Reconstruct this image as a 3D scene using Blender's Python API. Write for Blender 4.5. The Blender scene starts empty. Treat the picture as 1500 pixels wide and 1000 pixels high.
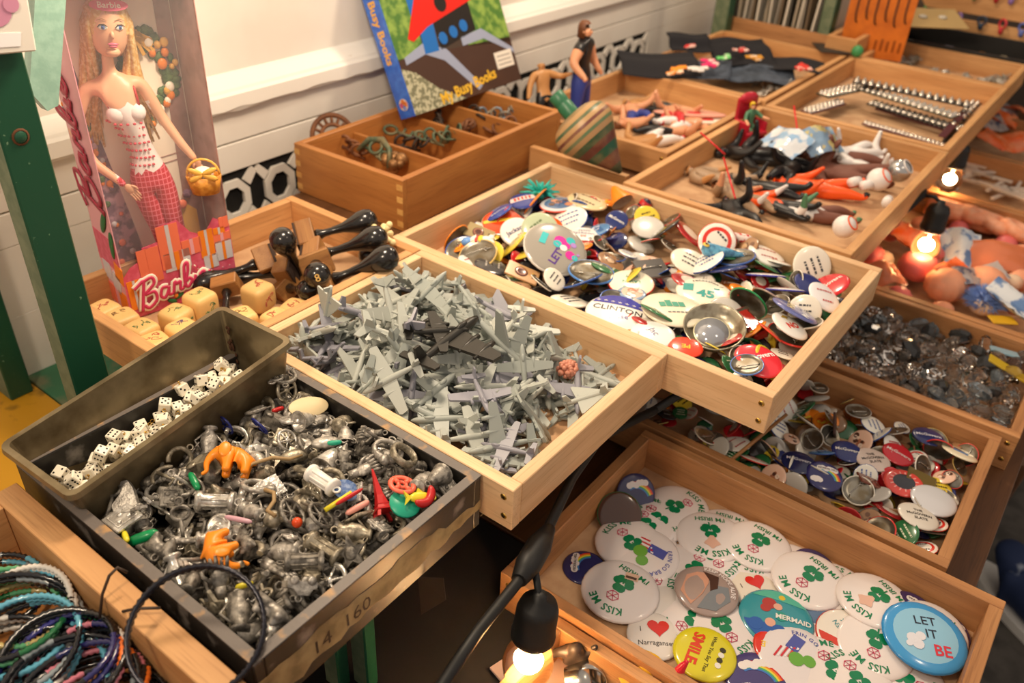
import bpy, bmesh, math, random
import numpy as np
from mathutils import Matrix, Vector, Euler, Quaternion
rnd = random.Random(7)
SC = bpy.context.scene
COL = SC.collection
PI = math.pi

# ---------------------------------------------------------------- camera
CF, CP, CR, CY = 1232.05, .5859, .0563, .6176
CAM = Vector((-.4388, -.3011, .508))
_w = Vector((math.cos(CP)*math.cos(CY), math.cos(CP)*math.sin(CY), -math.sin(CP)))
_r = Vector((math.sin(CY), -math.cos(CY), 0)); _u = _r.cross(_w)
_r, _u = _r*math.cos(CR)+_u*math.sin(CR), _u*math.cos(CR)-_r*math.sin(CR)
cam = bpy.data.objects.new('camera', bpy.data.cameras.new('camera')); COL.objects.link(cam)
cam.matrix_world = Matrix(((_r.x, _u.x, -_w.x, CAM.x), (_r.y, _u.y, -_w.y, CAM.y), (_r.z, _u.z, -_w.z, CAM.z), (0, 0, 0, 1)))
cam.data.sensor_width = 36; cam.data.lens = CF/1500*36
cam.data.clip_start = .02
cam.data.dof.use_dof = True; cam.data.dof.focus_distance = .80; cam.data.dof.aperture_fstop = 5.6
SC.camera = cam
def at(px, py, z):
    d = _w+_r*((px-750)/CF)-_u*((py-500)/CF)
    return CAM+d*((z-CAM.z)/d.z)

# ---------------------------------------------------------------- world, light, exposure
W = bpy.data.worlds.new('world'); SC.world = W; W.use_nodes = True
W.node_tree.nodes['Background'].inputs[0].default_value = (1.0, .86, .74, 1)
W.node_tree.nodes['Background'].inputs[1].default_value = .56
def lamp(loc, power, col=(1, .80, .58), r=.04):
    l = bpy.data.lights.new('bulb_light', 'POINT'); l.energy = power; l.color = col; l.shadow_soft_size = r
    o = bpy.data.objects.new('bulb_light', l); o.location = loc; COL.objects.link(o); return o
# the market stall's string of bulbs overhead, above the frame
lamp((.14, .34, .56), 13.0, r=.05)
lamp((.95, .40, .66), 13.0, r=.05)
lamp((1.8, .35, .70), 12.0, r=.05)
lamp((-.62, .10, .80), 15.0, r=.06)
lamp((.45, -.55, .95), 4.0, r=.06)
SC.view_settings.view_transform = 'Standard'; SC.view_settings.look = 'None'
SC.view_settings.exposure = 0.0; SC.view_settings.gamma = 1; SC.view_settings.use_curve_mapping = False

# ---------------------------------------------------------------- materials
def C(h):
    h = h.lstrip('#'); o = []
    for i in (0, 2, 4):
        c = int(h[i:i+2], 16)/255
        o.append(c/12.92 if c <= .04045 else ((c+.055)/1.055)**2.4)
    return tuple(o)+(1,)
MATS = {}
def mat(name, col, rough=.5, metal=0, var=0, noise=None, bump=0, bscale=200, trans=0, coat=0, emit=0, alpha=1, ior=1.45):
    if name in MATS: return MATS[name]
    m = bpy.data.materials.new(name); m.use_nodes = True; nt = m.node_tree; N = nt.nodes; L = nt.links
    b = N['Principled BSDF']; c = C(col)
    b.inputs['Base Color'].default_value = c; b.inputs['Roughness'].default_value = rough; b.inputs['Metallic'].default_value = metal
    b.inputs['IOR'].default_value = ior
    if trans: b.inputs['Transmission Weight'].default_value = trans
    if coat: b.inputs['Coat Weight'].default_value = coat; b.inputs['Coat Roughness'].default_value = .06
    if alpha < 1: b.inputs['Alpha'].default_value = alpha
    if emit: b.inputs['Emission Color'].default_value = c; b.inputs['Emission Strength'].default_value = emit
    src = None
    tc = N.new('ShaderNodeTexCoord')
    if noise:
        sc, c2, amt = noise[:3]
        n = N.new('ShaderNodeTexNoise'); n.inputs['Scale'].default_value = sc; n.inputs['Detail'].default_value = 5
        L.new(tc.outputs['Object'], n.inputs['Vector'])
        r = N.new('ShaderNodeValToRGB'); lo = noise[3] if len(noise) > 3 else .42; hi = noise[4] if len(noise) > 4 else .62
        r.color_ramp.elements[0].position = lo; r.color_ramp.elements[1].position = hi
        r.color_ramp.elements[0].color = (0, 0, 0, 1); r.color_ramp.elements[1].color = (amt, amt, amt, 1)
        L.new(n.outputs['Fac'], r.inputs['Fac'])
        x = N.new('ShaderNodeMix'); x.data_type = 'RGBA'; x.inputs['A'].default_value = c; x.inputs['B'].default_value = C(c2)
        L.new(r.outputs['Color'], x.inputs['Factor']); src = x.outputs['Result']
    if var:
        oi = N.new('ShaderNodeObjectInfo'); h = N.new('ShaderNodeHueSaturation'); mr = N.new('ShaderNodeMapRange')
        mr.inputs['To Min'].default_value = 1-var; mr.inputs['To Max'].default_value = 1+var
        L.new(oi.outputs['Random'], mr.inputs['Value']); L.new(mr.outputs['Result'], h.inputs['Value'])
        if src: L.new(src, h.inputs['Color'])
        else: h.inputs['Color'].default_value = c
        src = h.outputs['Color']
    if src: L.new(src, b.inputs['Base Color'])
    if bump:
        n2 = N.new('ShaderNodeTexNoise'); n2.inputs['Scale'].default_value = bscale; n2.inputs['Detail'].default_value = 4
        L.new(tc.outputs['Object'], n2.inputs['Vector'])
        bp = N.new('ShaderNodeBump'); bp.inputs['Strength'].default_value = bump; bp.inputs['Distance'].default_value = .001
        L.new(n2.outputs['Fac'], bp.inputs['Height']); L.new(bp.outputs['Normal'], b.inputs['Normal'])
    MATS[name] = m; return m
def wood(name, c1, c2, c3, rough=.55, fine=1.0):
    """grain along the board's own X axis"""
    if name in MATS: return MATS[name]
    m = bpy.data.materials.new(name); m.use_nodes = True; nt = m.node_tree; N = nt.nodes; L = nt.links; b = N['Principled BSDF']
    tc = N.new('ShaderNodeTexCoord'); oi = N.new('ShaderNodeObjectInfo')
    add = N.new('ShaderNodeVectorMath'); add.operation = 'ADD'
    ml = N.new('ShaderNodeVectorMath'); ml.operation = 'SCALE'; ml.inputs['Scale'].default_value = 7
    cx = N.new('ShaderNodeCombineXYZ'); L.new(oi.outputs['Random'], cx.inputs[0]); L.new(oi.outputs['Random'], cx.inputs[1])
    L.new(cx.outputs[0], ml.inputs[0]); L.new(tc.outputs['Object'], add.inputs[0]); L.new(ml.outputs[0], add.inputs[1])
    def nz(sx, sy, scale, det):
        mp = N.new('ShaderNodeMapping'); mp.inputs['Scale'].default_value = (sx, sy, sy)
        L.new(add.outputs[0], mp.inputs['Vector']); n = N.new('ShaderNodeTexNoise')
        n.inputs['Scale'].default_value = scale; n.inputs['Detail'].default_value = det
        L.new(mp.outputs['Vector'], n.inputs['Vector']); return n
    n1 = nz(.10, 1, 45*fine, 6); n2 = nz(.045, 1, 420*fine, 3)
    r1 = N.new('ShaderNodeValToRGB'); e = r1.color_ramp.elements
    e[0].position = .30; e[0].color = C(c2); e[1].position = .68; e[1].color = C(c1)
    L.new(n1.outputs['Fac'], r1.inputs['Fac'])
    r2 = N.new('ShaderNodeValToRGB'); e = r2.color_ramp.elements; e[0].position = .52; e[0].color = (0, 0, 0, 1); e[1].position = .75; e[1].color = (.5, .5, .5, 1)
    L.new(n2.outputs['Fac'], r2.inputs['Fac'])
    x = N.new('ShaderNodeMix'); x.data_type = 'RGBA'; L.new(r1.outputs['Color'], x.inputs['A']); x.inputs['B'].default_value = C(c3)
    L.new(r2.outputs['Color'], x.inputs['Factor'])
    h = N.new('ShaderNodeHueSaturation'); mr = N.new('ShaderNodeMapRange'); mr.inputs['To Min'].default_value = .9; mr.inputs['To Max'].default_value = 1.1
    L.new(oi.outputs['Random'], mr.inputs['Value']); L.new(mr.outputs['Result'], h.inputs['Value']); L.new(x.outputs['Result'], h.inputs['Color'])
    L.new(h.outputs['Color'], b.inputs['Base Color']); b.inputs['Roughness'].default_value = rough
    bp = N.new('ShaderNodeBump'); bp.inputs['Strength'].default_value = .15; bp.inputs['Distance'].default_value = .0006
    L.new(n2.outputs['Fac'], bp.inputs['Height']); L.new(bp.outputs['Normal'], b.inputs['Normal'])
    MATS[name] = m; return m
WNEW = wood('pale_tray_wood', 'e4c094', 'd2a678', 'a8774c')
WTAN = wood('tan_tray_wood', 'd2a06a', 'b98450', '8a5a30')
WRED = wood('reddish_tray_wood', 'c08a58', 'a06c40', '6c4020')
WBOX = wood('orange_brown_wood', 'b87c40', 'a06430', '7c4820', .45)
WDRK = wood('dark_brown_wood', '6a4426', '523218', '2e1a0c', .5)
WBLK = wood('block_wood', 'a87844', '8c5c30', '603c1c', .45, 2)
WPALE = wood('pale_block_wood', 'ecc684', 'dcae68', 'c09048', .4, 2)
CARD = mat('tray_bottom_board', 'c9a37c', .8, noise=(30, 'a87c58', .6))
BRASS = mat('brass', 'c8a050', .3, 1)
STEEL = mat('steel', 'b8b4ac', .25, 1)
BLACK = mat('black_plastic', '16151a', .35)
WHITE = mat('white_plastic', 'eeeae2', .35)
DARK = mat('dark_void', '0c0a09', .9)
# ---------------------------------------------------------------- mesh builder
class MB:
    def __init__(s): s.v = []; s.f = []; s.m = []; s.s = []
    def add(s, vs, fs, mi=0, sm=False, M=None):
        o = len(s.v)
        for v in vs:
            v = Vector(v)
            if M is not None: v = M @ v
            s.v.append(tuple(v))
        for f in fs: s.f.append([i+o for i in f]); s.m.append(mi); s.s.append(sm)
        return s
    def box(s, x0, x1, y0, y1, z0, z1, mi=0, M=None, bev=0):
        if bev:
            b = bev; vs = []; fs = []
            X = (x0, x1); Y = (y0, y1); Z = (z0, z1)
            idx = {}
            for i in (0, 1):
                for j in (0, 1):
                    for k in (0, 1):
                        sx, sy, sz = (1, -1)[i], (1, -1)[j], (1, -1)[k]
                        for a in range(3):
                            d = [b*sx, b*sy, b*sz]; d[a] = 0
                            idx[i, j, k, a] = len(vs); vs.append((X[i]+d[0], Y[j]+d[1], Z[k]+d[2]))
            for i in (0, 1):
                q = [idx[i, 0, 0, 0], idx[i, 1, 0, 0], idx[i, 1, 1, 0], idx[i, 0, 1, 0]]; fs.append(q if i else q[::-1])
                q = [idx[0, i, 0, 1], idx[0, i, 1, 1], idx[1, i, 1, 1], idx[1, i, 0, 1]]; fs.append(q if i else q[::-1])
                q = [idx[0, 0, i, 2], idx[1, 0, i, 2], idx[1, 1, i, 2], idx[0, 1, i, 2]]; fs.append(q if i else q[::-1])
            for j in (0, 1):
                for k in (0, 1):
                    fs.append([idx[0, j, k, 1], idx[1, j, k, 1], idx[1, j, k, 2], idx[0, j, k, 2]])
                    fs.append([idx[j, 0, k, 0], idx[j, 1, k, 0], idx[j, 1, k, 2], idx[j, 0, k, 2]])
                    fs.append([idx[j, k, 0, 0], idx[j, k, 1, 0], idx[j, k, 1, 1], idx[j, k, 0, 1]])
                    for i in (0, 1): fs.append([idx[i, j, k, 0], idx[i, j, k, 1], idx[i, j, k, 2]])
            return s.add(vs, fs, mi, False, M)
        vs = [(x, y, z) for x in (x0, x1) for y in (y0, y1) for z in (z0, z1)]
        return s.add(vs, [[0, 1, 3, 2], [4, 6, 7, 5], [0, 4, 5, 1], [2, 3, 7, 6], [0, 2, 6, 4], [1, 5, 7, 3]], mi, False, M)
    def lathe(s, prof, n=16, mi=0, M=None, sm=True, mis=None):
        vs = []; fs = []; rows = []
        for r, z in prof:
            if abs(r) < 1e-7: rows.append([len(vs)]); vs.append((0, 0, z))
            else:
                rows.append(list(range(len(vs), len(vs)+n)))
                vs += [(r*math.cos(2*PI*i/n), r*math.sin(2*PI*i/n), z) for i in range(n)]
        o = len(s.v); s.add(vs, [], 0, sm, M)
        for k in range(len(rows)-1):
            a, b = rows[k], rows[k+1]; mm = mis[k] if mis else mi
            for i in range(n):
                j = (i+1) % n
                if len(a) == 1 and len(b) == 1: continue
                if len(a) == 1: f = [a[0], b[j], b[i]]
                elif len(b) == 1: f = [a[i], a[j], b[0]]
                else: f = [a[i], a[j], b[j], b[i]]
                s.f.append([q+o for q in f]); s.m.append(mm); s.s.append(sm)
        return s
    def tube(s, path, r, n=8, closed=False, mi=0, M=None, sm=True, caps=True, mis=None):
        P = [Vector(p) for p in path]; k = len(P); R = r if isinstance(r, (list, tuple)) else [r]*k
        T = []
        for i in range(k):
            a = P[(i-1) % k] if (closed or i) else P[0]; b = P[(i+1) % k] if (closed or i < k-1) else P[-1]
            T.append((b-a).normalized() if (b-a).length > 1e-9 else Vector((0, 0, 1)))
        up = Vector((0, 0, 1)) if abs(T[0].z) < .9 else Vector((1, 0, 0))
        nrm = (up-T[0]*up.dot(T[0])).normalized(); vs = []
        for i in range(k):
            nrm = (nrm-T[i]*nrm.dot(T[i]))
            nrm = nrm.normalized() if nrm.length > 1e-6 else T[i].orthogonal().normalized()
            bn = T[i].cross(nrm)
            vs += [tuple(P[i]+(nrm*math.cos(2*PI*j/n)+bn*math.sin(2*PI*j/n))*R[i]) for j in range(n)]
        o = len(s.v); s.add(vs, [], 0, sm, M)
        for i in range(k if closed else k-1):
            for j in range(n):
                a = i*n; b = ((i+1) % k)*n
                s.f.append([o+a+j, o+a+(j+1) % n, o+b+(j+1) % n, o+b+j]); s.m.append(mis[i % len(mis)] if mis else mi); s.s.append(sm)
        if caps and not closed:
            s.f.append([o+j for j in range(n)][::-1]); s.m.append(mis[0] if mis else mi); s.s.append(False)
            s.f.append([o+(k-1)*n+j for j in range(n)]); s.m.append(mis[(k-2) % len(mis)] if mis else mi); s.s.append(False)
        return s
    def ball(s, c, rx, ry=None, rz=None, n=12, m=8, mi=0, M=None):
        ry = rx if ry is None else ry; rz = rx if rz is None else rz
        pr = [(math.sin(PI*i/m), -math.cos(PI*i/m)) for i in range(m+1)]
        T = Matrix.Translation(c) @ Matrix.Diagonal((rx, ry, rz, 1))
        return s.lathe(pr, n, mi, (M @ T) if M is not None else T)
    def prism(s, pts, z0, z1, mi=0, M=None, sm=False, top=None, ends=True):
        n = len(pts); vs = [(p[0], p[1], z0) for p in pts]+[(p[0], p[1], z1) for p in pts]
        fs = [[i, (i+1) % n, n+(i+1) % n, n+i] for i in range(n)]
        s.add(vs, fs, mi, sm, M); o = len(s.v)-2*n
        if ends:
            s.f.append([o+i for i in range(n)][::-1]); s.m.append(mi); s.s.append(False)
            s.f.append([o+n+i for i in range(n)]); s.m.append(mi if top is None else top); s.s.append(False)
        return s
    def join(s, o, M=None, dm=0):
        k = len(s.v)
        for v in o.v: s.v.append(tuple(M @ Vector(v)) if M is not None else v)
        for f, m, q in zip(o.f, o.m, o.s): s.f.append([i+k for i in f]); s.m.append(m+dm); s.s.append(q)
        return s
    def mesh(s, name, mats, fix=True):
        me = bpy.data.meshes.new(name); me.from_pydata(s.v, [], s.f)
        for m in mats: me.materials.append(m)
        me.polygons.foreach_set('material_index', s.m); me.polygons.foreach_set('use_smooth', s.s)
        if fix:
            b = bmesh.new(); b.from_mesh(me); bmesh.ops.recalc_face_normals(b, faces=b.faces); b.to_mesh(me); b.free()
        me.update(); return me
def T(x, y=0, z=0): return Matrix.Translation((x, y, z))
def RX(a): return Matrix.Rotation(a, 4, 'X')
def RY(a): return Matrix.Rotation(a, 4, 'Y')
def RZ(a): return Matrix.Rotation(a, 4, 'Z')
def S(x, y=None, z=None): return Matrix.Diagonal((x, x if y is None else y, x if z is None else z, 1))
def place(o, M, parent=None):
    if parent is not None: o.parent = parent
    if isinstance(M, Matrix): o.matrix_local = M
    return o
def tag(o, label=None, cat=None, group=None, kind=None):
    if label: o['label'] = label
    if cat: o['category'] = cat
    if group: o['group'] = group
    if kind: o['kind'] = kind
    return o
def ob(name, me, M=None, parent=None, label=None, cat=None, group=None, kind=None):
    if isinstance(me, tuple): me = me[0].mesh(name, me[1])
    o = bpy.data.objects.new(name, me); COL.objects.link(o)
    if parent is not None: o.parent = parent
    if M is not None: o.matrix_local = M
    return tag(o, label, cat, group, kind)
def thing(name, label, cat, M=None, group=None, kind=None):
    o = bpy.data.objects.new(name, None); COL.objects.link(o); o.empty_display_size = .01
    if M is not None: o.matrix_local = M
    return tag(o, label, cat, group, kind)
def circ(r, n=24, a0=0, a1=2*PI, cx=0, cy=0):
    return [(cx+r*math.cos(a0+(a1-a0)*i/n), cy+r*math.sin(a0+(a1-a0)*i/n)) for i in range(n)]
def arc3(r, n, a0, a1, z=0): return [(r*math.cos(a0+(a1-a0)*i/(n-1)), r*math.sin(a0+(a1-a0)*i/(n-1)), z) for i in range(n)]
def ring3(r, n=20): return [(r*math.cos(2*PI*i/n), r*math.sin(2*PI*i/n), 0) for i in range(n)]

# text: glyph meshes from the built-in font
_gl = {}
def glyph(ch, bold=0.0, res=2):
    k = (ch, bold)
    if k not in _gl:
        cu = bpy.data.curves.new('g', 'FONT'); cu.body = ch; cu.size = 1; cu.offset = bold; cu.resolution_u = res
        o = bpy.data.objects.new('g', cu); COL.objects.link(o)
        dg = bpy.context.evaluated_depsgraph_get(); dg.update()
        me = bpy.data.meshes.new_from_object(o.evaluated_get(dg))
        vs = [tuple(v.co) for v in me.vertices]; fs = [list(p.vertices) for p in me.polygons]
        cu.body = ch+'|'; dg.update(); me2 = bpy.data.meshes.new_from_object(o.evaluated_get(dg))
        xs = max((v.co.x for v in me2.vertices), default=.5)
        cu.body = '|'; dg.update(); me3 = bpy.data.meshes.new_from_object(o.evaluated_get(dg))
        wd = xs-max(v.co.x for v in me3.vertices)
        bpy.data.objects.remove(o); bpy.data.curves.remove(cu)
        for q in (me, me2, me3): bpy.data.meshes.remove(q)
        _gl[k] = (vs, fs, wd)
    return _gl[k]
def text(mb, s, size, x=0, y=0, z=0, ang=0, mi=0, bold=.012, center=True, sx=1, M=None):
    w = sum(glyph(c, bold)[2] for c in s)*size*sx; cx = -w/2 if center else 0
    R = T(x, y, z) @ RZ(ang)
    if M is not None: R = M @ R
    for c in s:
        vs, fs, wd = glyph(c, bold)
        mb.add([(cx+v[0]*size*sx, v[1]*size-size*.34, 0) for v in vs], fs, mi, False, R); cx += wd*size*sx
def arctext(mb, s, size, r, mid, z=0, mi=0, inward=False, bold=.012, sp=1.12):
    """letters round a circle, mid = angle of the middle letter; inward letters are read from the far side"""
    ws = [glyph(c, bold)[2]*size*sp for c in s]; tot = sum(ws); a = 0
    for c, w in zip(s, ws):
        d = (a+w/2-tot/2)/r; a += w
        th = mid-d if not inward else mid+d
        rot = th-PI/2 if not inward else th+PI/2
        vs, fs, wd = glyph(c, bold)
        mb.add([(v[0]*size-wd*size/2, v[1]*size-size*.34, 0) for v in vs], fs, mi, False, T(r*math.cos(th), r*math.sin(th), z) @ RZ(rot))
def dome(mb, R, h, z0, lift=.0003):
    mb.v = [(x, y, z0+h*(1-min(1, (x*x+y*y)/(R*R)))+lift+z) for x, y, z in mb.v]; return mb

# heaps: a height field that things are dropped on
def samples(me, k=260, seed=1):
    rs = np.random.RandomState(seed); V = np.array([v.co[:] for v in me.vertices]); me.calc_loop_triangles()
    t = np.array([l.vertices[:] for l in me.loop_triangles]); A, B, D = V[t[:, 0]], V[t[:, 1]], V[t[:, 2]]
    ar = np.linalg.norm(np.cross(B-A, D-A), axis=1)+1e-12; i = rs.choice(len(t), k, p=ar/ar.sum())
    u, v = rs.rand(k, 1), rs.rand(k, 1); fl = (u+v) > 1; u = np.where(fl, 1-u, u); v = np.where(fl, 1-v, v)
    return np.vstack([A[i]+u*(B[i]-A[i])+v*(D[i]-A[i]), V[rs.choice(len(V), min(len(V), 80), False)]])
class Heap:
    def __init__(s, x0, x1, y0, y1, z, res=.0025):
        s.b = (x0, x1, y0, y1); s.res = res; s.H = np.full((int((x1-x0)/res)+1, int((y1-y0)/res)+1), z, float)
    def drop(s, pts, x, y, yaw=0, tx=0, ty=0, q=.93, follow=.8, lim=.55, sc=1, lift=0):
        x0, x1, y0, y1 = s.b; rad = np.abs(pts[:, :2]).max()*sc
        def cells(P):
            return (np.clip(((P[:, 0]-x0)/s.res).astype(int), 0, s.H.shape[0]-1), np.clip(((P[:, 1]-y0)/s.res).astype(int), 0, s.H.shape[1]-1))
        if follow:
            Q = np.random.RandomState(3).uniform(-1, 1, (60, 2))*rad*.8+(x, y); i, j = cells(Q); h = s.H[i, j]
            A = np.c_[Q-(x, y), np.ones(len(Q))]; g = np.linalg.lstsq(A, h, rcond=None)[0]
            tx += max(-lim, min(lim, math.atan(g[1])*follow)); ty += max(-lim, min(lim, -math.atan(g[0])*follow))
        R = RX(tx) @ RY(ty) @ RZ(yaw) @ S(sc); A = np.array(R)[:3, :3]; P = pts @ A.T
        mn = P.min(0); mx = P.max(0)
        if mx[0]-mn[0] < x1-x0: x = min(max(x, x0-mn[0]), x1-mx[0])
        if mx[1]-mn[1] < y1-y0: y = min(max(y, y0-mn[1]), y1-mx[1])
        G = P+np.array([x, y, 0]); i, j = cells(G)
        dz = float(np.quantile(s.H[i, j]-P[:, 2], q))+lift
        np.maximum.at(s.H, (i, j), P[:, 2]+dz)
        return T(x, y, dz) @ R
    def low(s, r, gen, rad, k=7):
        """the lowest of k trial places, as loose things settle into hollows"""
        best = None
        for _ in range(k):
            x, y = gen(); i0, i1 = max(0, int((x-rad-s.b[0])/s.res)), int((x+rad-s.b[0])/s.res)+1; j0, j1 = max(0, int((y-rad-s.b[2])/s.res)), int((y+rad-s.b[2])/s.res)+1
            w = s.H[i0:i1, j0:j1]
            if not w.size: continue
            h = float(np.quantile(w, .9))
            if best is None or h < best[0]: best = (h, x, y)
        return best[1], best[2]
    def block(s, x0, x1, y0, y1, z):
        a = s.b; i0, i1 = int((x0-a[0])/s.res), int((x1-a[0])/s.res)+1; j0, j1 = int((y0-a[2])/s.res), int((y1-a[2])/s.res)+1
        s.H[max(0, i0):i1, max(0, j0):j1] = np.maximum(s.H[max(0, i0):i1, max(0, j0):j1], z)

# trays
def board(name, L, d, h, m, M, parent, bev=.0008):
    """a board whose own X axis is its length"""
    mb = MB(); mb.box(-L/2, L/2, -d/2, d/2, -h/2, h/2, bev=bev); return ob(name, (mb, [m]), M, parent)
def screw_mb():
    mb = MB(); mb.lathe([(0, .0009), (.0022, .0009), (.0034, .0002), (.0034, -.001)], 14, 0)
    for a in (0, PI/2): mb.box(-.0018, .0018, -.00035, .00035, .0008, .00115, 1, RZ(a+.4))
    return mb
SCREW = screw_mb().mesh('screw', [BRASS, DARK])
def tray(name, label, x0, x1, y0, y1, zt, h, m=None, t=.013, yaw=0, floor=None, screws=True, cat='tray', group=None, bt=.004, lip=0, order='Y'):
    m = m or WNEW; cx, cy = (x0+x1)/2, (y0+y1)/2; w, d = x1-x0, y1-y0
    e = thing(name, label, cat, T(cx, cy, zt-h) @ RZ(yaw), group)
    for sx in (-1, 1):
        Ly = d if order == 'Y' else d-2*t
        board('end_board', Ly, t, h, m, T(sx*(w/2-t/2), 0, h/2) @ RZ(PI/2), e)
    for sy in (-1, 1):
        Lx = w-2*t if order == 'Y' else w
        board('side_board', Lx-.0004, t, h-.0006, m, T(0, sy*(d/2-t/2), h/2), e)
    mb = MB(); mb.box(-w/2+t, w/2-t, -d/2+t, d/2-t, .001, bt); ob('bottom_panel', (mb, [floor or CARD]), Matrix(), e)
    if screws:
        for sx in (-1, 1):
            for sy in (-1, 1):
                for kz in (.28, .74):
                    M = (T(sx*w/2, sy*(d/2-t*.62-kz*.003), h*kz) @ RY(sx*PI/2)) if order == 'Y' else (T(sx*(w/2-t*.62), sy*d/2, h*kz) @ RX(-sy*PI/2))
                    ob('screw', SCREW, M, e)
    return e
# ---------------------------------------------------------------- setting
PAINT = mat('white_wall_paint', 'ece6dc', .55, noise=(6, 'ddd2c6', .5), bump=.1, bscale=60)
PAINT2 = mat('white_trim_paint', 'f0ebe2', .45, noise=(45, 'b08a58', .8, .70, .76), bump=.15, bscale=90)
GREEN = mat('dark_green_paint', '1c4a34', .35, noise=(160, '6a8a6c', .9, .70, .74), bump=.2, bscale=80)
GREEN2 = mat('olive_green_side', '5c6a50', .6, noise=(60, '7c8468', .6))  # paler olive for the X-facing sides of the posts
TEAL = mat('pale_teal_enamel', 'a4c8b8', .14, noise=(90, '84ac9c', .5), coat=.6, bump=.25, bscale=140)
YELLOW = mat('yellow_bench_paint', 'c8921e', .5, noise=(22, '5a4418', .8, .60, .72), bump=.2, bscale=60)
GRN3 = mat('worn_bench_green', '3c7452', .6, noise=(26, '7c7a5c', .8, .5, .66), bump=.2, bscale=60)
GROUND = mat('asphalt', '57524c', .9, noise=(18, '3c3834', .8), bump=.6, bscale=120)
YW = .775
def slab(name, x0, x1, y0, y1, z0, z1, m, kind='structure', parent=None, **k):
    mb = MB(); mb.box(x0, x1, y0, y1, z0, z1, bev=.001); o = ob(name, (mb, [m]), None, parent)
    if parent is None: tag(o, kind=kind, **k)
    return o
slab('floor', -6, 8, -6, .9, -.97, -.95, GROUND)
wl = slab('wall_back', -1.6, 2.12, YW+.01, YW+.08, -.95, 1.6, PAINT)
# planks of the wall below the moulding, with open joints
for z0, z1 in ((-.018, .026), (.0285, .081), (-.3, -.114)):
    mb = MB(); mb.box(-1.6, 2.12, YW, YW+.01, z0, z1, bev=.0012); ob('wall_plank', (mb, [PAINT]), None, wl)
# the moulding that runs along the wall
prof = [(0, .076), (-.022, .079), (-.026, .084), (-.026, .104), (-.022, .108), (-.020, .112), (-.006, .126), (0, .130)]
mb = MB(); n = len(prof); xs = [-1.6+i*.03 for i in range(125)]
cr = random.Random(3)
vs = [(x, YW+p[0]+.01, p[1]+(cr.uniform(-.0015, .0028) if k in (1, 2) and .2 < x < .65 else 0)) for x in xs for k, p in enumerate(prof)]
mb.add(vs, [[i*n+k, i*n+k+1, (i+1)*n+k+1, (i+1)*n+k] for i in range(len(xs)-1) for k in range(n-1)], 0, False)
ob('trim_1', (mb, [PAINT2]), kind='structure')
# pierced vent screens below: black void behind a white lattice of octagons
def lattice(x0, x1, nm, pitch):
    z0, z1 = -.112, -.020
    e = slab(nm, x0, x1, YW+.006, YW+.0099, z0, z1, DARK)
    k = max(1, round((x1-x0)/pitch)); pw = (x1-x0)/k; zc = (z0+z1)/2
    for i in range(k):
        cx = x0+pw*(i+.5); a = pw*.50; b = (z1-z0)*.40
        mb = MB()
        # octagon ring
        oc = [(math.cos(PI/8+PI/4*j), math.sin(PI/8+PI/4*j)) for j in range(8)]
        ro, ri = (a*.72, b*.98), (a*.44, b*.62)
        vs = [(cx+c*ro[0], y, zc+s*ro[1]) for y in (YW, YW+.006) for c, s in oc]+[(cx+c*ri[0], y, zc+s*ri[1]) for y in (YW, YW+.006) for c, s in oc]
        fs = []
        for j in range(8):
            q = (j+1) % 8; fs += [[j, q, 16+q, 16+j], [16+j, 16+q, 24+q, 24+j], [j, 8+j, 8+q, q]]
        mb.add(vs, fs)
        for sx in (-1, 1):
            for sz in (-1, 1):   # arms out to the frame corners
                p = [(cx+sx*a*.46, zc+sz*b*.80), (cx+sx*a*.70, zc+sz*b*.50), (cx+sx*a*1.02, zc+sz*b*1.02), (cx+sx*a*.86, zc+sz*b*1.28)]
                mb.add([(x, y, z) for y in (YW, YW+.006) for x, z in p], [[0, 1, 2, 3], [4, 5, 6, 7], [0, 1, 5, 4], [1, 2, 6, 5], [2, 3, 7, 6], [3, 0, 4, 7]])
        ob('lattice_piece', (mb, [PAINT]), None, e)
lattice(.16, .80, 'window_1', .098)
lattice(.84, 1.62, 'window_2', .098)
for x in (-1.6, .80, 1.62):
    mb = MB(); mb.box(x, {-1.6: .16, .80: .84, 1.62: 2.12}[x], YW, YW+.01, -.114, -.0185); ob('wall_plank', (mb, [PAINT]), None, wl)
# lower bench with painted boards, and the shelf that carries the upper trays
UNDERSHADE = mat('under_tray_shade', '14110f', .95, noise=(14, '1e1916', .8))  # front bench slab coloured near-black to paint in the shade under the trays
for i, (x0, x1, m) in enumerate(((-.62, -.30, YELLOW), (-.30, -.077, YELLOW), (-.077, .047, GRN3), (.047, .12, YELLOW))):
    slab('trim_%d' % (i+2), x0+.001, x1-.001, .46, YW, -.225, -.205, m)
slab('trim_6', -.62, .119, -.36, .459, -.227, -.207, UNDERSHADE)
slab('trim_8', .121, 2.4, -.36, YW, -.225, -.205, WDRK)
slab('trim_7', -.02, 2.0, .07, .70, -.075, -.0505, WDRK)
def post(name, label, x0, x1, y0, y1, z0, z1, M=None, m=GREEN, m2=GREEN2):
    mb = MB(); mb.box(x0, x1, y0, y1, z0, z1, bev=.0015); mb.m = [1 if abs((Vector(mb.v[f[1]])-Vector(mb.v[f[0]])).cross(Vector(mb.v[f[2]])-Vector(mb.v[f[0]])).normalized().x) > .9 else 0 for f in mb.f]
    return ob(name, (mb, [m, m2]), M, None, label, 'post')
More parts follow.
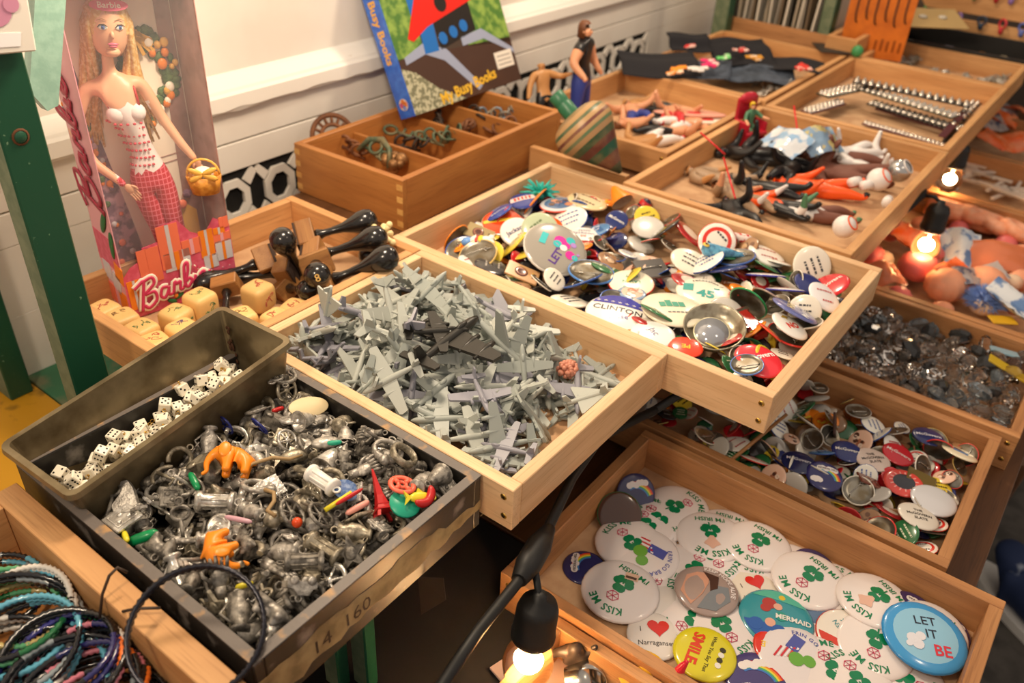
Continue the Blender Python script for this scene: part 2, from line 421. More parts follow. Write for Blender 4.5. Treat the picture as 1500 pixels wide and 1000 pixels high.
# ---------------------------------------------------------------- skinned figures
def skin(joints, bones, sub=1, root=0):
    """continuous body grown round a skeleton; joints: list of (pos, radius or (rx, ry)); returns verts, faces"""
    me = bpy.data.meshes.new('sk'); me.from_pydata([tuple(j[0]) for j in joints], [b[:2] for b in bones], [])
    o = bpy.data.objects.new('sk', me); COL.objects.link(o)
    m = o.modifiers.new('s', 'SKIN'); m.use_smooth_shade = True
    for i, j in enumerate(joints):
        r = j[1] if isinstance(j[1], tuple) else (j[1], j[1]); me.skin_vertices[0].data[i].radius = r
        me.skin_vertices[0].data[i].use_root = (i == root)
    s = o.modifiers.new('u', 'SUBSURF'); s.levels = sub; s.render_levels = sub
    dg = bpy.context.evaluated_depsgraph_get(); dg.update(); ev = bpy.data.meshes.new_from_object(o.evaluated_get(dg))
    vs = [tuple(v.co) for v in ev.vertices]; fs = [list(p.vertices) for p in ev.polygons]
    bpy.data.objects.remove(o); bpy.data.meshes.remove(me); bpy.data.meshes.remove(ev)
    return vs, fs
def segd(p, a, b):
    d = b-a; t = max(0, min(1, (p-a).dot(d)/max(d.length_squared, 1e-12))); return (p-a-d*t).length
def body(mb, joints, bones, sub=1, root=0):
    """bones: (i, j, material index)"""
    vs, fs = skin(joints, bones, sub, root); P = [Vector(j[0]) for j in joints]
    R = [(j[1][0] if isinstance(j[1], tuple) else j[1]) for j in joints]
    o = len(mb.v); mb.v += vs
    for f in fs:
        c = sum((Vector(vs[i]) for i in f), Vector())/len(f)
        best = min(bones, key=lambda b: segd(c, P[b[0]], P[b[1]])/(R[b[0]]+R[b[1]]))
        mb.f.append([i+o for i in f]); mb.m.append(best[2]); mb.s.append(True)
def toyfig(H=.1, fat=1.22, la=(20, 0, 10), ra=(20, 0, 10), ll=(6, 0, 0), rl=(6, 0, 0), head=(0, 0), bulk=1.0, mi=None, sub=1):
    """small posable figure standing on z=0 facing -Y. arms: out, forward, elbow; legs: out, forward, knee (degrees).
    material slots: 0 skin, 1 shirt, 2 trousers, 3 boots, 4 hair / headgear"""
    d = math.radians; J = []; B = []
    def j(p, r): k_ = H*(fat if Vector(p).z < .85 or abs(p[0]) > .08 else 1.1); J.append((Vector(p)*H, (r[0]*k_, r[1]*k_) if isinstance(r, tuple) else r*k_)); return len(J)-1
    g = dict(up=1, fo=0, hand=0, th=2, sh=2, ft=3, hd=0, tr=1); g.update(mi or {})
    hip = j((0, 0, .50), (.080*bulk, .055)); wa = j((0, 0, .60), (.075*bulk, .050)); ch = j((0, 0, .72), (.105*bulk, .065)); nb = j((0, 0, .815), (.05*bulk, .045))
    nk = j((0, 0, .86), .036); h1 = j((head[0]*.02, -.008+head[1]*.02, .905), (.052, .056)); h2 = j((head[0]*.03, -.004+head[1]*.03, .965), (.050, .055))
    B += [(hip, wa, g['tr']), (wa, ch, g['tr']), (ch, nb, g['tr']), (nb, nk, g['hd']), (nk, h1, g['hd']), (h1, h2, g['hd'])]
    for s, (o, f, e) in ((-1, la), (1, ra)):
        sh = j((s*.125*bulk, 0, .80), .046*bulk); o, f, e = d(o), d(f), d(e)
        u = Vector((s*math.sin(o), -math.sin(f)*math.cos(o), -math.cos(f)*math.cos(o)))
        el = J[sh][0]/H+u*.165; v = Vector((s*math.sin(o)*math.cos(e)-s*math.sin(e)*.25, -math.sin(f+e)*math.cos(o)-.0, -math.cos(f+e)*math.cos(o))).normalized()
        wr = el+v*.14; ha = wr+v*.075
        a, b, c = j(el, .036*bulk), j(wr, .026), j(ha, (.030, .018))
        B += [(nb, sh, g['tr']), (sh, a, g['up']), (a, b, g['fo']), (b, c, g['hand'])]
        t = j(wr+v*.03+Vector((-s*.03, -.01, .0)), .011); B.append((b, t, g['hand']))
    for s, (o, f, k) in ((-1, ll), (1, rl)):
        o, f, k = d(o), d(f), d(k); t = j((s*.058*bulk, 0, .46), .064*bulk)
        u = Vector((s*math.sin(o), -math.sin(f)*math.cos(o), -math.cos(f)*math.cos(o))); kn = J[t][0]/H+u*.215
        v = Vector((s*math.sin(o)*.6, -math.sin(f-k), -math.cos(f-k))).normalized(); an = kn+v*.205
        w = Vector((0, -math.cos(f-k), math.sin(f-k)*-1)); 
        a, b, c = j(kn, .046*bulk), j(an, .032), j(an+v*.022+w*.075, (.032, .020))
        B += [(hip, t, g['th']), (t, a, g['th']), (a, b, g['sh']), (b, c, g['ft'])]
    mb = MB(); body(mb, J, B, sub)
    # nose, ears, eyes
    hx = head[0]*.025*H; hy = head[1]*.025*H; hm = g['hd']
    mb.ball((hx, hy-.060*H, .925*H), .012*H, .016*H, .016*H, 6, 5, hm)
    for s in (-1, 1): mb.ball((hx+s*.055*H, hy, .93*H), .010*H, .016*H, .020*H, 6, 5, hm); mb.ball((hx+s*.022*H, hy-.056*H, .945*H), .008*H, .005*H, .006*H, 6, 4, 5)
    mb.ball((hx, hy-.055*H, .896*H), .018*H, .005*H, .005*H, 6, 4, 6)
    return mb
def haircap(H, mi=0, long=0):
    mb = MB(); n = 16
    pr = [(0, .075), (.035, .068), (.056, .045), (.064, .010), (.064, -.03-long), (.050, -.03-long)]
    mb.lathe([(r*H, z*H) for r, z in pr], n, mi, T(0, .010*H, .955*H) @ S(1, 1.05, 1))
    keep = []
    for i, f in enumerate(mb.f):
        c = sum((Vector(mb.v[q]) for q in f), Vector())/len(f)
        if not (c.y < -.022*H and c.z < .985*H): keep.append(i)
    mb.f = [mb.f[i] for i in keep]; mb.m = [mb.m[i] for i in keep]; mb.s = [mb.s[i] for i in keep]
    return mb
EYE = mat('figure_eye', '20242c', .3); LIP = mat('figure_mouth', 'a8483c', .5)

# ---------------------------------------------------------------- green posts and brace, tile
p = post('green_post', 'chipped dark green wooden post with one bolt, in front of the doll box', -.157, -.121, .420, .447, -.205, .75)
mb = MB(); mb.lathe([(0, .0012), (.004, .0012), (.0055, 0)], 12); mb.lathe([(.0056, .0006), (.0072, .0004), (.0074, 0)], 12, 1)
ob('bolt', (mb, [GREEN, mat('rust', '5a3418', .8)]), T(-.141, .4196, .245) @ RX(PI/2), p)
post('green_post', 'thin dark green upright at the wall beside the yellow painted bench', -.115, -.085, .735, .77, -.205, .75)
mb = MB(); L0, L1 = Vector((-.083, .50, .240)), Vector((-.012, .50, .45)); d = (L1-L0).normalized()
wv = Vector((d.z, 0, -d.x)); hw = .0135
q = [L0-wv*hw+d*.012, L0+wv*hw*.3-d*.004, L0+wv*hw+d*.002, L1+wv*hw, L1-wv*hw]
mb.prism([(v.x, v.z) for v in q], -.006, .006, 0, T(0, .5, 0) @ RX(PI/2))
ob('metal_brace', (mb, [TEAL]), None, None, 'glossy pale teal enamelled flat metal brace behind the green post', 'brace')
tl = thing('picture_tile', 'small square picture tile with white rim hung on the green post', 'tile', T(-.148, .412, .351) @ RY(.09))
mb = MB(); mb.box(-.036, .036, -.004, .004, -.036, .036, bev=.0012); ob('tile_body', (mb, [mat('tile_white', 'e4ddd2', .3)]), Matrix(), tl)
mb = MB()
for i, (x, z, r, k) in enumerate(((-.012, -.006, .011, 0), (.010, -.004, .012, 0), (.0, .012, .014, 1), (-.022, -.010, .007, 2), (.014, .016, .010, 1), (.0, -.010, .006, 2), (.022, .0, .006, 0), (-.02, .02, .01, 1))):
    mb.prism(circ(r, 14), 0, .0004+.0001*i, k, T(x, -.0041, z) @ RX(PI/2))
mb.prism([(-.020, -.030), (.024, -.031), (.026, -.021), (-.016, -.019)], 0, .0004, 3, T(0, -.0041, 0) @ RX(PI/2))
ob('picture', (mb, [mat('tile_pink', 'c88aa4', .4), mat('tile_purple', '5c4478', .4), mat('tile_orange', 'd89838', .4), mat('tile_cream', 'f2eeee', .3)]), Matrix(), tl)

# ---------------------------------------------------------------- tray of stamps with the doll box
tray('wooden_tray', 'tan wooden tray holding rubber stamps and wooden picture cubes', -.080, .2785, .362, .610, 0, .048, WTAN)
DBM = T(-.022, .548, -.0435) @ RZ(-.15)
DB = thing('doll_box', 'tall pink boxed fashion doll with clear window standing in the stamp tray', 'doll box', DBM)
BW, BD, BH = .137, .062, .36
PINK = mat('box_pink', 'd0506a', .4, noise=(120, 'e87890', .5)); PINKL = mat('box_pale_pink', 'e4a4ac', .4); MAG = mat('logo_magenta', 'd8406a', .35); CRM = mat('print_cream', 'fbf0dc', .4)
MAUVE = mat('print_mauve_wood', 'b48c84', .45, noise=(40, '8c645c', .7)); LILAC = mat('print_dim_lilac', '7c5c74', .5, noise=(70, 'c8a0b0', .9, .5, .6)); SAL = mat('print_salmon', 'ec7858', .4); ORG = mat('print_orange', 'ee8424', .4)
PGRN = mat('print_pine', '3c5c34', .5, noise=(150, '6c8c50', .7)); GOLDP = mat('print_gold', 'e8b050', .35); SILV = mat('print_silver', 'ccc8cc', .35); PGREY = mat('print_grey', 'b8a8ac', .4); LEAF = mat('print_leaf', '2c6c3c', .4)
mb = MB(); mb.box(0, BW, BD-.001, BD, 0, BH); ob('back_panel', (mb, [CRM]), Matrix(), DB)
sp = ob('side_panel', (MB().box(0, .001, .0, BD, 0, BH), [PINKL]), Matrix(), DB)
ob('side_panel', (MB().box(BW-.001, BW, 0, BD, 0, BH), [MAUVE]), Matrix(), DB)
ob('bottom_panel', (MB().box(0, BW, 0, BD, 0, .001), [PINK]), Matrix(), DB); ob('top_panel', (MB().box(0, BW, 0, BD, BH-.001, BH), [PINK]), Matrix(), DB)
# printed back scene: tree, wreath, door frame, fireplace
mb = MB(); YB = BD-.0012
def fl(mb, pts, k, h=.0004, y=YB): mb.prism(pts, 0, h, k, T(0, y, 0) @ RX(PI/2))
fl(mb, [(.001, .001), (.058, .001), (.045, .10), (.030, .20), (.018, .30), (.001, .33)], 0)
fl(mb, [(.095, .001), (.135, .001), (.135, .10), (.095, .10)], 1, .0003); fl(mb, [(.098, .03), (.126, .03), (.126, .085), (.112, .098), (.098, .085)], 2, .0006)
fl(mb, [(.112, .10), (.135, .10), (.135, .35), (.118, .35)], 3, .0003)
for z in (.15, .158): fl(mb, [(.060, z), (.118, z+.004), (.118, z+.005), (.060, z+.001)], 1, .0006)
ob('printed_scene', (mb, [LILAC, MAUVE, GOLDP, MAUVE]), Matrix(), DB)
wr = random.Random(5); mb = MB()
for i in range(90):
    a = wr.uniform(0, 2*PI); r = .036+wr.uniform(-.011, .011); mb.ball((.093+r*math.cos(a)*.78, YB-.001, .255+r*math.sin(a)*1.15), wr.uniform(.004, .007), .002, wr.uniform(.004, .007), 6, 4, 0)
for i in range(26):
    a = wr.uniform(0, 2*PI); r = .036+wr.uniform(-.012, .012); s = wr.uniform(.003, .0065); mb.ball((.093+r*math.cos(a)*.78, YB-.004, .255+r*math.sin(a)*1.15), s, .003, s*1.1, 8, 6, wr.choice((1, 2, 3)))
for i in range(12): mb.box(-.002, .002, -.001, .001, -.010, .010, 1, T(.088+wr.uniform(-.012, .012), YB-.005, .298+wr.uniform(-.008, .008)) @ RY(wr.uniform(0, PI)))
ob('wreath', (mb, [PGRN, GOLDP, ORG, CRM]), Matrix(), DB)
mb = MB()
for i in range(70):
    z = wr.uniform(.02, .30); x = wr.uniform(.002, .052*(1-z/.36)); s = wr.uniform(.002, .005); mb.ball((x, YB-.002, z), s, .0015, s, 7, 5, wr.choice((0, 1, 1, 2, 3, 4)))
for x, z, k in ((.098, .105, 0), (.108, .098, 4), (.116, .11, 2), (.092, .12, 3)): mb.ball((x, YB-.004, z), .006, .003, .006, 8, 6, k)
ob('ornaments', (mb, [ORG, SILV, LILAC, PGRN, SAL]), Matrix(), DB)
# script logo, stroked
def stroke(mb, pts, r, mi=0, z=0, M=None, n=6, flat=.35):
    P = [Vector((x, y, 0)) for x, y in pts]; Q = []
    for i in range(len(P)-1):
        a, b, c, d = P[max(i-1, 0)], P[i], P[i+1], P[min(i+2, len(P)-1)]
        for k in range(5):
            t = k/5; Q.append(.5*((2*b)+(c-a)*t+(2*a-5*b+4*c-d)*t*t+(3*b-a-3*c+d)*t*t*t))
    Q.append(P[-1]); MM = T(0, 0, z) @ S(1, 1, flat)
    mb.tube([tuple(q) for q in Q], r, n, mi=mi, M=(M @ MM) if M is not None else MM)
LOGO = [[(.2, 2.6), (.9, 3.0), (1.3, 3.1), (1.0, 1.6), (.6, -.2)], [(1.3, 3.1), (2.2, 3.2), (2.3, 2.4), (1.2, 1.6), (2.2, 1.5), (2.3, .5), (1.4, -.1), (.9, .4)],
        [(3.7, 1.4), (3.1, 1.5), (2.8, .7), (3.2, .3), (3.7, 1.0), (3.8, 1.4), (3.7, .5), (4.1, .4)], [(4.2, .4), (4.5, 1.6), (4.7, 1.3), (5.1, 1.4), (5.0, .5), (5.4, .5)],
        [(5.4, .5), (6.1, 2.2), (6.2, 3.2), (5.8, 2.9), (5.6, 1.0), (5.9, .4), (6.4, 1.0), (6.1, 1.4), (5.8, 1.1)], [(6.6, .5), (6.9, 1.4), (6.8, .6), (7.1, .4)], [(7.1, 2.2), (7.2, 2.25)],
        [(7.2, .6), (7.9, 1.1), (7.8, 1.5), (7.4, 1.2), (7.5, .6), (7.9, .4), (8.6, 1.3)]]
def logo(par, M, sc, name='lettering', m1=None, outline=True):
    mb = MB()
    for st in LOGO:
        pts = [(x*sc, y*sc+x*sc*.10) for x, y in st]
        if outline: stroke(mb, pts, sc*.42, 1, 0, None, 8, .12)
        stroke(mb, pts, sc*.20, 0, sc*.05, None, 6, .2)
    ob(name, (mb, [m1 or MAG, CRM]), M, par)
# front panel with presents and logo
mb = MB(); mb.prism([(0, .001), (BW, .001), (BW, .085), (.118, .098), (.104, .080), (.088, .088), (.074, .108), (.050, .106), (.047, .088), (.028, .086), (.026, .072), (.010, .066), (0, .055)], 0, .0008, 0, RX(PI/2))
fp = ob('front_panel', (mb, [PINK]), Matrix(), DB)
mb = MB()
def gift(x0, x1, z0, z1, k, rib, y=-.0009):
    fl(mb, [(x0, z0), (x1, z0), (x1, z1), (x0, z1)], k, .0006, y); c = (x0+x1)/2; w = (x1-x0)*.09
    fl(mb, [(c-w, z0), (c+w, z0), (c+w, z1), (c-w, z1)], rib, .0009, y)
for g in ((.002, .018, .012, .050, 1, 2), (.020, .046, .040, .084, 0, 0), (.047, .073, .050, .106, 0, 2), (.050, .082, .046, .070, 2, 1), (.074, .098, .060, .080, 0, 3), (.096, .114, .050, .086, 1, 2), (.115, .136, .040, .066, 2, 1), (.114, .136, .064, .076, 0, 3), (.115, .130, .075, .084, 1, 2), (.098, .116, .034, .052, 2, 1), (.124, .136, .082, .096, 0, 0)): gift(*g)
for i in range(40): fl(mb, circ(wr.uniform(.0005, .0013), 6, cx=wr.uniform(.03, .134), cy=wr.uniform(.003, .034)), 3, .0004, -.0009)
ob('presents', (mb, [SAL, ORG, SILV, PINKL]), Matrix(), fp)
logo(fp, T(.006, -.0035, .010) @ RX(PI/2), .0112)
mb = MB()
for x, z, a, k in ((.060, .012, .5, 0), (.050, .008, -.5, 0), (.056, .013, 0, 1)): mb.ball((0, 0, 0), .0065 if not k else .003, .001, .003, 8, 5, k, T(x, -.002, z) @ RY(-a))
ob('holly', (mb, [LEAF, ORG]), Matrix(), fp)
logo(sp, Matrix(((0, 0, -1, -.0012), (0, 1, 0, .006), (1, 0, 0, .125), (0, 0, 0, 1))), .0185, 'side_lettering', mat('side_logo', 'a83048', .4), False)
mb = MB()
for i, (x, z) in enumerate(((.012, .02), (.03, .035), (.045, .02), (.022, .055), (.042, .05))): mb.box(-.001, 0, x-.010, x+.010, z-.012, z+.012, i % 3, RX(.25*(i % 2)))
for x, z, a in ((.018, .12, .6), (.008, .095, .2)): mb.ball((0, 0, 0), .0015, .006, .019, 8, 6, 3, T(-.001, x, z) @ RX(a))
mb.box(-.0006, 0, .002, BD-.002, .06, .10, 4); ob('side_print', (mb, [ORG, SILV, SAL, LEAF, PINK]), Matrix(), sp)
CLR = mat('clear_window', 'ffffff', .03, alpha=.045); ob('window', (MB().box(.0012, BW-.0012, .0008, .0014, .06, BH-.002), [CLR]), Matrix(), DB)
# the doll
DSK = mat('doll_skin', 'e8b08c', .38); DTOP = mat('doll_top', 'f4e8e4', .6); DTR = mat('doll_trousers', 'd42c48', .6)
nt = DTR.node_tree; tcn = nt.nodes.new('ShaderNodeTexCoord'); mixp = None
for ax, sc in (('X', 260), ('Z', 200)):
    wv_ = nt.nodes.new('ShaderNodeTexWave'); wv_.bands_direction = ax; wv_.inputs['Scale'].default_value = sc*.31; nt.links.new(tcn.outputs['Object'], wv_.inputs['Vector'])
    rr = nt.nodes.new('ShaderNodeValToRGB'); rr.color_ramp.elements[0].position = .88; rr.color_ramp.elements[1].position = .97; nt.links.new(wv_.outputs['Fac'], rr.inputs['Fac'])
    mx = nt.nodes.new('ShaderNodeMix'); mx.data_type = 'RGBA'; mx.inputs['B'].default_value = C('ec7888'); nt.links.new(rr.outputs['Color'], mx.inputs['Factor'])
    if mixp: nt.links.new(mixp, mx.inputs['A'])
    else: mx.inputs['A'].default_value = C('c4142c')
    mixp = mx.outputs['Result']
nt.links.new(mixp, nt.nodes['Principled BSDF'].inputs['Base Color'])
DLM = DBM @ T(.061, .030, .004) @ RZ(-.30) @ RX(-.03) @ S(1.20)
DL = thing('fashion_doll', 'blonde doll in heart-print camisole and red plaid trousers inside the pink box', 'doll', DLM)
V = Vector
J = [(V((.004, 0, .128)), (.0175, .0125)), (V((.003, 0, .150)), (.0115, .009)), (V((-.002, -.001, .172)), (.0150, .0115)), (V((-.006, -.004, .190)), (.0175, .0135)), (V((-.010, .001, .213)), (.013, .009)),
     (V((-.012, .001, .224)), (.0058, .0058)), (V((-.011, 0, .243)), .0052),
     # arms
     (V((-.034, .002, .211)), (.0068, .0072)), (V((-.052, .004, .176)), .0056), (V((-.042, -.012, .148)), .0048), (V((-.020, -.021, .126)), .0034),
     (V((.012, .002, .213)), (.0066, .007)), (V((.024, .0, .180)), .0054), (V((.036, -.010, .156)), .0045), (V((.046, -.014, .140)), .0033),
     # legs
     (V((-.006, -.001, .118)), (.0130, .013)), (V((.004, -.002, .068)), .0098), (V((.010, .002, .020)), (.0085, .0085)),
     (V((.014, 0, .118)), (.0130, .013)), (V((.017, -.004, .068)), .0098), (V((.020, .002, .020)), (.0085, .0085)), (V((.010, -.006, .004)), .005), (V((.022, -.006, .004)), .005)]
Bn = [(0, 1, 1), (1, 2, 1), (2, 3, 1), (3, 4, 0), (4, 5, 0), (5, 6, 0), (4, 7, 0), (7, 8, 0), (8, 9, 0), (9, 10, 0), (4, 11, 0), (11, 12, 0), (12, 13, 0), (13, 14, 0), (0, 15, 2), (15, 16, 2), (16, 17, 2), (0, 18, 2), (18, 19, 2), (19, 20, 2), (17, 21, 0), (20, 22, 0)]
mb = MB(); body(mb, J, Bn, 2)
for i, f in enumerate(mb.f):
    c = sum((V(mb.v[q]) for q in f), V())/len(f)
    if mb.m[i] in (0, 1) and abs(c.x) < .026 and c.z < .209:
        mb.m[i] = 1 if c.z > .134 and (c.z < .197-(c.y > 0)*.004 or False) and c.x > -.0265 and c.x < .0155+.004*(c.z < .18) else (2 if c.z <= .134 else 0)
# bust
for s in (-1, 1): mb.ball((-.006+s*.0085, -.0115, .190), .0085, .0075, .0085, 12, 8, 1)
# hands with five fingers
def hand(mb, M, sc, curl=.3, mi=0, s=1):
    mb.ball((0, 0, -.5*sc), .34*sc, .17*sc, .52*sc, 10, 8, mi, M)
    for i, (x, l) in enumerate(((-.24, .72), (-.08, .86), (.09, .80), (.24, .62))):
        p = [V((x*sc, 0, -.85*sc))]; a = 0
        for k in range(3): a += curl*.6; p.append(p[-1]+V((x*.06*sc, -math.sin(a)*l*sc*.36, -math.cos(a)*l*sc*.36)))
        mb.tube([tuple(M @ q) for q in p], [.095*sc, .09*sc, .08*sc, .055*sc], 6, mi=mi)
    p = [V((s*.26*sc, -.02*sc, -.35*sc)), V((s*.45*sc, -.10*sc, -.62*sc)), V((s*.46*sc, -.18*sc, -.88*sc))]
    mb.tube([tuple(M @ q) for q in p], [.11*sc, .10*sc, .065*sc], 6, mi=mi)
hand(mb, T(-.020, -.021, .127) @ RY(-.55) @ RX(.2), .0115, .25, 0, 1)
hand(mb, T(.046, -.014, .141) @ RY(-.25) @ RX(.3), .0105, .9, 0, -1)
# head turned a little to one side
HM = T(-.006, -.003, .262) @ RZ(.10) @ RX(-.06) @ RY(.10)
pr = [(0, -.0235), (.006, -.0228), (.0105, -.0195), (.0140, -.0120), (.0160, -.002), (.0168, .007), (.0150, .016), (.010, .0225), (0, .0255)]
mb.lathe(pr, 20, 0, HM @ S(1, 1.10, 1)); mb.ball((0, -.0178, -.0035), .0019, .0026, .0034, 8, 6, 0, HM); mb.ball((0, -.0125, -.0180), .0062, .0045, .0040, 10, 8, 0, HM)
for s in (-1, 1): mb.ball((s*.0165, .002, -.002), .0020, .0035, .0050, 8, 6, 0, HM)
dbod = ob('body', (mb, [DSK, DTOP, DTR]), Matrix(), DL)
mb = MB()
for s in (-1, 1):
    E_ = HM @ T(s*.0066, -.0168, .0028) @ RZ(s*.34)
    mb.ball((0, 0, 0), .0038, .0011, .0023, 10, 6, 0, E_); mb.ball((.0002, -.0006, 0), .0018, .0009, .0019, 10, 6, 1, E_); mb.ball((.0002, -.0011, 0), .0008, .0006, .0009, 8, 5, 2, E_)
    mb.tube([tuple(E_ @ V((x, -.0012, z))) for x, z in ((-.0042, .0), (-.002, .0022), (.0015, .0024), (.0042, .0008))], [.0003, .0006, .0006, .0003], 5, mi=2)
    mb.tube([tuple(E_ @ V((x, -.0008, z))) for x, z in ((-.0042, .0055), (0, .0070), (.0044, .0058))], [.0002, .0005, .0002], 5, mi=3)
mb.ball((0, -.0176, -.0108), .0046, .0012, .0013, 10, 6, 4, HM); mb.ball((0, -.0174, -.0126), .0036, .0012, .0012, 10, 6, 4, HM)
ob('face', (mb, [WHITE, mat('doll_iris', '4668b0', .2), BLACK, mat('doll_brow', 'a8784c', .6), mat('doll_lip', 'd4607c', .3)]), Matrix(), DL)
mb = MB(); hr = random.Random(9)
mb.lathe([(.0172, -.004), (.0188, .006), (.0175, .017), (.0120, .0255), (0, .0290)], 18, 0, HM @ T(0, .0022, 0) @ S(1, 1.06, 1))
for i in range(64):
    a = hr.uniform(-.25*PI, 1.30*PI); a = a if math.sin(a) > -.55 else hr.uniform(.1, .9)*PI
    c, s = math.cos(a), math.sin(a); st = HM @ V((.012*c, .002+.014*s, .020)); md = HM @ V((.0185*c, .003+.0185*s, -.004))
    sd = -1 if c < .25 else 1; e1 = V((-.012+sd*hr.uniform(.010, .026), .004+hr.uniform(0, .012), .212)); e2 = V((-.014+sd*hr.uniform(.012, .034), .008+hr.uniform(0, .010), hr.uniform(.150, .190)))
    mb.tube([tuple(st), tuple(st*.35+md*.65+V((c, s, 0))*.002), tuple(md), tuple(e1), tuple(e2)], [.0026, .0034, .0032, .0028, .0010], 5)
ob('hair', (mb, [mat('doll_hair', 'd4a45c', .42, noise=(300, 'f0d49c', .8, .45, .6))]), Matrix(), DL)
mb = MB(); mb.prism([(.0155*math.cos(t), .0052*math.sin(t)) for t in [2*PI*i/20 for i in range(20)]], 0, .0006, 0, HM @ T(0, -.0165, .0205) @ RX(PI/2-.45)); text(mb, 'Barbie', .0072, 0, 0, .0008, 0, 1, M=HM @ T(0, -.0165, .0205) @ RX(PI/2-.45))
ob('headband', (mb, [MAG, CRM]), Matrix(), DL)
mb = MB()
for s, pts in ((-1, ((-.019, -.013, .196), (-.021, -.010, .209), (-.020, .001, .219))), (1, ((.006, -.014, .197), (.005, -.010, .210), (.002, .001, .219)))): mb.tube(pts, .0011, 6)
ob('strap', (mb, [mat('doll_strap', 'c83030', .4)]), Matrix(), DL)
mb = MB()
for i in range(7):
    for k in range(7):
        th = -PI*.93+k*.29+(i % 2)*.14; z = .140+i*.0072; t = (z-.128)/.06; rx = .0118+.0052*abs(t-.35)+(.003 if z > .178 else 0); cx = .003-.009*max(0, (z-.15)/.045)
        x = cx+rx*1.12*math.cos(th); y = (rx*.90)*math.sin(th)-.001-(.0065 if z > .182 and abs(x-cx) < .014 else 0)
        mb.ball((x, y-.0006, z), .0015, .0010, .0013, 6, 4)
ob('heart_print', (mb, [mat('print_red', 'd84858', .5)]), Matrix(), DL)
bk = thing('toy_basket', 'small golden basket with bow held by the doll', 'basket', DLM @ T(.050, -.020, .108) @ RZ(-.2))
mb = MB(); mb.lathe([(.0, 0), (.011, 0), (.0145, .018), (.013, .018), (.010, .003)], 18, 0, S(1.15, .8, 1)); ob('basket_body', (mb, [mat('basket_gold', 'd8943c', .4, noise=(200, 'b86c20', .8))]), Matrix(), bk)
mb = MB(); mb.tube([(.015*math.cos(t), 0, .018+.016*math.sin(t)) for t in [PI*i/10 for i in range(11)]], .0012, 6)
for a in (-.4, .4, 2.7, 3.6): mb.ball((.007, 0, 0), .008, .002, .003, 8, 5, 0, T(0, -.010, .022) @ RY(a))
ob('handle_bow', (mb, [GOLDP]), Matrix(), bk)
mb = MB(); mb.ball((0, -.001, .020), .010, .008, .007, 10, 7, 0); [mb.ball((wr.uniform(-.007, .007), -.0075, .020+wr.uniform(-.003, .004)), .0011, .0008, .0011, 5, 4, 1) for i in range(9)]
ob('spotted_toy', (mb, [CRM, BLACK]), Matrix(), bk)
# ---------------------------------------------------------------- picture cubes and rubber stamps
INK = [mat('ink_red', 'b05040', .6), mat('ink_green', '5c7c4c', .6), mat('ink_purple', '54446c', .6), mat('ink_brown', '7c5c34', .6)]
def cube_mesh():
    mb = MB(); n, m = 24, 16; e = .42; f = lambda c: math.copysign(abs(c)**e, c)
    vs = []; 
    for i in range(m+1):
        ph = -PI/2+PI*i/m
        for k in range(n):
            th = 2*PI*k/n; vs.append((f(math.cos(ph))*f(math.cos(th)), f(math.cos(ph))*f(math.sin(th)), f(math.sin(ph))))
    mb.add(vs, [[i*n+k, i*n+(k+1) % n, (i+1)*n+(k+1) % n, (i+1)*n+k] for i in range(m) for k in range(n)], 0, True)
    return mb.mesh('picture_cube', [WPALE])
CUBE = cube_mesh(); h = .0165
def picture_cube(px, py, z, yaw, ink, i):
    p = at(px, py, z+2*h)
    names = ['red scribble animal', 'green animal', 'purple figure', 'brown beast']
    o = ob('picture_cube', CUBE, T(p.x, p.y, z+h) @ RZ(yaw) @ S(h), None, 'rounded pale wooden cube stamped with a %s in the stamp tray' % names[ink], 'block', 'wooden picture cubes')
    r = random.Random(i*7+1); mb = MB()
    for face in (Matrix(), RX(PI/2)):
        for s in range(4):
            x, y = r.uniform(-.35, .35), r.uniform(-.3, .3); pts = [(x, y)]
            for k in range(5): x = max(-.5, min(.5, x+r.uniform(-.3, .3))); y = max(-.42, min(.42, y+r.uniform(-.25, .25))); pts.append((x, y))
            stroke(mb, pts, .032, 0, 1.0, face, 4, .4)
    ob('stamped_picture', (mb, [INK[ink]]), Matrix(), o)
for i, a in enumerate(((150, 446, -.044, .1, 0), (177, 458, -.044, -.1, 3), (205, 474, -.044, .1, 1), (224, 494, -.044, -.15, 0), (256, 452, -.044, .2, 1), (266, 474, -.044, .0, 2),
                       (291, 428, -.036, .1, 1), (376, 416, -.036, .15, 0), (352, 456, -.044, -.2, 3), (405, 458, -.044, .1, 0), (432, 444, -.044, .3, 0))): picture_cube(*a, i)
EBON = mat('ebony_handle', '1a1614', .22, coat=.4); RUB = mat('stamp_rubber', '3c2c24', .8)
def stamp_meshes():
    mb = MB(); mb.lathe([(0, .0), (.0055, .0), (.0065, .003), (.0042, .010), (.0040, .018), (.0052, .030), (.0085, .040), (.0125, .050), (.0132, .057), (.0115, .064), (.006, .0685), (0, .0695)], 20)
    b = MB(); b.box(-.017, .017, -.013, .013, -.018, 0, bev=.0012); r = MB(); r.box(-.016, .016, -.012, .012, -.0205, -.018)
    return mb.mesh('handle', [EBON]), b.mesh('stamp_block', [WBLK]), r.mesh('rubber_face', [RUB])
HDL, SBL, RBF = stamp_meshes()
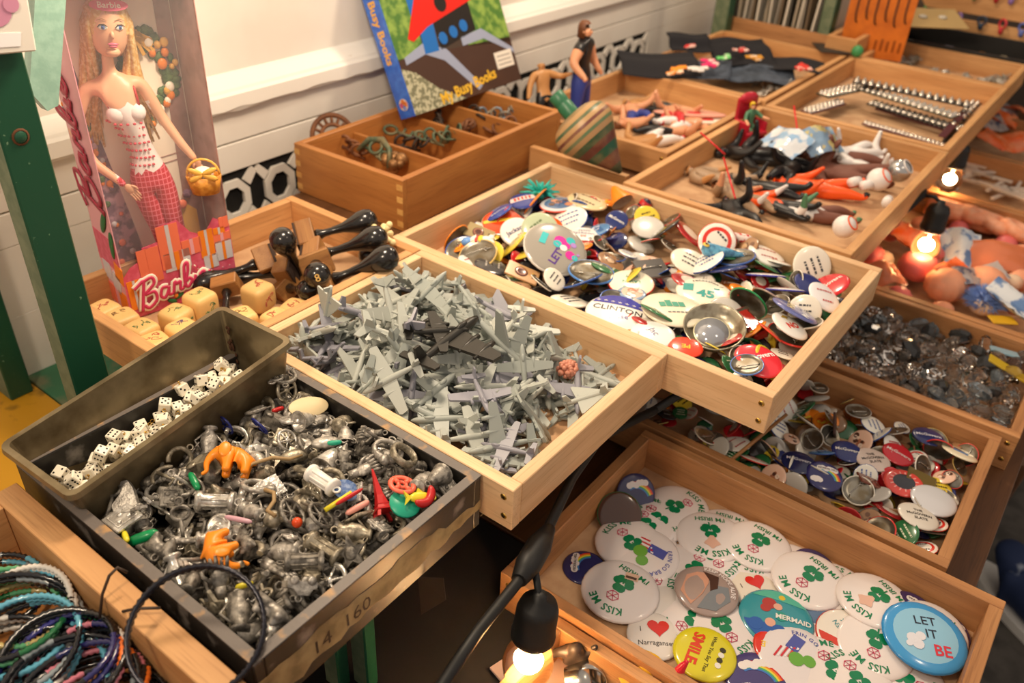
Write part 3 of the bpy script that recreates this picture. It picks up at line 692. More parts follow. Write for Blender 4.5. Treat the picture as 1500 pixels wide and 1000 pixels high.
def stamp(k, b, zk, zb, roll=0, size=1.0, eight=False):
    where = eight if isinstance(eight, str) else ''; eight = eight is True
    a, c = at(*b, zb), at(*k, zk); d = (c-a).normalized(); q = d.to_track_quat('Z', 'Y').to_matrix().to_4x4()
    e = thing('rubber_stamp', 'wooden rubber stamp with ebony handle, '+where if not eight else 'rubber stamp with figure 8 on its round ebony knob', 'stamp', T(*a) @ q @ RZ(roll) @ S(size), 'rubber stamps')
    ob('handle', HDL, Matrix(), e); bl = ob('stamp_block', SBL, Matrix(), e); ob('rubber_face', RBF, Matrix(), bl)
    if eight:
        mb = MB(); text(mb, '8', .011, 0, 0, .0700, 0); ob('lettering', (mb, [mat('gold_paint', 'd0a860', .5)]), Matrix(), e)
stamp((500, 334), (462, 345), .012, .004, .4, 1.2, 'at the back corner'); stamp((524, 357), (474, 372), .012, -.004, .2, 1.25, 'with its long handle over the side board'); stamp((540, 388), (488, 409), .006, -.012, .9, 1.25, 'with its knob on the front board')
stamp((466, 414), (463, 388), .030, -.005, .3, 1.2, True); stamp((427, 374), (441, 398), .012, -.02, .2, 1.2, 'with knob pointing up in the middle'); stamp((318, 408), (377, 386), -.022, -.008, .7, 1.2, 'touching the doll box front')
stamp((370, 405), (408, 400), -.024, -.016, 1.2, 1.1, 'lying flat between two cubes'); stamp((442, 424), (424, 422), -.012, -.026, .5, .95, 'small one behind a cube'); stamp((331, 444), (332, 426), -.028, -.022, .3, .95, 'small one with its block on top'); stamp((548, 371), (572, 362), -.018, -.028, .2, 1.0, 'under the ivory jack')
# ivory coloured jack
mb = MB(); IV = mat('ivory_plastic', 'ecd8a0', .4)
for d in ((1, 0, 0), (-1, 0, 0), (0, 1, 0), (0, -1, 0), (0, 0, 1), (.6, .6, .3)):
    v = Vector(d); mb.tube([(0, 0, 0), tuple(v*.010), tuple(v*.015)], [.0035, .0028, .0042], 8); mb.ball(tuple(v*.0165), .0045, n=8, m=6)
p = at(562, 348, .008); ob('toy_jack', (mb, [IV]), T(p.x, p.y, .012) @ Euler((.4, .3, .2)).to_matrix().to_4x4(), None, 'ivory plastic knobbed jack perched on the stamp tray corner', 'toy')

# ---------------------------------------------------------------- black tray of charms
KBK = mat('worn_black_paint', '262320', .45, noise=(34, '86807a', .8, .60, .72), bump=.3, bscale=90)
KRIM = mat('worn_rim_paint', '6a625c', .5, noise=(50, 'b08858', .9, .55, .68), bump=.3, bscale=120)
KPAPER = mat('old_label_paper', '9c8c66', .7, noise=(40, '6c5c3c', .8))
kt = thing('black_tray', 'old black painted tray with torn paper strip, full of metal charms', 'tray', T(-.1255, .192, -.060))
KW, KD, KH, KT = .247, .316, .060, .009
for sx in (-1, 1):
    o = board('end_board', KD, KT, KH, KBK, T(sx*(KW/2-KT/2), 0, KH/2) @ RZ(PI/2), kt, .001); ob('worn_edge', (MB().box(-KD/2, KD/2, -KT/2, KT/2, 0, .0006), [KRIM]), T(0, 0, KH/2), o)
for sy in (-1, 1):
    o = board('side_board', KW-2*KT, KT, KH-.0003, KBK, T(0, sy*(KD/2-KT/2), KH/2), kt, .001); ob('worn_edge', (MB().box(-KW/2+KT, KW/2-KT, -KT/2, KT/2, 0, .0006), [KRIM]), T(0, 0, KH/2), o)
    if sy < 0:
        r = random.Random(4); n = 26; up = [(-KW/2-.004+KW*i/n, .012+r.uniform(-.003, .003)-.010*(i/n > .8)) for i in range(n+1)]; dn = [(-KW/2-.004+KW*i/n, -.022+r.uniform(-.004, .004)+.014*i/n) for i in range(n+1)]
        mb = MB()
        for i in range(n): mb.add([(dn[i][0], 0, dn[i][1]), (dn[i+1][0], 0, dn[i+1][1]), (up[i+1][0], 0, up[i+1][1]), (up[i][0], 0, up[i][1])], [[0, 1, 2, 3]])
        mb.box(KW/2-.004, KW/2, -.0003, .0003, -.02, -.019)
        ob('torn_paper', (mb, [KPAPER]), T(.004, -KT/2-.0004, 0), o)
        mb = MB(); text(mb, '14  160', .020, 0, 0, 0, 0, 0, 0); ob('handwriting', (mb, [mat('brown_pencil', '3c2c20', .8)]), T(-.045, -KT/2-.0008, -.004) @ RX(PI/2) @ RZ(.02), o)
ob('bottom_panel', (MB().box(-KW/2+KT, KW/2-KT, -KD/2+KT, KD/2-KT, .001, .004), [KBK]), Matrix(), kt)
# bread tin with dice
TIN = mat('loaf_tin', '8c7e62', .36, .6, noise=(22, '54462f', .8), bump=.1, bscale=50); TINR = mat('tin_rust', '4a2c18', .8)
def loaf():
    mb = MB(); L, Wd, Hh, t = .233, .098, .066, .0012; ins = .010
    def rect(z, i, r=.006, n=4):
        hx, hy = L/2-i, Wd/2-i; o = []
        for cx, cy, a in ((hx-r, hy-r, 0), (-hx+r, hy-r, PI/2), (-hx+r, -hy+r, PI), (hx-r, -hy+r, 1.5*PI)):
            o += [(cx+r*math.cos(a+PI/2*k/n), cy+r*math.sin(a+PI/2*k/n), z) for k in range(n+1)]
        return o
    rows = [rect(0, ins), rect(Hh, 0), rect(Hh+.001, -.0030, .009), rect(Hh-.0015, -.0042, .010), rect(Hh+.0035, -.0030, .009), rect(Hh+.0035, t+.001), rect(t, ins+t)]
    n = len(rows[0]); vs = [v for r in rows for v in r]; fs = [[k*n+i, k*n+(i+1) % n, (k+1)*n+(i+1) % n, (k+1)*n+i] for k in range(len(rows)-1) for i in range(n)]
    mb.add(vs, fs, 0, False); mb.f += [list(range(n))[::-1], [6*n+i for i in range(n)]]; mb.m += [0, 0]; mb.s += [False, False]
    return mb
PM = T(-.128, .305, -.031) @ RZ(.045) @ RY(-.11)
pan = thing('loaf_tin', 'tarnished metal loaf tin holding white dice, set in the black tray', 'loaf tin', PM)
ob('tin_body', (loaf(), [TIN]), Matrix(), pan)
mb = MB(); r = random.Random(2)
for i in range(9): z = r.uniform(.012, .055); mb.ball((.1085+z*.09, .030+r.uniform(-.004, .004), z), .0012, r.uniform(.001, .003), r.uniform(.002, .006), 6, 4)
ob('rust_streak', (mb, [TINR]), T(-.0045, .004, 0), pan)
BONE = mat('dice_bone', 'f0e8d4', .35); PIP = mat('dice_pip', '141210', .4)
def die():
    mb = MB(); h = .0055; mb.box(-h, h, -h, h, -h, h, bev=.0009)
    P = {1: [(0, 0)], 2: [(-1, -1), (1, 1)], 3: [(-1, -1), (0, 0), (1, 1)], 4: [(-1, -1), (1, 1), (-1, 1), (1, -1)], 5: [(-1, -1), (1, 1), (-1, 1), (1, -1), (0, 0)], 6: [(-1, -1), (-1, 0), (-1, 1), (1, -1), (1, 0), (1, 1)]}
    pm = MB()
    for k, R in ((1, Matrix()), (6, RX(PI)), (2, RX(PI/2)), (5, RX(-PI/2)), (3, RY(PI/2)), (4, RY(-PI/2))):
        for x, y in P[k]: pm.lathe([(0, .0001), (.00105, .0001), (.00105, -.0002)], 8, 0, R @ T(x*.0027, y*.0027, h), False)
    lp = MB(); lp.tube([(.0018*math.cos(t), 0, h+.0022+.0018*math.sin(t)) for t in [2*PI*i/10 for i in range(10)]], .00035, 5, True); lp.lathe([(.0012, 0), (.0009, .0009), (0, .001)], 8, 0, T(0, 0, h))
    return mb.mesh('die', [BONE]), pm.mesh('pips', [PIP]), lp.mesh('loop', [BRASS])
DIE, PIPS, LOOP = die()
hp = Heap(-.100, .100, -.036, .036, .0025, .0015); sp_ = samples(DIE, 200); r = random.Random(12)
for i in range(60):
    x, y = hp.low(r, lambda: (r.uniform(-.096, .096), r.uniform(.000, .034)), .006, 12); M = hp.drop(sp_, x, y, r.uniform(0, 6), 0, 0, .95, .5, .4) @ Euler((r.choice((0, PI/2, PI, -PI/2)), r.choice((0, PI/2)), 0)).to_matrix().to_4x4()
    o = ob('die', DIE, PM @ M, None, 'small white die with black pips and brass loop in the loaf tin', 'die', 'dice in the loaf tin'); ob('pips', PIPS, Matrix(), o); ob('loop', LOOP, Matrix(), o)

# charms
CH = [mat('pewter', 'bcb6ac', .34, .40, noise=(220, '76716a', .9, .38, .62), bump=.5, bscale=700), mat('dark_pewter', '948e84', .38, .38, noise=(220, '4e4a44', .9, .40, .6), bump=.5, bscale=700),
      mat('bright_silver', 'ece8e0', .20, .55, noise=(200, 'a09a90', .8, .36, .56), bump=.4, bscale=600), mat('antique_nickel', 'aca28e', .32, .42, noise=(180, '5e5748', .9, .40, .62), bump=.5, bscale=600)]
def loop(mb, x, y, z=0, r=.0022, rx=0): mb.tube([(p[0], p[1], 0) for p in ring3(r, 10)], r*.34, 5, True, M=T(x, y, z) @ RX(rx))
def ch_ring():
    mb = MB(); mb.tube(ring3(.009, 22), [.0016+.0010*(i < 3 or i > 19) for i in range(22)], 7, True); mb.ball((.010, 0, .0006), .0045, .0038, .0028, 10, 6); loop(mb, -.0115, 0); return mb
def ch_wheel():
    mb = MB(); mb.tube(ring3(.010, 24), .0015, 6, True)
    for k in range(3): a = k*PI/3; mb.tube([(-.010*math.cos(a), -.010*math.sin(a), 0), (.010*math.cos(a), .010*math.sin(a), 0)], .0009, 5)
    mb.ball((0, 0, 0), .003, .003, .0018, 8, 6); loop(mb, .0130, 0); return mb
def ch_coin():
    mb = MB(); mb.lathe([(0, .0012), (.0070, .0011), (.0078, .0017), (.0092, .0015), (.0094, 0), (.0092, -.0012), (0, -.0012)], 22); mb.ball((0, .001, .001), .004, .0045, .0016, 8, 5); mb.tube([(-.005, -.005, .0014), (0, -.0062, .0016), (.005, -.005, .0014)], .0007, 5); loop(mb, 0, .0115); return mb
def ch_urn():
    mb = MB(); mb.lathe([(0, -.011), (.005, -.011), (.0055, -.0095), (.003, -.008), (.0055, -.003), (.0062, .002), (.004, .007), (.0055, .010), (0, .0100)], 14, 0, RY(PI/2))
    for s in (-1, 1): mb.tube([(-.006, s*.0035, 0), (0, s*.0095, 0), (.007, s*.0045, 0)], .0009, 5)
    loop(mb, .0120, 0); return mb
def ch_spool():
    mb = MB(); mb.lathe([(0, -.011), (.0062, -.011), (.0062, -.0085), (.0042, -.0075), (.0042, .0075), (.0062, .0085), (.0062, .011), (0, .011)], 14, 0, RY(PI/2))
    for i in range(7): a = i*2*PI/7; mb.tube([(-.0075, .0043*math.cos(a), .0043*math.sin(a)), (.0075, .0043*math.cos(a), .0043*math.sin(a))], .0007, 4)
    loop(mb, .0130, 0); return mb
def ch_beast():
    mb = MB(); J = [(Vector((-.006, 0, .0)), .0042), (Vector((.004, 0, .0005)), .0045), (Vector((.009, 0, .004)), .0026), (Vector((.0125, 0, .0035)), .0022)]; B = [(0, 1, 0), (1, 2, 0), (2, 3, 0)]
    for x, s, i in ((-.007, 1, 0), (-.007, -1, 0), (.005, 1, 1), (.005, -1, 1)): J.append((Vector((x, s*.003, -.008)), .0013)); B.append((i, len(J)-1, 0))
    J.append((Vector((-.0125, 0, .003)), .0009)); B.append((0, len(J)-1, 0)); body(mb, J, B, 1); mb.ball((.0085, .0022, .0065), .001, .001, .002, 5, 4); mb.ball((.0085, -.0022, .0065), .001, .001, .002, 5, 4); loop(mb, 0, 0, .0058, rx=PI/2)
    return MB().join(mb, RX(PI/2))
def ch_key():
    mb = MB(); mb.tube([(p[0]*.8-.008, p[1], 0) for p in ring3(.005, 14)], .0012, 6, True); mb.tube([(-.004, 0, 0), (.012, 0, 0)], .0013, 6); mb.box(.008, .0105, 0, .005, -.0008, .0008); mb.box(.0115, .0135, 0, .004, -.0008, .0008); loop(mb, -.0150, 0); return mb
def ch_anchor():
    mb = MB(); mb.tube([(0, -.009, 0), (0, .010, 0)], .0012, 6); mb.tube(arc3(.009, 11, PI+.3, 2*PI-.3), [.0008]+[.0014]*9+[.0008], 6, M=T(0, .001, 0)); mb.tube([(-.005, .007, 0), (.005, .007, 0)], .0009, 5); loop(mb, 0, .0125); return mb
def ch_shoe():
    mb = MB(); mb.prism([(-.009, -.004), (.004, -.0045), (.010, -.003), (.011, .001), (.004, .003), (-.001, .010), (-.008, .010), (-.0085, .003)], -.003, .003); loop(mb, -.005, .0120); return mb
def ch_car():
    mb = MB(); mb.prism([(-.011, -.002), (.011, -.002), (.011, .002), (.006, .003), (.003, .007), (-.005, .007), (-.008, .003), (-.011, .002)], -.0045, .0045, M=RX(0))
    for x in (-.0065, .0065):
        for s in (-1, 1): mb.lathe([(0, .0008), (.003, .0008), (.003, -.0008), (0, -.0008)], 12, 0, T(x, -.0025, s*.0048))
    loop(mb, 0, .0090); return mb
def ch_bell():
    mb = MB(); mb.lathe([(.0085, -.008), (.0075, -.006), (.0055, .002), (.0035, .007), (0, .0082)], 14, 0, RX(PI/2)); mb.lathe([(.0085, -.008), (.0068, -.008), (.0048, .002), (0, .006)], 14, 0, RX(PI/2)); mb.ball((0, .0085, 0), .0022); loop(mb, 0, -.0105); return mb
def ch_star():
    mb = MB(); pts = [((.011 if i % 2 == 0 else .0048)*math.cos(PI/2+i*PI/5), (.011 if i % 2 == 0 else .0048)*math.sin(PI/2+i*PI/5)) for i in range(10)]; mb.prism(pts, -.0012, .0012); mb.ball((0, 0, .001), .0045, .0045, .0016, 10, 5); loop(mb, 0, .0130); return mb
def ch_fish():
    mb = MB(); mb.ball((0, 0, 0), .010, .0048, .0030, 12, 8); mb.prism([(-.008, 0), (-.0145, .0055), (-.0125, 0), (-.0145, -.0055)], -.001, .001); mb.prism([(-.003, .004), (.003, .004), (-.001, .0075)], -.0007, .0007); loop(mb, .0115, 0); return mb
def ch_plaque():
    mb = MB(); mb.box(-.0085, .0085, -.0075, .0075, -.0012, .0012, bev=.0006); mb.tube([(-.006, -.005, .0012), (.006, -.005, .0012), (.006, .005, .0012), (-.006, .005, .0012)], .0007, 4, True)
    for x, y in ((-.003, .002), (.003, .002), (0, -.002)): mb.ball((x, y, .0012), .0018, .0018, .0012, 8, 5)
    loop(mb, -.0108, 0); return mb
def ch_hand():
    mb = MB(); mb.ball((0, 0, 0), .0065, .005, .0022, 10, 7)
    for i, y in enumerate((-.0036, -.0012, .0012, .0036)): mb.tube([(.004, y, 0), (.009, y*1.2, .0004), (.0125-.001*abs(i-1.5), y*1.3, 0)], [.0013, .0012, .0008], 6)
    mb.tube([(-.002, .004, 0), (.002, .0085, 0), (.005, .0095, 0)], [.0014, .0012, .0008], 6); mb.tube([(-.004, 0, 0), (-.011, 0, 0)], [.0030, .0034], 8); loop(mb, -.0132, 0); return mb
def ch_horse():
    mb = MB(); mb.tube(arc3(.0085, 14, -PI*.80, PI*.80), .0019, 6); loop(mb, .0118, 0); return mb
def ch_skull():
    mb = MB(); mb.ball((0, 0, .001), .0068, .0072, .0068, 12, 8); mb.box(-.0036, .0036, .004, .0095, -.003, .002, bev=.001); loop(mb, 0, -.0095); return mb
CHM = []
for nm, fn in (('ring', ch_ring), ('wheel', ch_wheel), ('coin', ch_coin), ('urn', ch_urn), ('spool', ch_spool), ('animal', ch_beast), ('key', ch_key), ('anchor', ch_anchor), ('shoe', ch_shoe), ('car', ch_car), ('bell', ch_bell), ('star', ch_star), ('fish', ch_fish), ('plaque', ch_plaque), ('hand', ch_hand), ('horseshoe', ch_horse), ('skull', ch_skull)):
    mb = fn(); CHM.append((nm, [mb.mesh('charm_'+nm, [c]) for c in CH]))
SM = [samples(m[0], 160) for _, m in CHM]
kx0, kx1, ky0, ky1 = -.1255-KW/2+KT+.001, -.1255+KW/2-KT-.001, .192-KD/2+KT+.001, .192+KD/2-KT-.001
kh = Heap(kx0, kx1, ky0, ky1, -.056)
def pan_block(): kh.block(-.245, -.005, .262, .36, -.028)
xx, yy = np.meshgrid(np.arange(kh.H.shape[0]), np.arange(kh.H.shape[1]), indexing='ij')
X_ = kx0+xx*.0025; Y_ = ky0+yy*.0025
kh.H += .020+.012*np.exp(-((X_+.10)**2+(Y_-.16)**2)/.012)   # the bed of charms is deeper in the middle
# bed of jumbled charms below the ones in view
bed = MB(); r = random.Random(31)
for i in range(260):
    k = r.randrange(len(CHM)); x, y = r.uniform(kx0+.012, kx1-.012), r.uniform(ky0+.012, .262)
    zz = -.046+.5*float(kh.H[min(kh.H.shape[0]-1, int((x-kx0)/.0025)), min(kh.H.shape[1]-1, int((y-ky0)/.0025))]+.046)
    me = CHM[k][1][0]; q = MB(); q.v = [tuple(v.co) for v in me.vertices]; q.f = [list(p.vertices) for p in me.polygons]; q.m = [r.randrange(2)]*len(q.f); q.s = [True]*len(q.f)
    bed.join(q, T(x, y, zz+r.uniform(-.002, .006)) @ Euler((r.uniform(-.9, .9), r.uniform(-.9, .9), r.uniform(0, 6))).to_matrix().to_4x4() @ S(1.25))
ob('charm_bed', bed.mesh('charm_bed', [CH[1], CH[3]]), None, None, 'jumbled dull metal charms filling the bottom of the black tray', 'charms', kind='stuff')
LBL = {'ring': 'metal ring charm with a raised seal', 'wheel': 'spoked metal wheel charm', 'coin': 'round metal medal charm with loop', 'urn': 'two-handled metal urn charm', 'spool': 'ribbed metal spool charm', 'animal': 'four-legged metal animal charm', 'key': 'small metal key charm', 'anchor': 'metal anchor charm', 'shoe': 'metal boot charm', 'car': 'tiny metal car charm', 'bell': 'metal bell charm', 'star': 'five-pointed metal star charm', 'fish': 'metal fish charm', 'plaque': 'square metal plaque charm', 'hand': 'metal hand charm', 'horseshoe': 'metal horseshoe charm', 'skull': 'metal skull charm'}
CN = ['pewter', 'blackened', 'bright silver', 'antique nickel']
def charm(i, x, y, r, ci=None, k=None):
    k = r.randrange(len(CHM)) if k is None else k; ci = r.choices((0, 1, 2, 3), (4, 4, 2.2, 3))[0] if ci is None else ci
    M = kh.drop(SM[k], x, y, r.uniform(0, 6.28), r.gauss(0, .45), r.gauss(0, .45), .86, .6, .6, r.uniform(1.0, 1.45))
    ob(CHM[k][0]+'_charm', CHM[k][1][ci], M, None, '%s %s heaped in the black tray' % (CN[ci], LBL[CHM[k][0]]), 'charm', 'metal charms in the black tray')
r = random.Random(77)
for i in range(300):
    x, y = kh.low(r, lambda: (kx0+.008+(kx1-kx0-.016)*r.random(), ky0+.008+(.258-ky0)*r.random()), .010, 5); charm(i, x, y, r)
for i in range(10): charm(i, -.028+r.uniform(-.006, .012), .27+r.uniform(-.01, .065), r)
# ---------------------------------------------------------------- coloured charms on top of the metal ones
def hz(hp, x, y):
    i = min(max(int((x-hp.b[0])/hp.res), 0), hp.H.shape[0]-1); j = min(max(int((y-hp.b[2])/hp.res), 0), hp.H.shape[1]-1)
    return float(hp.H[max(0, i-2):i+3, max(0, j-2):j+3].mean())
def onheap(hp, px, py, z=-.03):
    for _ in range(6): p = at(px, py, z); z = .5*z+.5*hz(hp, p.x, p.y)
    return p
YV = CY-PI/2        # yaw that makes a thing's X axis run to the right in the photograph
def pl(name, colour, rough=.35, **k): return mat('plastic_'+name, colour, rough, **k)
ORGP, GRNP, REDP, BLUP, CORP, YELP, PNKP, TEAP, TAN = pl('orange', 'f08a1c'), pl('green', '0e8a50', .25), pl('red', 'b81c1c'), pl('blue', '3c68a8'), pl('coral', 'f06a50'), pl('yellow', 'e0d030'), pl('pink', 'e8a090'), pl('teal', '20a080'), mat('tan_twig', '9c8058', .6)
def hero(hp, mb, mats, px, py, name, label, cat, yaw=0, tx=0, ty=0, sc=1, up=.002, group=None, q=.8):
    me = mb.mesh(name, mats); p = onheap(hp, px, py); M = hp.drop(samples(me, 200), p.x, p.y, YV+yaw, tx, ty, q, .3, .4, sc, up)
    return ob(name, me, M, None, label, cat, group)
def elephant():
    V = Vector; J = [(V((-.009, 0, .001)), .0085), (V((.004, 0, .002)), .0095), (V((.013, 0, .004)), .0080), (V((.019, 0, -.001)), .0042), (V((.0215, 0, -.009)), .0028), (V((.0195, 0, -.016)), .0020), (V((.0235, 0, -.0195)), .0016)]
    B = [(0, 1, 0), (1, 2, 0), (2, 3, 0), (3, 4, 0), (4, 5, 0), (5, 6, 0)]
    for x, s, i in ((-.011, 1, 0), (-.011, -1, 0), (.004, 1, 1), (.004, -1, 1)): J.append((V((x*1.05, s*.0055, -.009)), .0040)); B.append((i, len(J)-1, 0)); J.append((V((x*1.05, s*.0055, -.017)), .0038)); B.append((len(J)-2, len(J)-1, 0))
    J.append((V((-.020, 0, -.004)), .001)); B.append((0, len(J)-1, 0)); mb = MB(); body(mb, J, B, 2)
    for s in (-1, 1): mb.ball((.0085, s*.0085, .003), .0055, .0016, .0075, 10, 7, 0, None); mb.ball((.0155, s*.0055, .0055), .0010, .0008, .0010, 6, 4)
    return MB().join(mb, RX(PI/2))
hero(kh, elephant(), [ORGP], 345, 682, 'toy_elephant', 'orange plastic elephant lying on its side beside the loaf tin', 'toy', PI+.1, .2, 0, 1.0)
hero(kh, elephant(), [ORGP], 322, 830, 'toy_elephant', 'orange plastic elephant tipped trunk upward on the charms near the beaded wire ring', 'toy', PI*1.75, .5, .4, .9)
def capsule(l, r): mb = MB(); mb.tube([(-l, 0, 0), (-l*.8, 0, 0), (-l*.3, 0, 0), (l*.3, 0, 0), (l*.8, 0, 0), (l, 0, 0)], [r*.3, r*.85, r, r, r*.85, r*.3], 12); return mb
hero(kh, capsule(.013, .0046), [GRNP], 210, 793, 'plastic_bean', 'long shiny green plastic bean at the worn tray edge', 'bead', .35)
hero(kh, capsule(.010, .0030), [GRNP], 286, 712, 'plastic_bean', 'slim green plastic bean near the orange elephant', 'bead', -.9)
def eiffel():
    mb = MB(); pr = [(0, .0080), (.006, .0055), (.010, .0042), (.018, .0026), (.030, .0014), (.040, .0006)]
    for k in range(len(pr)-1):
        (z0, a), (z1, b) = pr[k], pr[k+1]
        if k < 1:
            for sx in (-1, 1):
                for sy in (-1, 1): mb.add([(sx*(a-.0024*i), sy*(a-.0024*j), z0) for i in (0, 1) for j in (0, 1)]+[(sx*(b-.0022*i), sy*(b-.0022*j), z1) for i in (0, 1) for j in (0, 1)], [[0, 1, 5, 4], [1, 3, 7, 5], [3, 2, 6, 7], [2, 0, 4, 6], [0, 2, 3, 1], [4, 5, 7, 6]])
        else: mb.add([(x*a, y*a, z0) for x, y in ((-1, -1), (1, -1), (1, 1), (-1, 1))]+[(x*b, y*b, z1) for x, y in ((-1, -1), (1, -1), (1, 1), (-1, 1))], [[0, 1, 5, 4], [1, 2, 6, 5], [2, 3, 7, 6], [3, 0, 4, 7], [0, 3, 2, 1], [4, 5, 6, 7]])
    mb.box(-.0062, .0062, -.0062, .0062, .0056, .0068); mb.box(-.0045, .0045, -.0045, .0045, .0100, .0108)
    return MB().join(mb, T(0, -.018, 0) @ RX(-PI/2))
hero(kh, eiffel(), [REDP], 556, 738, 'tower_charm', 'red plastic lattice tower lying on the charms', 'toy', .45, .4, 0, 1.15)
mb = MB(); mb.lathe([(0, .0012), (.0105, .0012), (.0115, 0), (.0105, -.0012), (0, -.0012)], 22); hero(kh, mb, [pl('bluedisc', '3c5c94', .4, noise=(300, '8ca0c0', .6))], 508, 728, 'plastic_disc', 'mottled blue plastic disc leaning by the white column', 'disc', 0, .3, .3)
mb = MB(); mb.lathe([(0, -.003), (.013, -.003), (.0135, -.001), (.013, .0), (0, 0)], 20); hero(kh, mb, [TEAP], 594, 748, 'plastic_disc', 'teal plastic disc under the coral button', 'disc', 0, .15, -.1)
mb = MB(); mb.tube(ring3(.0100, 24), .0024, 7, True, M=S(1, 1, .7)); mb.tube(ring3(.0036, 14), .0016, 6, True)
for k in range(4): a = PI/4+k*PI/2; mb.tube([(.003*math.cos(a), .003*math.sin(a), 0), (.010*math.cos(a), .010*math.sin(a), 0)], .0022, 6)
hero(kh, mb, [CORP], 590, 735, 'spoked_toy_disc', 'coral plastic wheel with slots near the tray corner', 'wheel', .2, .3, 0, 1.0)
hero(kh, ch_fish(), [YELP], 616, 735, 'fish_charm', 'yellow plastic fish between coral wheel and red crescent', 'charm', .4, .4, 0, 1.1)
mb = MB(); mb.tube(arc3(.012, 14, -.2, 2.3), [.0010]+[.0026, .0034, .0038]+[.0040]*6+[.0038, .0034, .0026, .0010], 8); hero(kh, mb, [REDP], 628, 748, 'crescent_charm', 'red plastic crescent by the black tray wall', 'charm', -1.6, .6, .2, 1.0)
hero(kh, ch_spool(), [WHITE], 474, 722, 'column_charm', 'white plastic fluted column among metal charms', 'charm', -.6, .2, 0, 1.3)
mb = MB(); mb.tube([(-.013, 0, 0), (.013, 0, 0)], [.0022, .0022], 8); hero(kh, mb, [YELP], 497, 748, 'plastic_stick', 'yellow plastic stick under the blue disc', 'stick', .8)
hero(kh, capsule(.013, .0018), [REDP], 513, 742, 'plastic_stick', 'dark red plastic stick under the blue disc', 'stick', .75)
hero(kh, capsule(.011, .0028), [PNKP], 524, 748, 'plastic_stick', 'pale pink plastic stick beside the red tower', 'stick', .7)
hero(kh, capsule(.012, .0022), [pl('mauve', 'c89ca8')], 352, 776, 'plastic_stick', 'mauve plastic stick above the orange elephant', 'stick', -.2)
mb = MB(); mb.tube([(-.030, -.006, 0), (-.018, .002, .003), (0, .0035, .004), (.014, -.001, .002), (.027, .003, 0)], [.0008, .0016, .0018, .0017, .0009], 7); hero(kh, mb, [TAN], 402, 690, 'curved_twig', 'tan curved twig lying across the silver charms', 'twig', .55)
mb = MB(); mb.tube([(-.016, 0, 0), (-.008, .006, .002), (.002, .004, .002), (.010, -.003, .001), (.017, .002, 0)], .0018, 7); hero(kh, mb, [TAN], 396, 752, 'curved_twig', 'short hooked tan twig near the tray centre', 'twig', -1.1)
mb = MB(); mb.lathe([(0, .0007), (.0172, .0006), (.0180, 0), (.0172, -.0006), (0, -.0007)], 26, 0, S(1.25, .62, 1)); hero(kh, mb, [mat('cream_tag', 'd8c49a', .5)], 464, 601, 'oval_tag', 'cream oval tag propped by the back of the black tray', 'tag', .7, .5, 0, 1)
mb = MB(); mb.ball((0, 0, 0), .0045); hero(kh, mb, [pl('redorange', 'd4481c', .2)], 437, 778, 'plastic_bead', 'shiny red-orange round bead', 'bead')
for px, py, w in ((334, 645, 'nearer the tin wall'), (383, 640, 'beside the silver plaque')):
    mb = MB(); mb.tube(ring3(.0085, 22), .0011, 6, True); [mb.tube([(0, 0, 0), (.0085*math.cos(k*PI/3), .0085*math.sin(k*PI/3), 0)], .0007, 4) for k in range(6)]
    hero(kh, mb, [pl('navy', '20286c', .3)], px, py, 'spoked_toy_disc', 'navy blue spoked plastic wheel standing upright '+w, 'wheel', PI/2+.1, 0, 1.35, 1.1)
for px, py, c, l, ya in ((360, 868, YELP, 'yellow-green plastic leaf near the front corner', .6), (490, 655, TEAP, 'small teal plastic bit among wheels', .2), (408, 606, REDP, 'red plastic bit beside the loaf tin end', .9), (188, 800, YELP, 'yellow plastic sliver under the green bean', -1)):
    hero(kh, capsule(.007, .0024), [c], px, py, 'plastic_bit', l, 'bead', ya)
big = MB(); big.tube(ring3(.0105, 26), .0022, 8, True, M=S(1, 1, 1.6)); hero(kh, big, [CH[3]], 592, 682, 'metal_ring', 'thick plain antique metal ring tilted by the tray wall', 'ring', 0, .5, .3, 1.1)

# ---------------------------------------------------------------- tray of beaded bangles
WX0, WX1, WY0, WY1 = -.56, -.2575, -.06, .335
tray('wooden_tray', 'oak tray of beaded bangles in front of the black tray', WX0, WX1, WY0, WY1, -.006, .060, WTAN, .021, screws=False, floor=WBOX)
wh = Heap(WX0+.022, WX1-.022, WY0+.022, WY1-.022, -.060); wh.H += .012
BC = dict(k='141418', g='1c6438', G='58a070', w='d8d4cc', b='5ca4bc', n='24245c', o='e87020', p='c07080', y='b8a468', s='8c9498', v='3c3c8c')
BM = {k: mat('bead_'+k, v, .18, coat=.5) for k, v in BC.items()}
def bangle(R, pat, turns=3, r=.0026, seed=0, squash=1.0, seg=110):
    R *= 1.3; q = random.Random(seed); mb = MB(); keys = sorted(set(pat)); mats = [BM[k] for k in keys]
    for t in range(turns):
        n = seg; rad = R+q.uniform(-.002, .002); dz = (t-turns/2)*r*1.7+q.uniform(-.001, .001); ph = q.uniform(0, 6)
        P = [(rad*math.cos(2*PI*i/n), rad*squash*math.sin(2*PI*i/n), dz+.0025*math.sin(4*PI*i/n+ph)) for i in range(n)]
        RR = [r*(1.12 if i % 2 == 0 else .72) for i in range(n)]; k0 = q.randrange(len(pat))
        mb.tube(P, RR, 6, True, mis=[keys.index(pat[(k0+i//9) % len(pat)]) for i in range(n)])
    return mb, mats
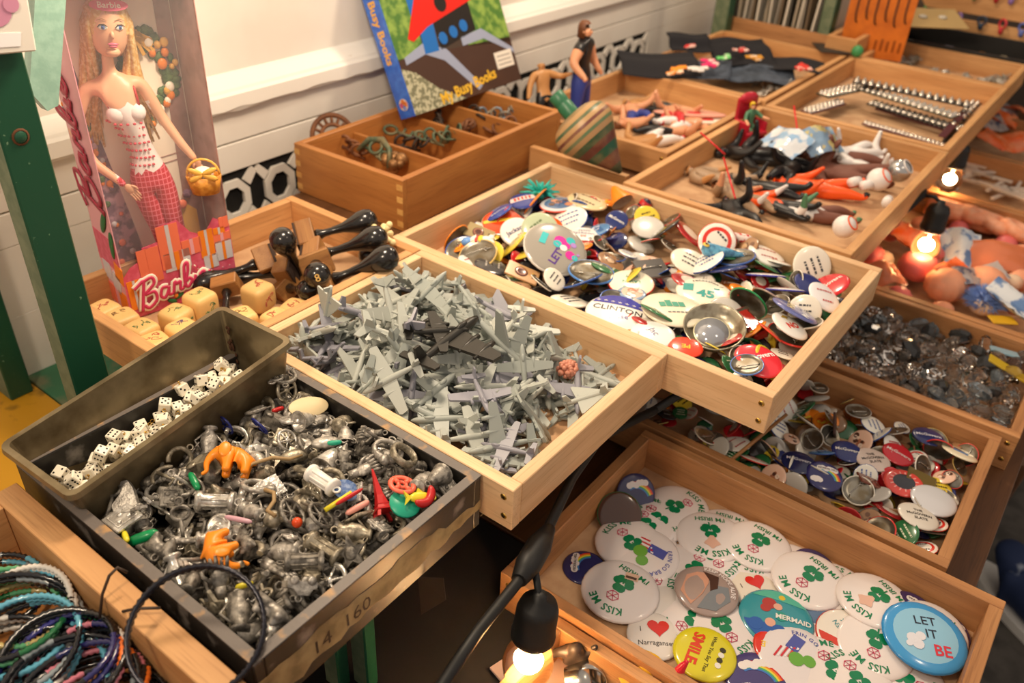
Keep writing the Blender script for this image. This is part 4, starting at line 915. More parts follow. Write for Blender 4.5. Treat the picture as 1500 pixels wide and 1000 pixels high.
bl = [((70, 880), .034, 'kkggkkGGkk', 4, .1), ((55, 905), .033, 'bbbbbbbbwk', 2, .15), ((60, 890), .028, 'wwwwwwwwww', 2, .2), ((50, 895), .024, 'yyGgyk', 3, .1), ((80, 900), .037, 'kkkkkgkkks', 3, .3), ((40, 960), .030, 'bbbbkkbb', 3, .2), ((10, 985), .034, 'wwwwsk', 3, .1),
      ((150, 940), .033, 'nnkknvnnkk', 4, -.2), ((165, 960), .030, 'ookkwnpkkk', 3, -.25), ((205, 955), .032, 'kkkppkkokk', 3, -.3), ((150, 985), .034, 'kkkkkksk', 3, .1), ((110, 975), .031, 'kkggkkkk', 3, .2), ((210, 1010), .033, 'kkkkppkk', 3, -.1), ((60, 1010), .035, 'kkkkbbkk', 3, .1), ((120, 1030), .034, 'kkonnkkk', 3, 0), ((20, 850), .030, 'sbkskn', 2, .1), ((-10, 930), .036, 'gGkkbk', 3, .2)]
NMB = dict(k='black', g='green', b='light blue', w='white', y='olive and gold', n='navy', o='orange and black', s='silver')
for i, ((px, py), R, pat, tn, ti) in enumerate(reversed(bl)):
    mb, ms = bangle(R, pat, tn, seed=i); me = mb.mesh('beaded_bangle', ms); p = onheap(wh, px, py, -.02)
    M = wh.drop(samples(me, 160), p.x, p.y, i, ti, .2*math.sin(i*2.1), .75, .5, .4, 1)
    ob('beaded_bangle', me, M, None, 'coiled %s beaded bangle %s' % ({'k': 'black', 'g': 'green', 'b': 'light blue', 'w': 'white', 'y': 'olive and gold', 'n': 'navy', 'o': 'orange and black', 's': 'silver grey'}[pat[0]], ('with %s beads in the oak tray' % '/'.join(sorted({NMB.get(c, 'pink') for c in pat if c != pat[0]})[:2]))), 'bangle', 'beaded bangles in the oak tray')
mb = MB()
for t in range(2): mb.tube([(.045*math.cos(2*PI*i/120), .045*math.sin(2*PI*i/120), t*.0035) for i in range(120)], [.0021*(1.15 if i % 2 else .7) for i in range(120)], 6, True)
p = at(288, 922, .012); e = Euler((0, 0, 0))
ob('beaded_bangle', (mb, [mat('gunmetal_bead', '24242c', .2, .5)]), T(p.x, p.y, .010) @ RZ(YV) @ RX(.42) @ RY(.1), None, 'gunmetal beaded wire ring leaning over the oak tray edge onto the charms', 'bangle')
mb = MB(); pts = [at(146, 905, -.02), at(150, 870, .0), at(160, 843, .012), at(172, 831, .015), at(186, 838, .008)]; mb.tube([tuple(q) for q in pts], .0012, 6); pts = [at(180, 895, -.005), at(200, 891, .004), at(235, 890, .004)]; mb.tube([tuple(q) for q in pts], .0012, 6)
ob('leather_cord', (mb, [mat('brown_cord', '3c2c20', .6)]), None, None, 'thin dark brown cord curling over the oak tray rim', 'cord')

# ---------------------------------------------------------------- tray of toy planes
tray('wooden_tray', 'pale new wooden tray heaped with small grey toy planes', 0, .2785, 0, .360, 0, .048, WNEW)
PG = [mat('plane_grey', '9aa09a', .42, var=.12), mat('plane_light', 'b0b4ac', .42, var=.10), mat('plane_lilac_grey', '8c8c96', .4, var=.12)]; PBK = mat('plane_black', '26241f', .38)
def plane(L, span, sweep=0.0, root=.28, tip=.12, eng=0, twin=False, fat=.055, jet=False, delta=False):
    """toy plane, nose to +X, unit scaled; L fuselage length, span wing span"""
    mb = MB(); f = fat*L; xs = [.5, .46, .38, .2, -.1, -.35, -.5]; rs = [.15, .55, .9, 1, .95, .6, .25] if not jet else [.1, .45, .8, 1, 1, .85, .6]
    mb.tube([(x*L, 0, 0) for x in xs], [f*q for q in rs], 8, mi=0)
    th = .012*L+.0004
    def wing(x0, c0, c1, sp, sw, z=0, t=th):
        for s in (-1, 1):
            pts = [(x0+c0/2, 0), (x0+c1/2-sw, sp*.96), (x0+c1*.25-sw, sp), (x0-c1/2-sw, sp*.97), (x0-c0/2, 0)]
            mb.prism([(x, s*y) for x, y in (pts if s > 0 else pts[::-1])], z-t, z+t)
    wing(.06*L, root*L, tip*L, span/2, sweep*L, -.15*f)
    if not delta: wing(-.42*L, .14*L, .08*L, span*.19, sweep*L*.5, .2*f, th*.8)
    pts = [(-.34*L, 0), (-.43*L, .17*L), (-.50*L, .17*L), (-.49*L, 0)]
    ys = (-span*.19, span*.19) if twin else (0,)
    for y in ys: mb.prism(pts, -th*.8, th*.8, 0, T(0, y, f*.3) @ RX(PI/2))
    if not jet: mb.ball((.22*L, 0, f*.8), .09*L, f*.6, f*.55, 8, 5)
    else: mb.ball((.28*L, 0, f*.7), .10*L, f*.5, f*.5, 8, 5)
    for k in range(eng):
        y = span*(.17+.16*k)
        for s in (-1, 1): mb.tube([(.24*L-sweep*L*y/span*2, s*y, -.2*f), (.16*L-sweep*L*y/span*2, s*y, -.2*f), (-.08*L-sweep*L*y/span*2, s*y, -.2*f)], [f*.5, f*.62, f*.3], 7)
    return mb
PT = [('four-engined bomber', plane(.046, .058, .02, .26, .11, 2)), ('twin-engined plane', plane(.042, .050, .0, .26, .14, 1, False, .06)), ('swept-wing jet', plane(.050, .046, .28, .30, .12, 0, jet=True)), ('delta-wing jet', plane(.044, .032, .30, .62, .06, 0, jet=True, delta=True)),
      ('single-engined fighter', plane(.038, .044, .03, .27, .15, 0, False, .07)), ('swept-wing airliner', plane(.056, .054, .22, .22, .08, 2, jet=True, fat=.045)), ('twin-tailed bomber', plane(.044, .056, .04, .24, .12, 1, True))]
PTM = [(n, [m.mesh('toy_plane', [g]) for g in PG]) for n, m in PT]; PTS = [samples(m[0], 200) for _, m in PTM]
ph = Heap(.014, .2645, .014, .346, -.044)
r = random.Random(21)
def dens(x, y): return (y > .05 or r.random() < .55) and not (x > .16 and y < .10 and r.random() < .7) and not (y < .085 and x > .09 and r.random() < .45)
def toyplane(x, y, k=None, tx=None, ty=None, yaw=None, sc=None, g=None):
    k = r.randrange(len(PTM)) if k is None else k; g = r.choices((0, 1, 2), (5, 4, 1))[0] if g is None else g
    M = ph.drop(PTS[k], x, y, r.uniform(0, 6.28) if yaw is None else yaw, r.gauss(0, .38) if tx is None else tx, r.gauss(0, .38) if ty is None else ty, .84, .55, .5, r.uniform(1.15, 1.6) if sc is None else sc)
    ob('toy_plane', PTM[k][1][g], M, None, '%s plastic toy %s heaped in the pale tray' % (('grey', 'light grey', 'lilac grey')[g], PTM[k][0]), 'toy plane', 'grey toy planes')
n = 0
while n < 185:
    x, y = r.uniform(.014, .2645), r.uniform(.014, .346)
    x, y = ph.low(r, lambda: (r.uniform(.014, .2645), r.uniform(.014, .346)), .016, 3)
    if dens(x, y): toyplane(x, y); n += 1
for i in range(26): x, y = r.uniform(.03, .20), r.uniform(.14, .32); toyplane(x, y, tx=r.gauss(0, .8), ty=r.gauss(0, .7))
bp_ = plane(.082, .098, .05, .30, .14, 2, fat=.055)
pbm = at(657, 497, .027); ob('toy_bomber', (bp_, [PBK]), T(*pbm) @ RZ(YV+1.0) @ RX(-.05) @ RY(-.05) @ S(1.28), None, 'large black plastic bomber lying on the grey planes', 'toy plane')
hero(ph, plane(.07, .07, .05, .26, .12, 1), [PBK], 640, 535, 'toy_bomber', 'smaller black plane half buried under the black bomber', 'toy plane', .3, .1, 0, 1, .0, q=.95)
hero(ph, plane(.052, .062, .05, .26, .16, 1), [PG[2]], 703, 610, 'toy_plane', 'lilac grey plane lying belly up near the front corner', 'toy plane', -1.2, .2, .1, 1.1, .002, q=.95)
mb = MB(); mb.ball((0, 0, 0), .0085, .0075, .006, 10, 8); q = random.Random(6)
for i in range(46):
    a, b = q.uniform(0, 2*PI), q.uniform(-.5, 1.4); mb.ball((.0095*math.cos(a)*math.cos(b), .0082*math.sin(a)*math.cos(b), .0065*math.sin(b)), .0026, n=7, m=5)
hero(ph, mb, [mat('pink_beads', 'c8846c', .4)], 831, 556, 'berry_cluster', 'pinkish brown berry-like bead cluster among the planes', 'bead cluster', 0, 0, 0, 1.15)
# ---------------------------------------------------------------- pin badges
PBACK = mat('tin_back', '8a867c', .3, .8, noise=(60, '6a5c44', .8)); PCOL = {}
def pc(h):
    if h not in PCOL: PCOL[h] = mat('print_'+h, h, .22, coat=.5)
    return PCOL[h]
PR = [(0, .100), (.30, .091), (.55, .070), (.75, .044), (.88, .018), (.96, -.015), (1.0, -.055), (.985, -.10), (.92, -.115), (.89, -.07), (.6, -.06), (0, -.06)]
_pm = {}
def pinmesh(R, face, rim=None, ring=None, mid=None):
    k = (round(R, 4), face, rim, ring, mid)
    if k not in _pm:
        mb = MB(); n = 28 if R > .02 else 20
        mb.lathe([(r*R, z*R*.9) for r, z in PR], n, mis=[3 if mid else 0, 3 if mid else 0, 0, 2 if ring else 0, 2 if ring else 0, 1, 1, 1, 4, 4, 4])
        _pm[k] = mb.mesh('pin_badge', [pc(face), pc(rim or face), pc(ring or face), pc(mid or face), PBACK])
    return _pm[k]
_ps = {}
def pinsamp(me):
    if me.name not in _ps: _ps[me.name] = samples(me, 140)
    return _ps[me.name]
def deco(par, R, mb, mats, name='lettering'):
    dome(mb, R, .09*R, 0, .00035); return ob(name, (mb, mats), Matrix(), par)
_cl = {}
def clasp(par, R):
    k = round(R, 4)
    if k not in _cl:
        mb = MB(); z = -.085*R; mb.tube([(-.75*R, .15*R, z), (-.2*R, .22*R, z-.0012), (.5*R, .18*R, z-.001), (.72*R, .05*R, z)], .0006, 5); mb.tube([(p[0]*.10*R-.45*R, .18*R+p[1]*.10*R, z-.001) for p in ring3(1, 9)], .0005, 5, True); _cl[k] = mb.mesh('pin_clasp', [STEEL])
    return ob('pin_clasp', _cl[k], Matrix(), par)
def shamrock(mb, x, y, s, mi, ang=0):
    for a in (PI/2, PI/2+2.1, PI/2-2.1):
        for d in (-.32, .32): mb.prism(circ(.30*s, 10, cx=.42*s*math.cos(a+d*.9), cy=.42*s*math.sin(a+d*.9)), 0, .0002, mi, T(x, y, 0) @ RZ(ang))
    mb.prism([(-.05*s, 0), (.05*s, 0), (.12*s, -.8*s), (.02*s, -.8*s)], 0, .0002, mi, T(x, y, 0) @ RZ(ang))
def heart(s): return [(s*.062*16*math.sin(t)**3, s*.062*(13*math.cos(t)-5*math.cos(2*t)-2*math.cos(3*t)-math.cos(4*t))) for t in [2*PI*i/28 for i in range(28)]]
def band(mb, y0, y1, R, mi, ang=0, n=10, rr=.9):
    for i in range(n):
        a, b = y0+(y1-y0)*i/n, y0+(y1-y0)*(i+1)/n; f = lambda y: math.sqrt(max(0, rr*rr-y*y))
        m = 8; P = [[(-f(y)+2*f(y)*k/m)*R for k in range(m+1)] for y in (a, b)]
        for k in range(m): mb.add([(P[0][k], a*R, 0), (P[0][k+1], a*R, 0), (P[1][k+1], b*R, 0), (P[1][k], b*R, 0)], [[0, 1, 2, 3]], mi, False, RZ(ang))
def rainbow(mb, R, mi0, x=0, y=0, r0=.62, a0=.2, a1=1.9):
    for k in range(5):
        r1 = (r0-.07*k)*R; r2 = (r0-.07*(k+1))*R; n = 10
        for i in range(n):
            t0, t1 = a0+(a1-a0)*i/n, a0+(a1-a0)*(i+1)/n; mb.add([(x*R+r*math.cos(t), y*R+r*math.sin(t), 0) for r, t in ((r1, t0), (r1, t1), (r2, t1), (r2, t0))], [[0, 1, 2, 3]], mi0+k)
RB = ['d83020', 'ee8820', 'e8d83c', '4cb070', '4478c0']
def cloud(mb, R, mi, x, y, w):
    for i in range(6): mb.prism(circ(.16*R, 10, cx=x*R+(i-2.5)*w*R, cy=y*R+.05*R*math.sin(i*2.3)), 0, .00012+.00002*i, mi)
def kiss(par, R, lips=True, torn=0):
    mb = MB(); arctext(mb, 'KISS ME', .27*R, .73*R, PI/2, 0, 0, False, .02); text(mb, "I'M IRISH", .235*R, 0, -.60*R, 0, 0, 0, .02); shamrock(mb, .02*R, -.12*R, .42*R, 0)
    if lips:
        h6 = [(.17*R*math.cos(i*PI/3), .34*R+.15*R*math.sin(i*PI/3)) for i in range(6)]
        mb.tube([(x, y, .0002) for x, y in h6], .012*R, 4, True, 1)
        for i in range(6): mb.tube([(0, .34*R, .0002), (h6[i][0], h6[i][1], .0002)], .009*R, 4, mi=1)
    if torn: mb.prism([(.2*R*math.cos(t)*(1+.3*math.sin(3*t)), .32*R+.2*R*math.sin(t)*(1+.25*math.cos(4*t))) for t in [2*PI*i/18 for i in range(18)]], 0, .0003, 2)
    deco(par, R, mb, [pc('0e7a4c'), pc('d04468'), pc('dcb09c')])
def lines(rows, cols, size=.3, bold=.02, arcs=()):
    """rows: (text, y, colour index[, size]); arcs: (text, angle, colour index, size, inward)"""
    def f(par, R):
        mb = MB()
        for q in rows: text(mb, q[0], (q[3] if len(q) > 3 else size)*R, 0, q[1]*R, 0, 0, q[2], bold)
        for t, a, ci, sz, inw in arcs: arctext(mb, t, sz*R, .74*R, a, 0, ci, inw, bold)
        deco(par, R, mb, [pc(c) for c in cols])
    return f
def pin(hp, px, py, R, phi, label, face, rim=None, ring=None, mid=None, design=None, tx=0, ty=0, q=.88, follow=.8, group=None, up=0, back=False, name='pin_badge', lim=.5):
    """phi: turn of the design in the photograph, counter-clockwise degrees"""
    me = pinmesh(R, face, rim, ring, mid); p = onheap(hp, px, py, hp.H.mean())
    M = hp.drop(pinsamp(me), p.x, p.y, YV+math.radians(phi), tx, ty, q, follow, lim, 1, up)
    if back: M = M @ RX(PI)
    o = ob(name, me, M, None, label, 'pin badge', group)
    if back: clasp(o, R)
    if design: design(o, R)
    return o
# filler pins: plain designs of rings, bands, text rows
FD = []
def _f(face, rim, ring, mid, what, fn=None): FD.append((face, rim, ring, mid, what, fn))
def bars(c, n=3, seed=0):
    def f(par, R):
        q = random.Random(seed); mb = MB()
        for i in range(n):
            y = (.35-.7*i/max(1, n-1))*R; w = q.uniform(.3, .6)*R; x = -w
            while x < w: l = q.uniform(.06, .2)*R; mb.box(x, min(x+l, w), y-.055*R, y+.055*R, 0, .0001); x += l+.05*R
        deco(par, R, mb, [pc(c)], 'print')
    return f
def blobs(cs, seed):
    def f(par, R):
        q = random.Random(seed); mb = MB()
        for i in range(12): a, d = q.uniform(0, 6.28), q.uniform(0, .6); mb.prism(circ(q.uniform(.1, .24)*R, 9, cx=d*R*math.cos(a), cy=d*R*math.sin(a)), 0, .0001+.00002*i, i % len(cs))
        deco(par, R, mb, [pc(c) for c in cs], 'print')
    return f
_f('c82028', None, None, None, 'red pin with white lettering', lines([('McGovern', 0, 0, .36)], ['f0ece4']))
_f('24306c', None, None, None, 'navy pin with white lettering', lines([('McGovern', 0, 0, .36)], ['f0ece4']))
_f('ece4d4', None, None, None, 'cream pin with dark print rows', bars('3c3c40', 3, 1))
_f('e8e0d0', 'c83028', None, None, 'white pin with red rim', bars('c83028', 2, 2))
_f('d83424', 'd83424', 'f0e8dc', 'f0e8dc', 'red-ringed white pin', bars('444048', 2, 3))
_f('f0ece0', '2c54a0', None, None, 'white pin with blue rim', bars('2c54a0', 3, 4))
_f('ee8824', None, None, None, 'orange pin with yellow spots', blobs(['f0d040', 'd85818'], 5))
_f('2c6c40', None, None, None, 'green pin with pale print', bars('e0e4c8', 3, 6))
_f('2c2a2c', None, None, None, 'black pin with grey print', bars('b0a8a0', 2, 7))
_f('e4c83c', None, None, None, 'yellow pin with black print', bars('2c2824', 3, 8))
_f('9c7450', '6c4830', None, None, 'brown pin with dark blotches', blobs(['6c4830', 'c4a078'], 9))
_f('5c88b8', '2c54a0', None, None, 'light blue pin with white blots', blobs(['e8ecf0', '3c68a0'], 10))
_f('c8c4bc', 'a8a49c', None, None, 'plain silver grey pin', None)
_f('e0b8a0', None, None, None, 'flesh-toned picture pin', blobs(['a86c50', 'e8d0bc', '54362c'], 11))
_f('a82428', 'c83028', None, 'e8dccc', 'dark red pin with pale centre', None)
_f('e8e4dc', None, None, None, 'white pin with red and blue print', bars('b02c30', 2, 12))
def filler(hp, r, x, y, R, where, group, pb=.28, tilt=.35, q=.82):
    if r.random() < pb:
        rim = r.choice(['b8b0a4', '2c54a0', 'c83028', 'e8e0d0', 'c8a860']); me = pinmesh(R, rim, rim); M = hp.drop(pinsamp(me), x, y, r.uniform(0, 6.28), r.gauss(0, tilt), r.gauss(0, tilt), q, .8, .6) @ RX(PI)
        o = ob('pin_badge', me, M, None, 'face-down pin showing tin back and clasp %s' % where, 'pin badge', group); clasp(o, R)
    else:
        f = r.choice(FD); me = pinmesh(R, *f[:4]); M = hp.drop(pinsamp(me), x, y, r.uniform(0, 6.28), r.gauss(0, tilt), r.gauss(0, tilt), q, .8, .6)
        o = ob('pin_badge', me, M, None, '%s %s' % (f[4], where), 'pin badge', group)
        if f[5]: f[5](o, R)
# ---- big pale tray of pins
tray('wooden_tray', 'pale wooden tray of political pin badges beside the plane tray', .2785, .6446, -.1211, .4142, 0, .048, WNEW)
uh = Heap(.2925, .6306, -.107, .400, -.044); r = random.Random(41)
UG = 'pins in the big pale tray'
def pin_bed(hp, nm, label, n, x0, x1, y0, y1, Rs, seed, h):
    r = random.Random(seed); bed = MB(); cs = ['c82028', '24306c', 'ece4d4', 'e8e0d0', 'ee8824', '2c6c40', '2c2a2c', 'e4c83c', '9c7450', 'c8c4bc']
    hp.H += h
    for i in range(n):
        x, y, R = r.uniform(x0, x1), r.uniform(y0, y1), r.choice(Rs); M = T(x, y, hz(hp, x, y)-R*.5-r.uniform(0, .004)) @ Euler((r.gauss(0, .5), r.gauss(0, .5), r.uniform(0, 6))).to_matrix().to_4x4(); q = MB(); q.lathe([(a*R, b*R*.9) for a, b in PR[::2]], 14); q.m = [r.randrange(10)]*len(q.f); bed.join(q, M)
    ob(nm, (bed, [pc(c) for c in cs]), None, None, label, 'pins', kind='stuff')
_d = np.meshgrid(np.arange(uh.H.shape[0]), np.arange(uh.H.shape[1]), indexing='ij'); _y = uh.b[2]+_d[1]*uh.res; _x = uh.b[0]+_d[0]*uh.res
pin_bed(uh, 'pin_bed', 'jumble of pins filling the bottom of the big pale tray', 190, .31, .615, -.09, .35, (.014, .018, .022), 5, np.clip(.022*np.clip((.395-_y)/.12, 0, 1), 0, .022))
n = 0
while n < 118:
    x, y = uh.low(r, lambda: (r.uniform(.30, .62), r.uniform(-.10, .392)), .018, 4)
    if y > .34 and r.random() < .6: continue
    filler(uh, r, x, y, r.choice((.014, .017, .020, .024, .027)), 'heaped beside the planes', UG, .26, .42); n += 1
def rect_badge(px, py, w, d, face, label, yaw, tx=0, ty=0, back=False, lens=False, hp=None):
    hp = hp or uh; mb = MB(); mb.box(-w/2, w/2, -d/2, d/2, -.0015, .0015, bev=.0006); me = mb.mesh('square_badge', [face]); p = onheap(hp, px, py)
    o = ob('square_badge', me, hp.drop(samples(me, 120), p.x, p.y, YV+yaw, tx, ty, .8, .7, .5, 1, .001), None, label, 'badge')
    if back:
        m2 = MB(); m2.tube([(-w*.3, 0, .0030), (w*.3, d*.05, .0030)], .0006, 5); [m2.ball((s*w*.3, s*d*.02, .0024), .0016, n=8, m=5) for s in (-1, 1)]; ob('pin_clasp', (m2, [STEEL]), Matrix(), o)
        m2 = MB(); m2.tube([(-w/2, -d/2, 0), (w/2, -d/2, 0), (w/2, d/2, 0), (-w/2, d/2, 0)], .0011, 5, True); ob('badge_rim', (m2, [mat('bronze_rim', '7c6050', .35, .7)]), Matrix(), o)
    if lens:
        m2 = MB(); m2.lathe([(0, .0022), (d*.18, .0022), (d*.26, .0026), (d*.32, .0018)], 18, mis=[0, 1, 0]); ob('printed_lens', (m2, [pc('5c3830'), pc('a06c54')]), T(-w*.05, 0, 0), o); m2 = MB(); [m2.box(w*.30, w*.40, y-.0008, y+.0008, .0015, .0018) for y in (-.004, 0, .004)]; ob('print', (m2, [pc('2c2420')]), Matrix(), o)
    return o
def g(px, py, R, phi, label, face, **k): return pin(uh, px, py, R, phi, label, face, **k)
g(735, 333, .030, 10, 'orange pin with yellow stripes under a blue pin at the tray back', 'e84c20', rim='e8d8b8', design=lambda o, R: (lambda mb: (band(mb, -.1, .12, R, 0), deco(o, R, mb, [pc('f0c43c')], 'print')))(MB()))
g(728, 320, .024, 20, 'blue pin with white print lying on an orange pin', '2c48a0', design=bars('e8e8f0', 2, 21), up=.002)
g(795, 335, .028, 0, 'orange pin with yellow spots beside a blue banner pin', 'ee5c18', design=blobs(['f0b430', 'd84010'], 22))
g(762, 308, .022, 15, 'blue pin with red and white banner lettering', '2c3c8c', design=lambda o, R: (lambda mb: (band(mb, -.12, .38, R, 0), [mb.box((-.62+.26*i)*R, (-.45+.26*i)*R, -.04*R, .30*R, .0002, .0003, 1) for i in range(5)], deco(o, R, mb, [pc('f0dcd8'), pc('d8443c')], 'print')))(MB()), up=.003, tx=.25)
g(818, 303, .029, 0, 'red-rimmed pin with a group photo on blue', '54749c', rim='e04830', ring='c8ccd0', design=blobs(['c88c6c', '5c3c30', '3c5c8c'], 23), tx=.1)
g(860, 300, .031, -30, 'cream pin with a ringed clock-like drawing', 'ecd8b0', rim='e0c090', ring='e4cc9c', design=bars('5c4c3c', 2, 24))
g(757, 344, .024, 40, 'cream oval-looking pin with blue and red script', 'f0e8e0', design=lines([('Jackson', .1, 0, .42), ('88', -.35, 1, .3)], ['40406c', 'c04848']), tx=.4, ty=-.3)
g(790, 350, .026, 50, 'pale green pin tilted on edge with script', 'b8c4a4', design=bars('6c7c5c', 3, 25), tx=.5, ty=-.5)
g(855, 346, .024, -8, 'white pin with handwritten blue name and red numerals', 'f4f0ec', design=lines([('Jesse', .35, 0, .36), ('Jackson', -.05, 0, .42), ('88', -.45, 1, .36)], ['40407c', 'd85040'], bold=0))
def letsonly(o, R):
    mb = MB()
    for i, (x, y, s, k) in enumerate(((.10, .25, .20, 0), (.28, .12, .15, 0), (.02, .10, .14, 1), (.42, .36, .15, 1), (.22, .0, .12, 3), (.52, .22, .10, 4), (.45, -.20, .16, 0), (.60, -.25, .10, 1), (.70, -.1, .05, 4))): mb.prism(circ(s*R, 10, cx=x*R, cy=y*R), 0, .0001+.00002*i, k)
    text(mb, "LET'S", .34*R, .05*R, -.30*R, 0, 1.2, 2, .03)
    mb.box(-.55*R, -.35*R, -.1*R, .35*R, 0, .0002, 1, RZ(-.2)); deco(o, R, mb, [pc('e0309c'), pc('3cbcc0'), pc('5c3c8c'), pc('f0ece4'), pc('b088d0')], 'print')
g(865, 408, .031, 0, 'face-down pin with blue rim showing a brassy tin back', '3c78c0', rim='3c78c0', back=True, follow=.4, tx=.1)
g(925, 412, .030, 175, 'cream pin with green lettering upside down and red rim', 'f0e8d0', rim='d83828', design=lines([('OWERS', .45, 0, .2), ('LAWN', .05, 0, .26), ('OUT', -.35, 0, .26)], ['3c9c7c']), follow=.4)
rect_badge(953, 404, .042, .040, mat('black_tin', '2c2826', .35, .4), 'square black badge lying face down with its pin clasp', .28, .05, -.1, back=True)
g(925, 435, .018, 0, 'small blue-rimmed portrait pin under a square badge', 'e0c0ac', rim='5c7ca0', ring='8ca4c0', design=blobs(['c88c74', 'f0dcd0'], 27), follow=.4)
def clint(o, R):
    mb = MB(); band(mb, .30, .92, R, 0); text(mb, 'CLINTON', .36*R, 0, .05*R, 0, 0, 1, .01); 
    for i in range(7): a = -.9+.3*i; text(mb, '*', .28*R, a*R*.75, .36*R, .0003, 0, 2, .03)
    text(mb, 'Jesse', .3*R, .1*R, -.30*R, 0, .15, 0, 0); deco(o, R, mb, [pc('3434a0'), pc('2c2c34'), pc('f4f0ec')])
g(900, 468, .038, -14, 'white pin with blue starred top and dark serif lettering', 'f4efe6', design=clint, follow=.3, tx=.1)
def chart(o, R):
    mb = MB(); [mb.box((-.45+.2*i)*R, (-.27+.2*i)*R, -.05*R, (.22+.1*(i == 1))*R, 0, .0002) for i in range(4)]; [mb.box((-.3+.13*i)*R, (-.2+.13*i)*R, -.38*R, -.33*R, 0, .0002, 1) for i in range(5)]; deco(o, R, mb, [pc('54a48c'), pc('6c6c74')], 'print')
g(985, 465, .040, 8, 'large cream pin with green block chart', 'f0e6cc', follow=.3, up=.004, design=chart)
def recess(o, R):
    mb = MB(); arctext(mb, 'recession ?', .24*R, .70*R, PI*.46, 0, 0, False, .01); mb.box(-.6*R, .5*R, .12*R, .22*R, 0, .0002, 1); text(mb, '45', .62*R, .05*R, -.28*R, 0, 0, 1, .04); mb.box(-.75*R, -.40*R, -.2*R, .3*R, 0, .0002, 1); deco(o, R, mb, [pc('4c4c48'), pc('38a098')])
g(1030, 437, .036, -12, 'cream pin with teal numerals and curved lettering', 'f0e8d4', design=recess, follow=.3, up=.001)
g(955, 497, .026, -60, 'white pin with red and blue signature by the tray rim', 'f4efea', design=lines([('Jac', .05, 0, .5)], ['3c3c80'], bold=0), follow=.3)
g(1003, 516, .020, 172, 'red pin with yellow lettering at the tray rim', 'e8401c', design=lines([('PE', .1, 0, .5)], ['f4c838'], bold=.03), follow=.3, up=.003)
g(812, 386, .044, 0, 'big silver pin with bright pink, teal and purple shapes', '9c968c', rim='d8d4cc', tx=.42, ty=-.18, follow=.2, up=.006, design=letsonly)
# tin dish with mirror
p = onheap(uh, 1043, 497); TD = thing('tin_dish', 'round dented tin dish with a small mirror lying in it', 'dish', T(p.x, p.y, p.z+.008) @ RZ(YV) @ RX(.30) @ RY(-.1))
mb = MB(); mb.lathe([(0, 0), (.022, 0), (.030, .006), (.034, .014), (.036, .0145), (.036, .013), (.0315, .004), (.022, -.0012), (0, -.0012)], 30); ob('dish_body', (mb, [mat('dented_tin', 'a8a08c', .28, .7, noise=(60, '6c5c48', .8, .5, .65), bump=.4, bscale=90)]), Matrix(), TD)
mm = ob('mirror', (MB().lathe([(0, .0015), (.0195, .0015), (.0195, -.001), (0, -.001)], 28), [mat('mirror_glass', 'a8acb4', .12, .5)]), T(-.003, -.003, .006) @ RX(.1), TD); mb = MB(); mb.tube(ring3(.0200, 30), .0013, 6, True); ob('mirror_rim', (mb, [mat('mirror_rim', 'dcd4b0', .3, .5)]), Matrix(), mm)
rect_badge(702, 348, .040, .026, pc('a89468'), 'tan badge printed like a small camera, at the tray back corner', -.3, .3, 0, lens=True)
rect_badge(765, 405, .044, .028, pc('c89c6c'), 'orange-tan badge printed like a camera by the front rim', -.18, .35, 0, lens=True)
g(1095, 452, .026, 0, 'green pin standing on edge beside the red knife', '1c8c50', tx=.2, ty=1.15, follow=0, q=.7)
g(1128, 447, .027, 0, 'marbled brown stone-look pin tilted steeply', 'a0887c', design=blobs(['8c7468', 'c0b0a0'], 33), tx=.25, ty=.85, follow=0, q=.7)
g(1160, 474, .030, 65, 'violet-blue pin with white block lettering', '6870a8', design=lines([('HINES', .25, 1, .44), ('FOR', -.05, 0, .16), ('MAYOR', -.38, 0, .42)], ['f0f0f4', 'e8d488'], bold=.02), tx=.2, ty=.4, follow=.2, up=.004)
g(1153, 494, .024, 30, 'white pin with red NO and a gold eagle', 'f0ece4', design=lambda o, R: (lines([('NO', -.1, 0, .52)], ['e04030'], bold=.04)(o, R), deco(o, R, MB().prism([(-.30*R, .52*R), (-.06*R, .44*R), (0, .30*R), (.06*R, .44*R), (.30*R, .52*R), (.10*R, .60*R), (0, .70*R), (-.10*R, .60*R)], 0, .0002), [pc('b8963c')], 'gold_eagle')), tx=.3, ty=.3, follow=.2, up=.008)
g(1185, 424, .022, 205, 'navy pin with pale lettering near the tray corner', '2c3470', design=lines([('DU', .35, 0, .42)], ['c8ccdc']), tx=.3, follow=.3, up=.002)
g(1205, 447, .024, 10, 'white pin with red and blue script at the rim', 'f0eef0', design=bars('c86868', 2, 38), tx=.5, follow=.2, up=.003)
g(1117, 545, .027, 28, 'bright red pin with white block lettering in the corner', 'e4303c', design=lines([("McGovern", .12, 0, .38)], ['f8f4f0'], bold=.03), tx=.15, follow=.2, up=.006)
g(1090, 552, .018, 0, 'small grey blue-rimmed pin face down beside the red pin', 'b4b4b0', rim='4c70b0', back=True, follow=.3, up=.003)
g(1123, 505, .018, 10, 'small orange-red pin beside the red knife', 'e84828', design=bars('f0b030', 3, 36), tx=.4, ty=.6, follow=.1)
for px, py, ph_, ln, l in ((1120, 408, 25, .075, 'red white and blue pin seen edge-on'), (1150, 425, -50, .07, 'striped pin standing on edge by the navy pin')):
    g(px, py, ln/2.8, ph_, l, 'e8e4e4', rim='3c3ca0', tx=-.30, ty=.42, follow=0, q=.8, design=bars('c83030', 2, 37))
kn = thing('pocket_knife', 'red pocket knife with metal band lying beside the tin dish', 'knife', None); p = onheap(uh, 1097, 480); kn.matrix_local = T(p.x, p.y, p.z+.006) @ RZ(YV-1.25) @ RX(.25)
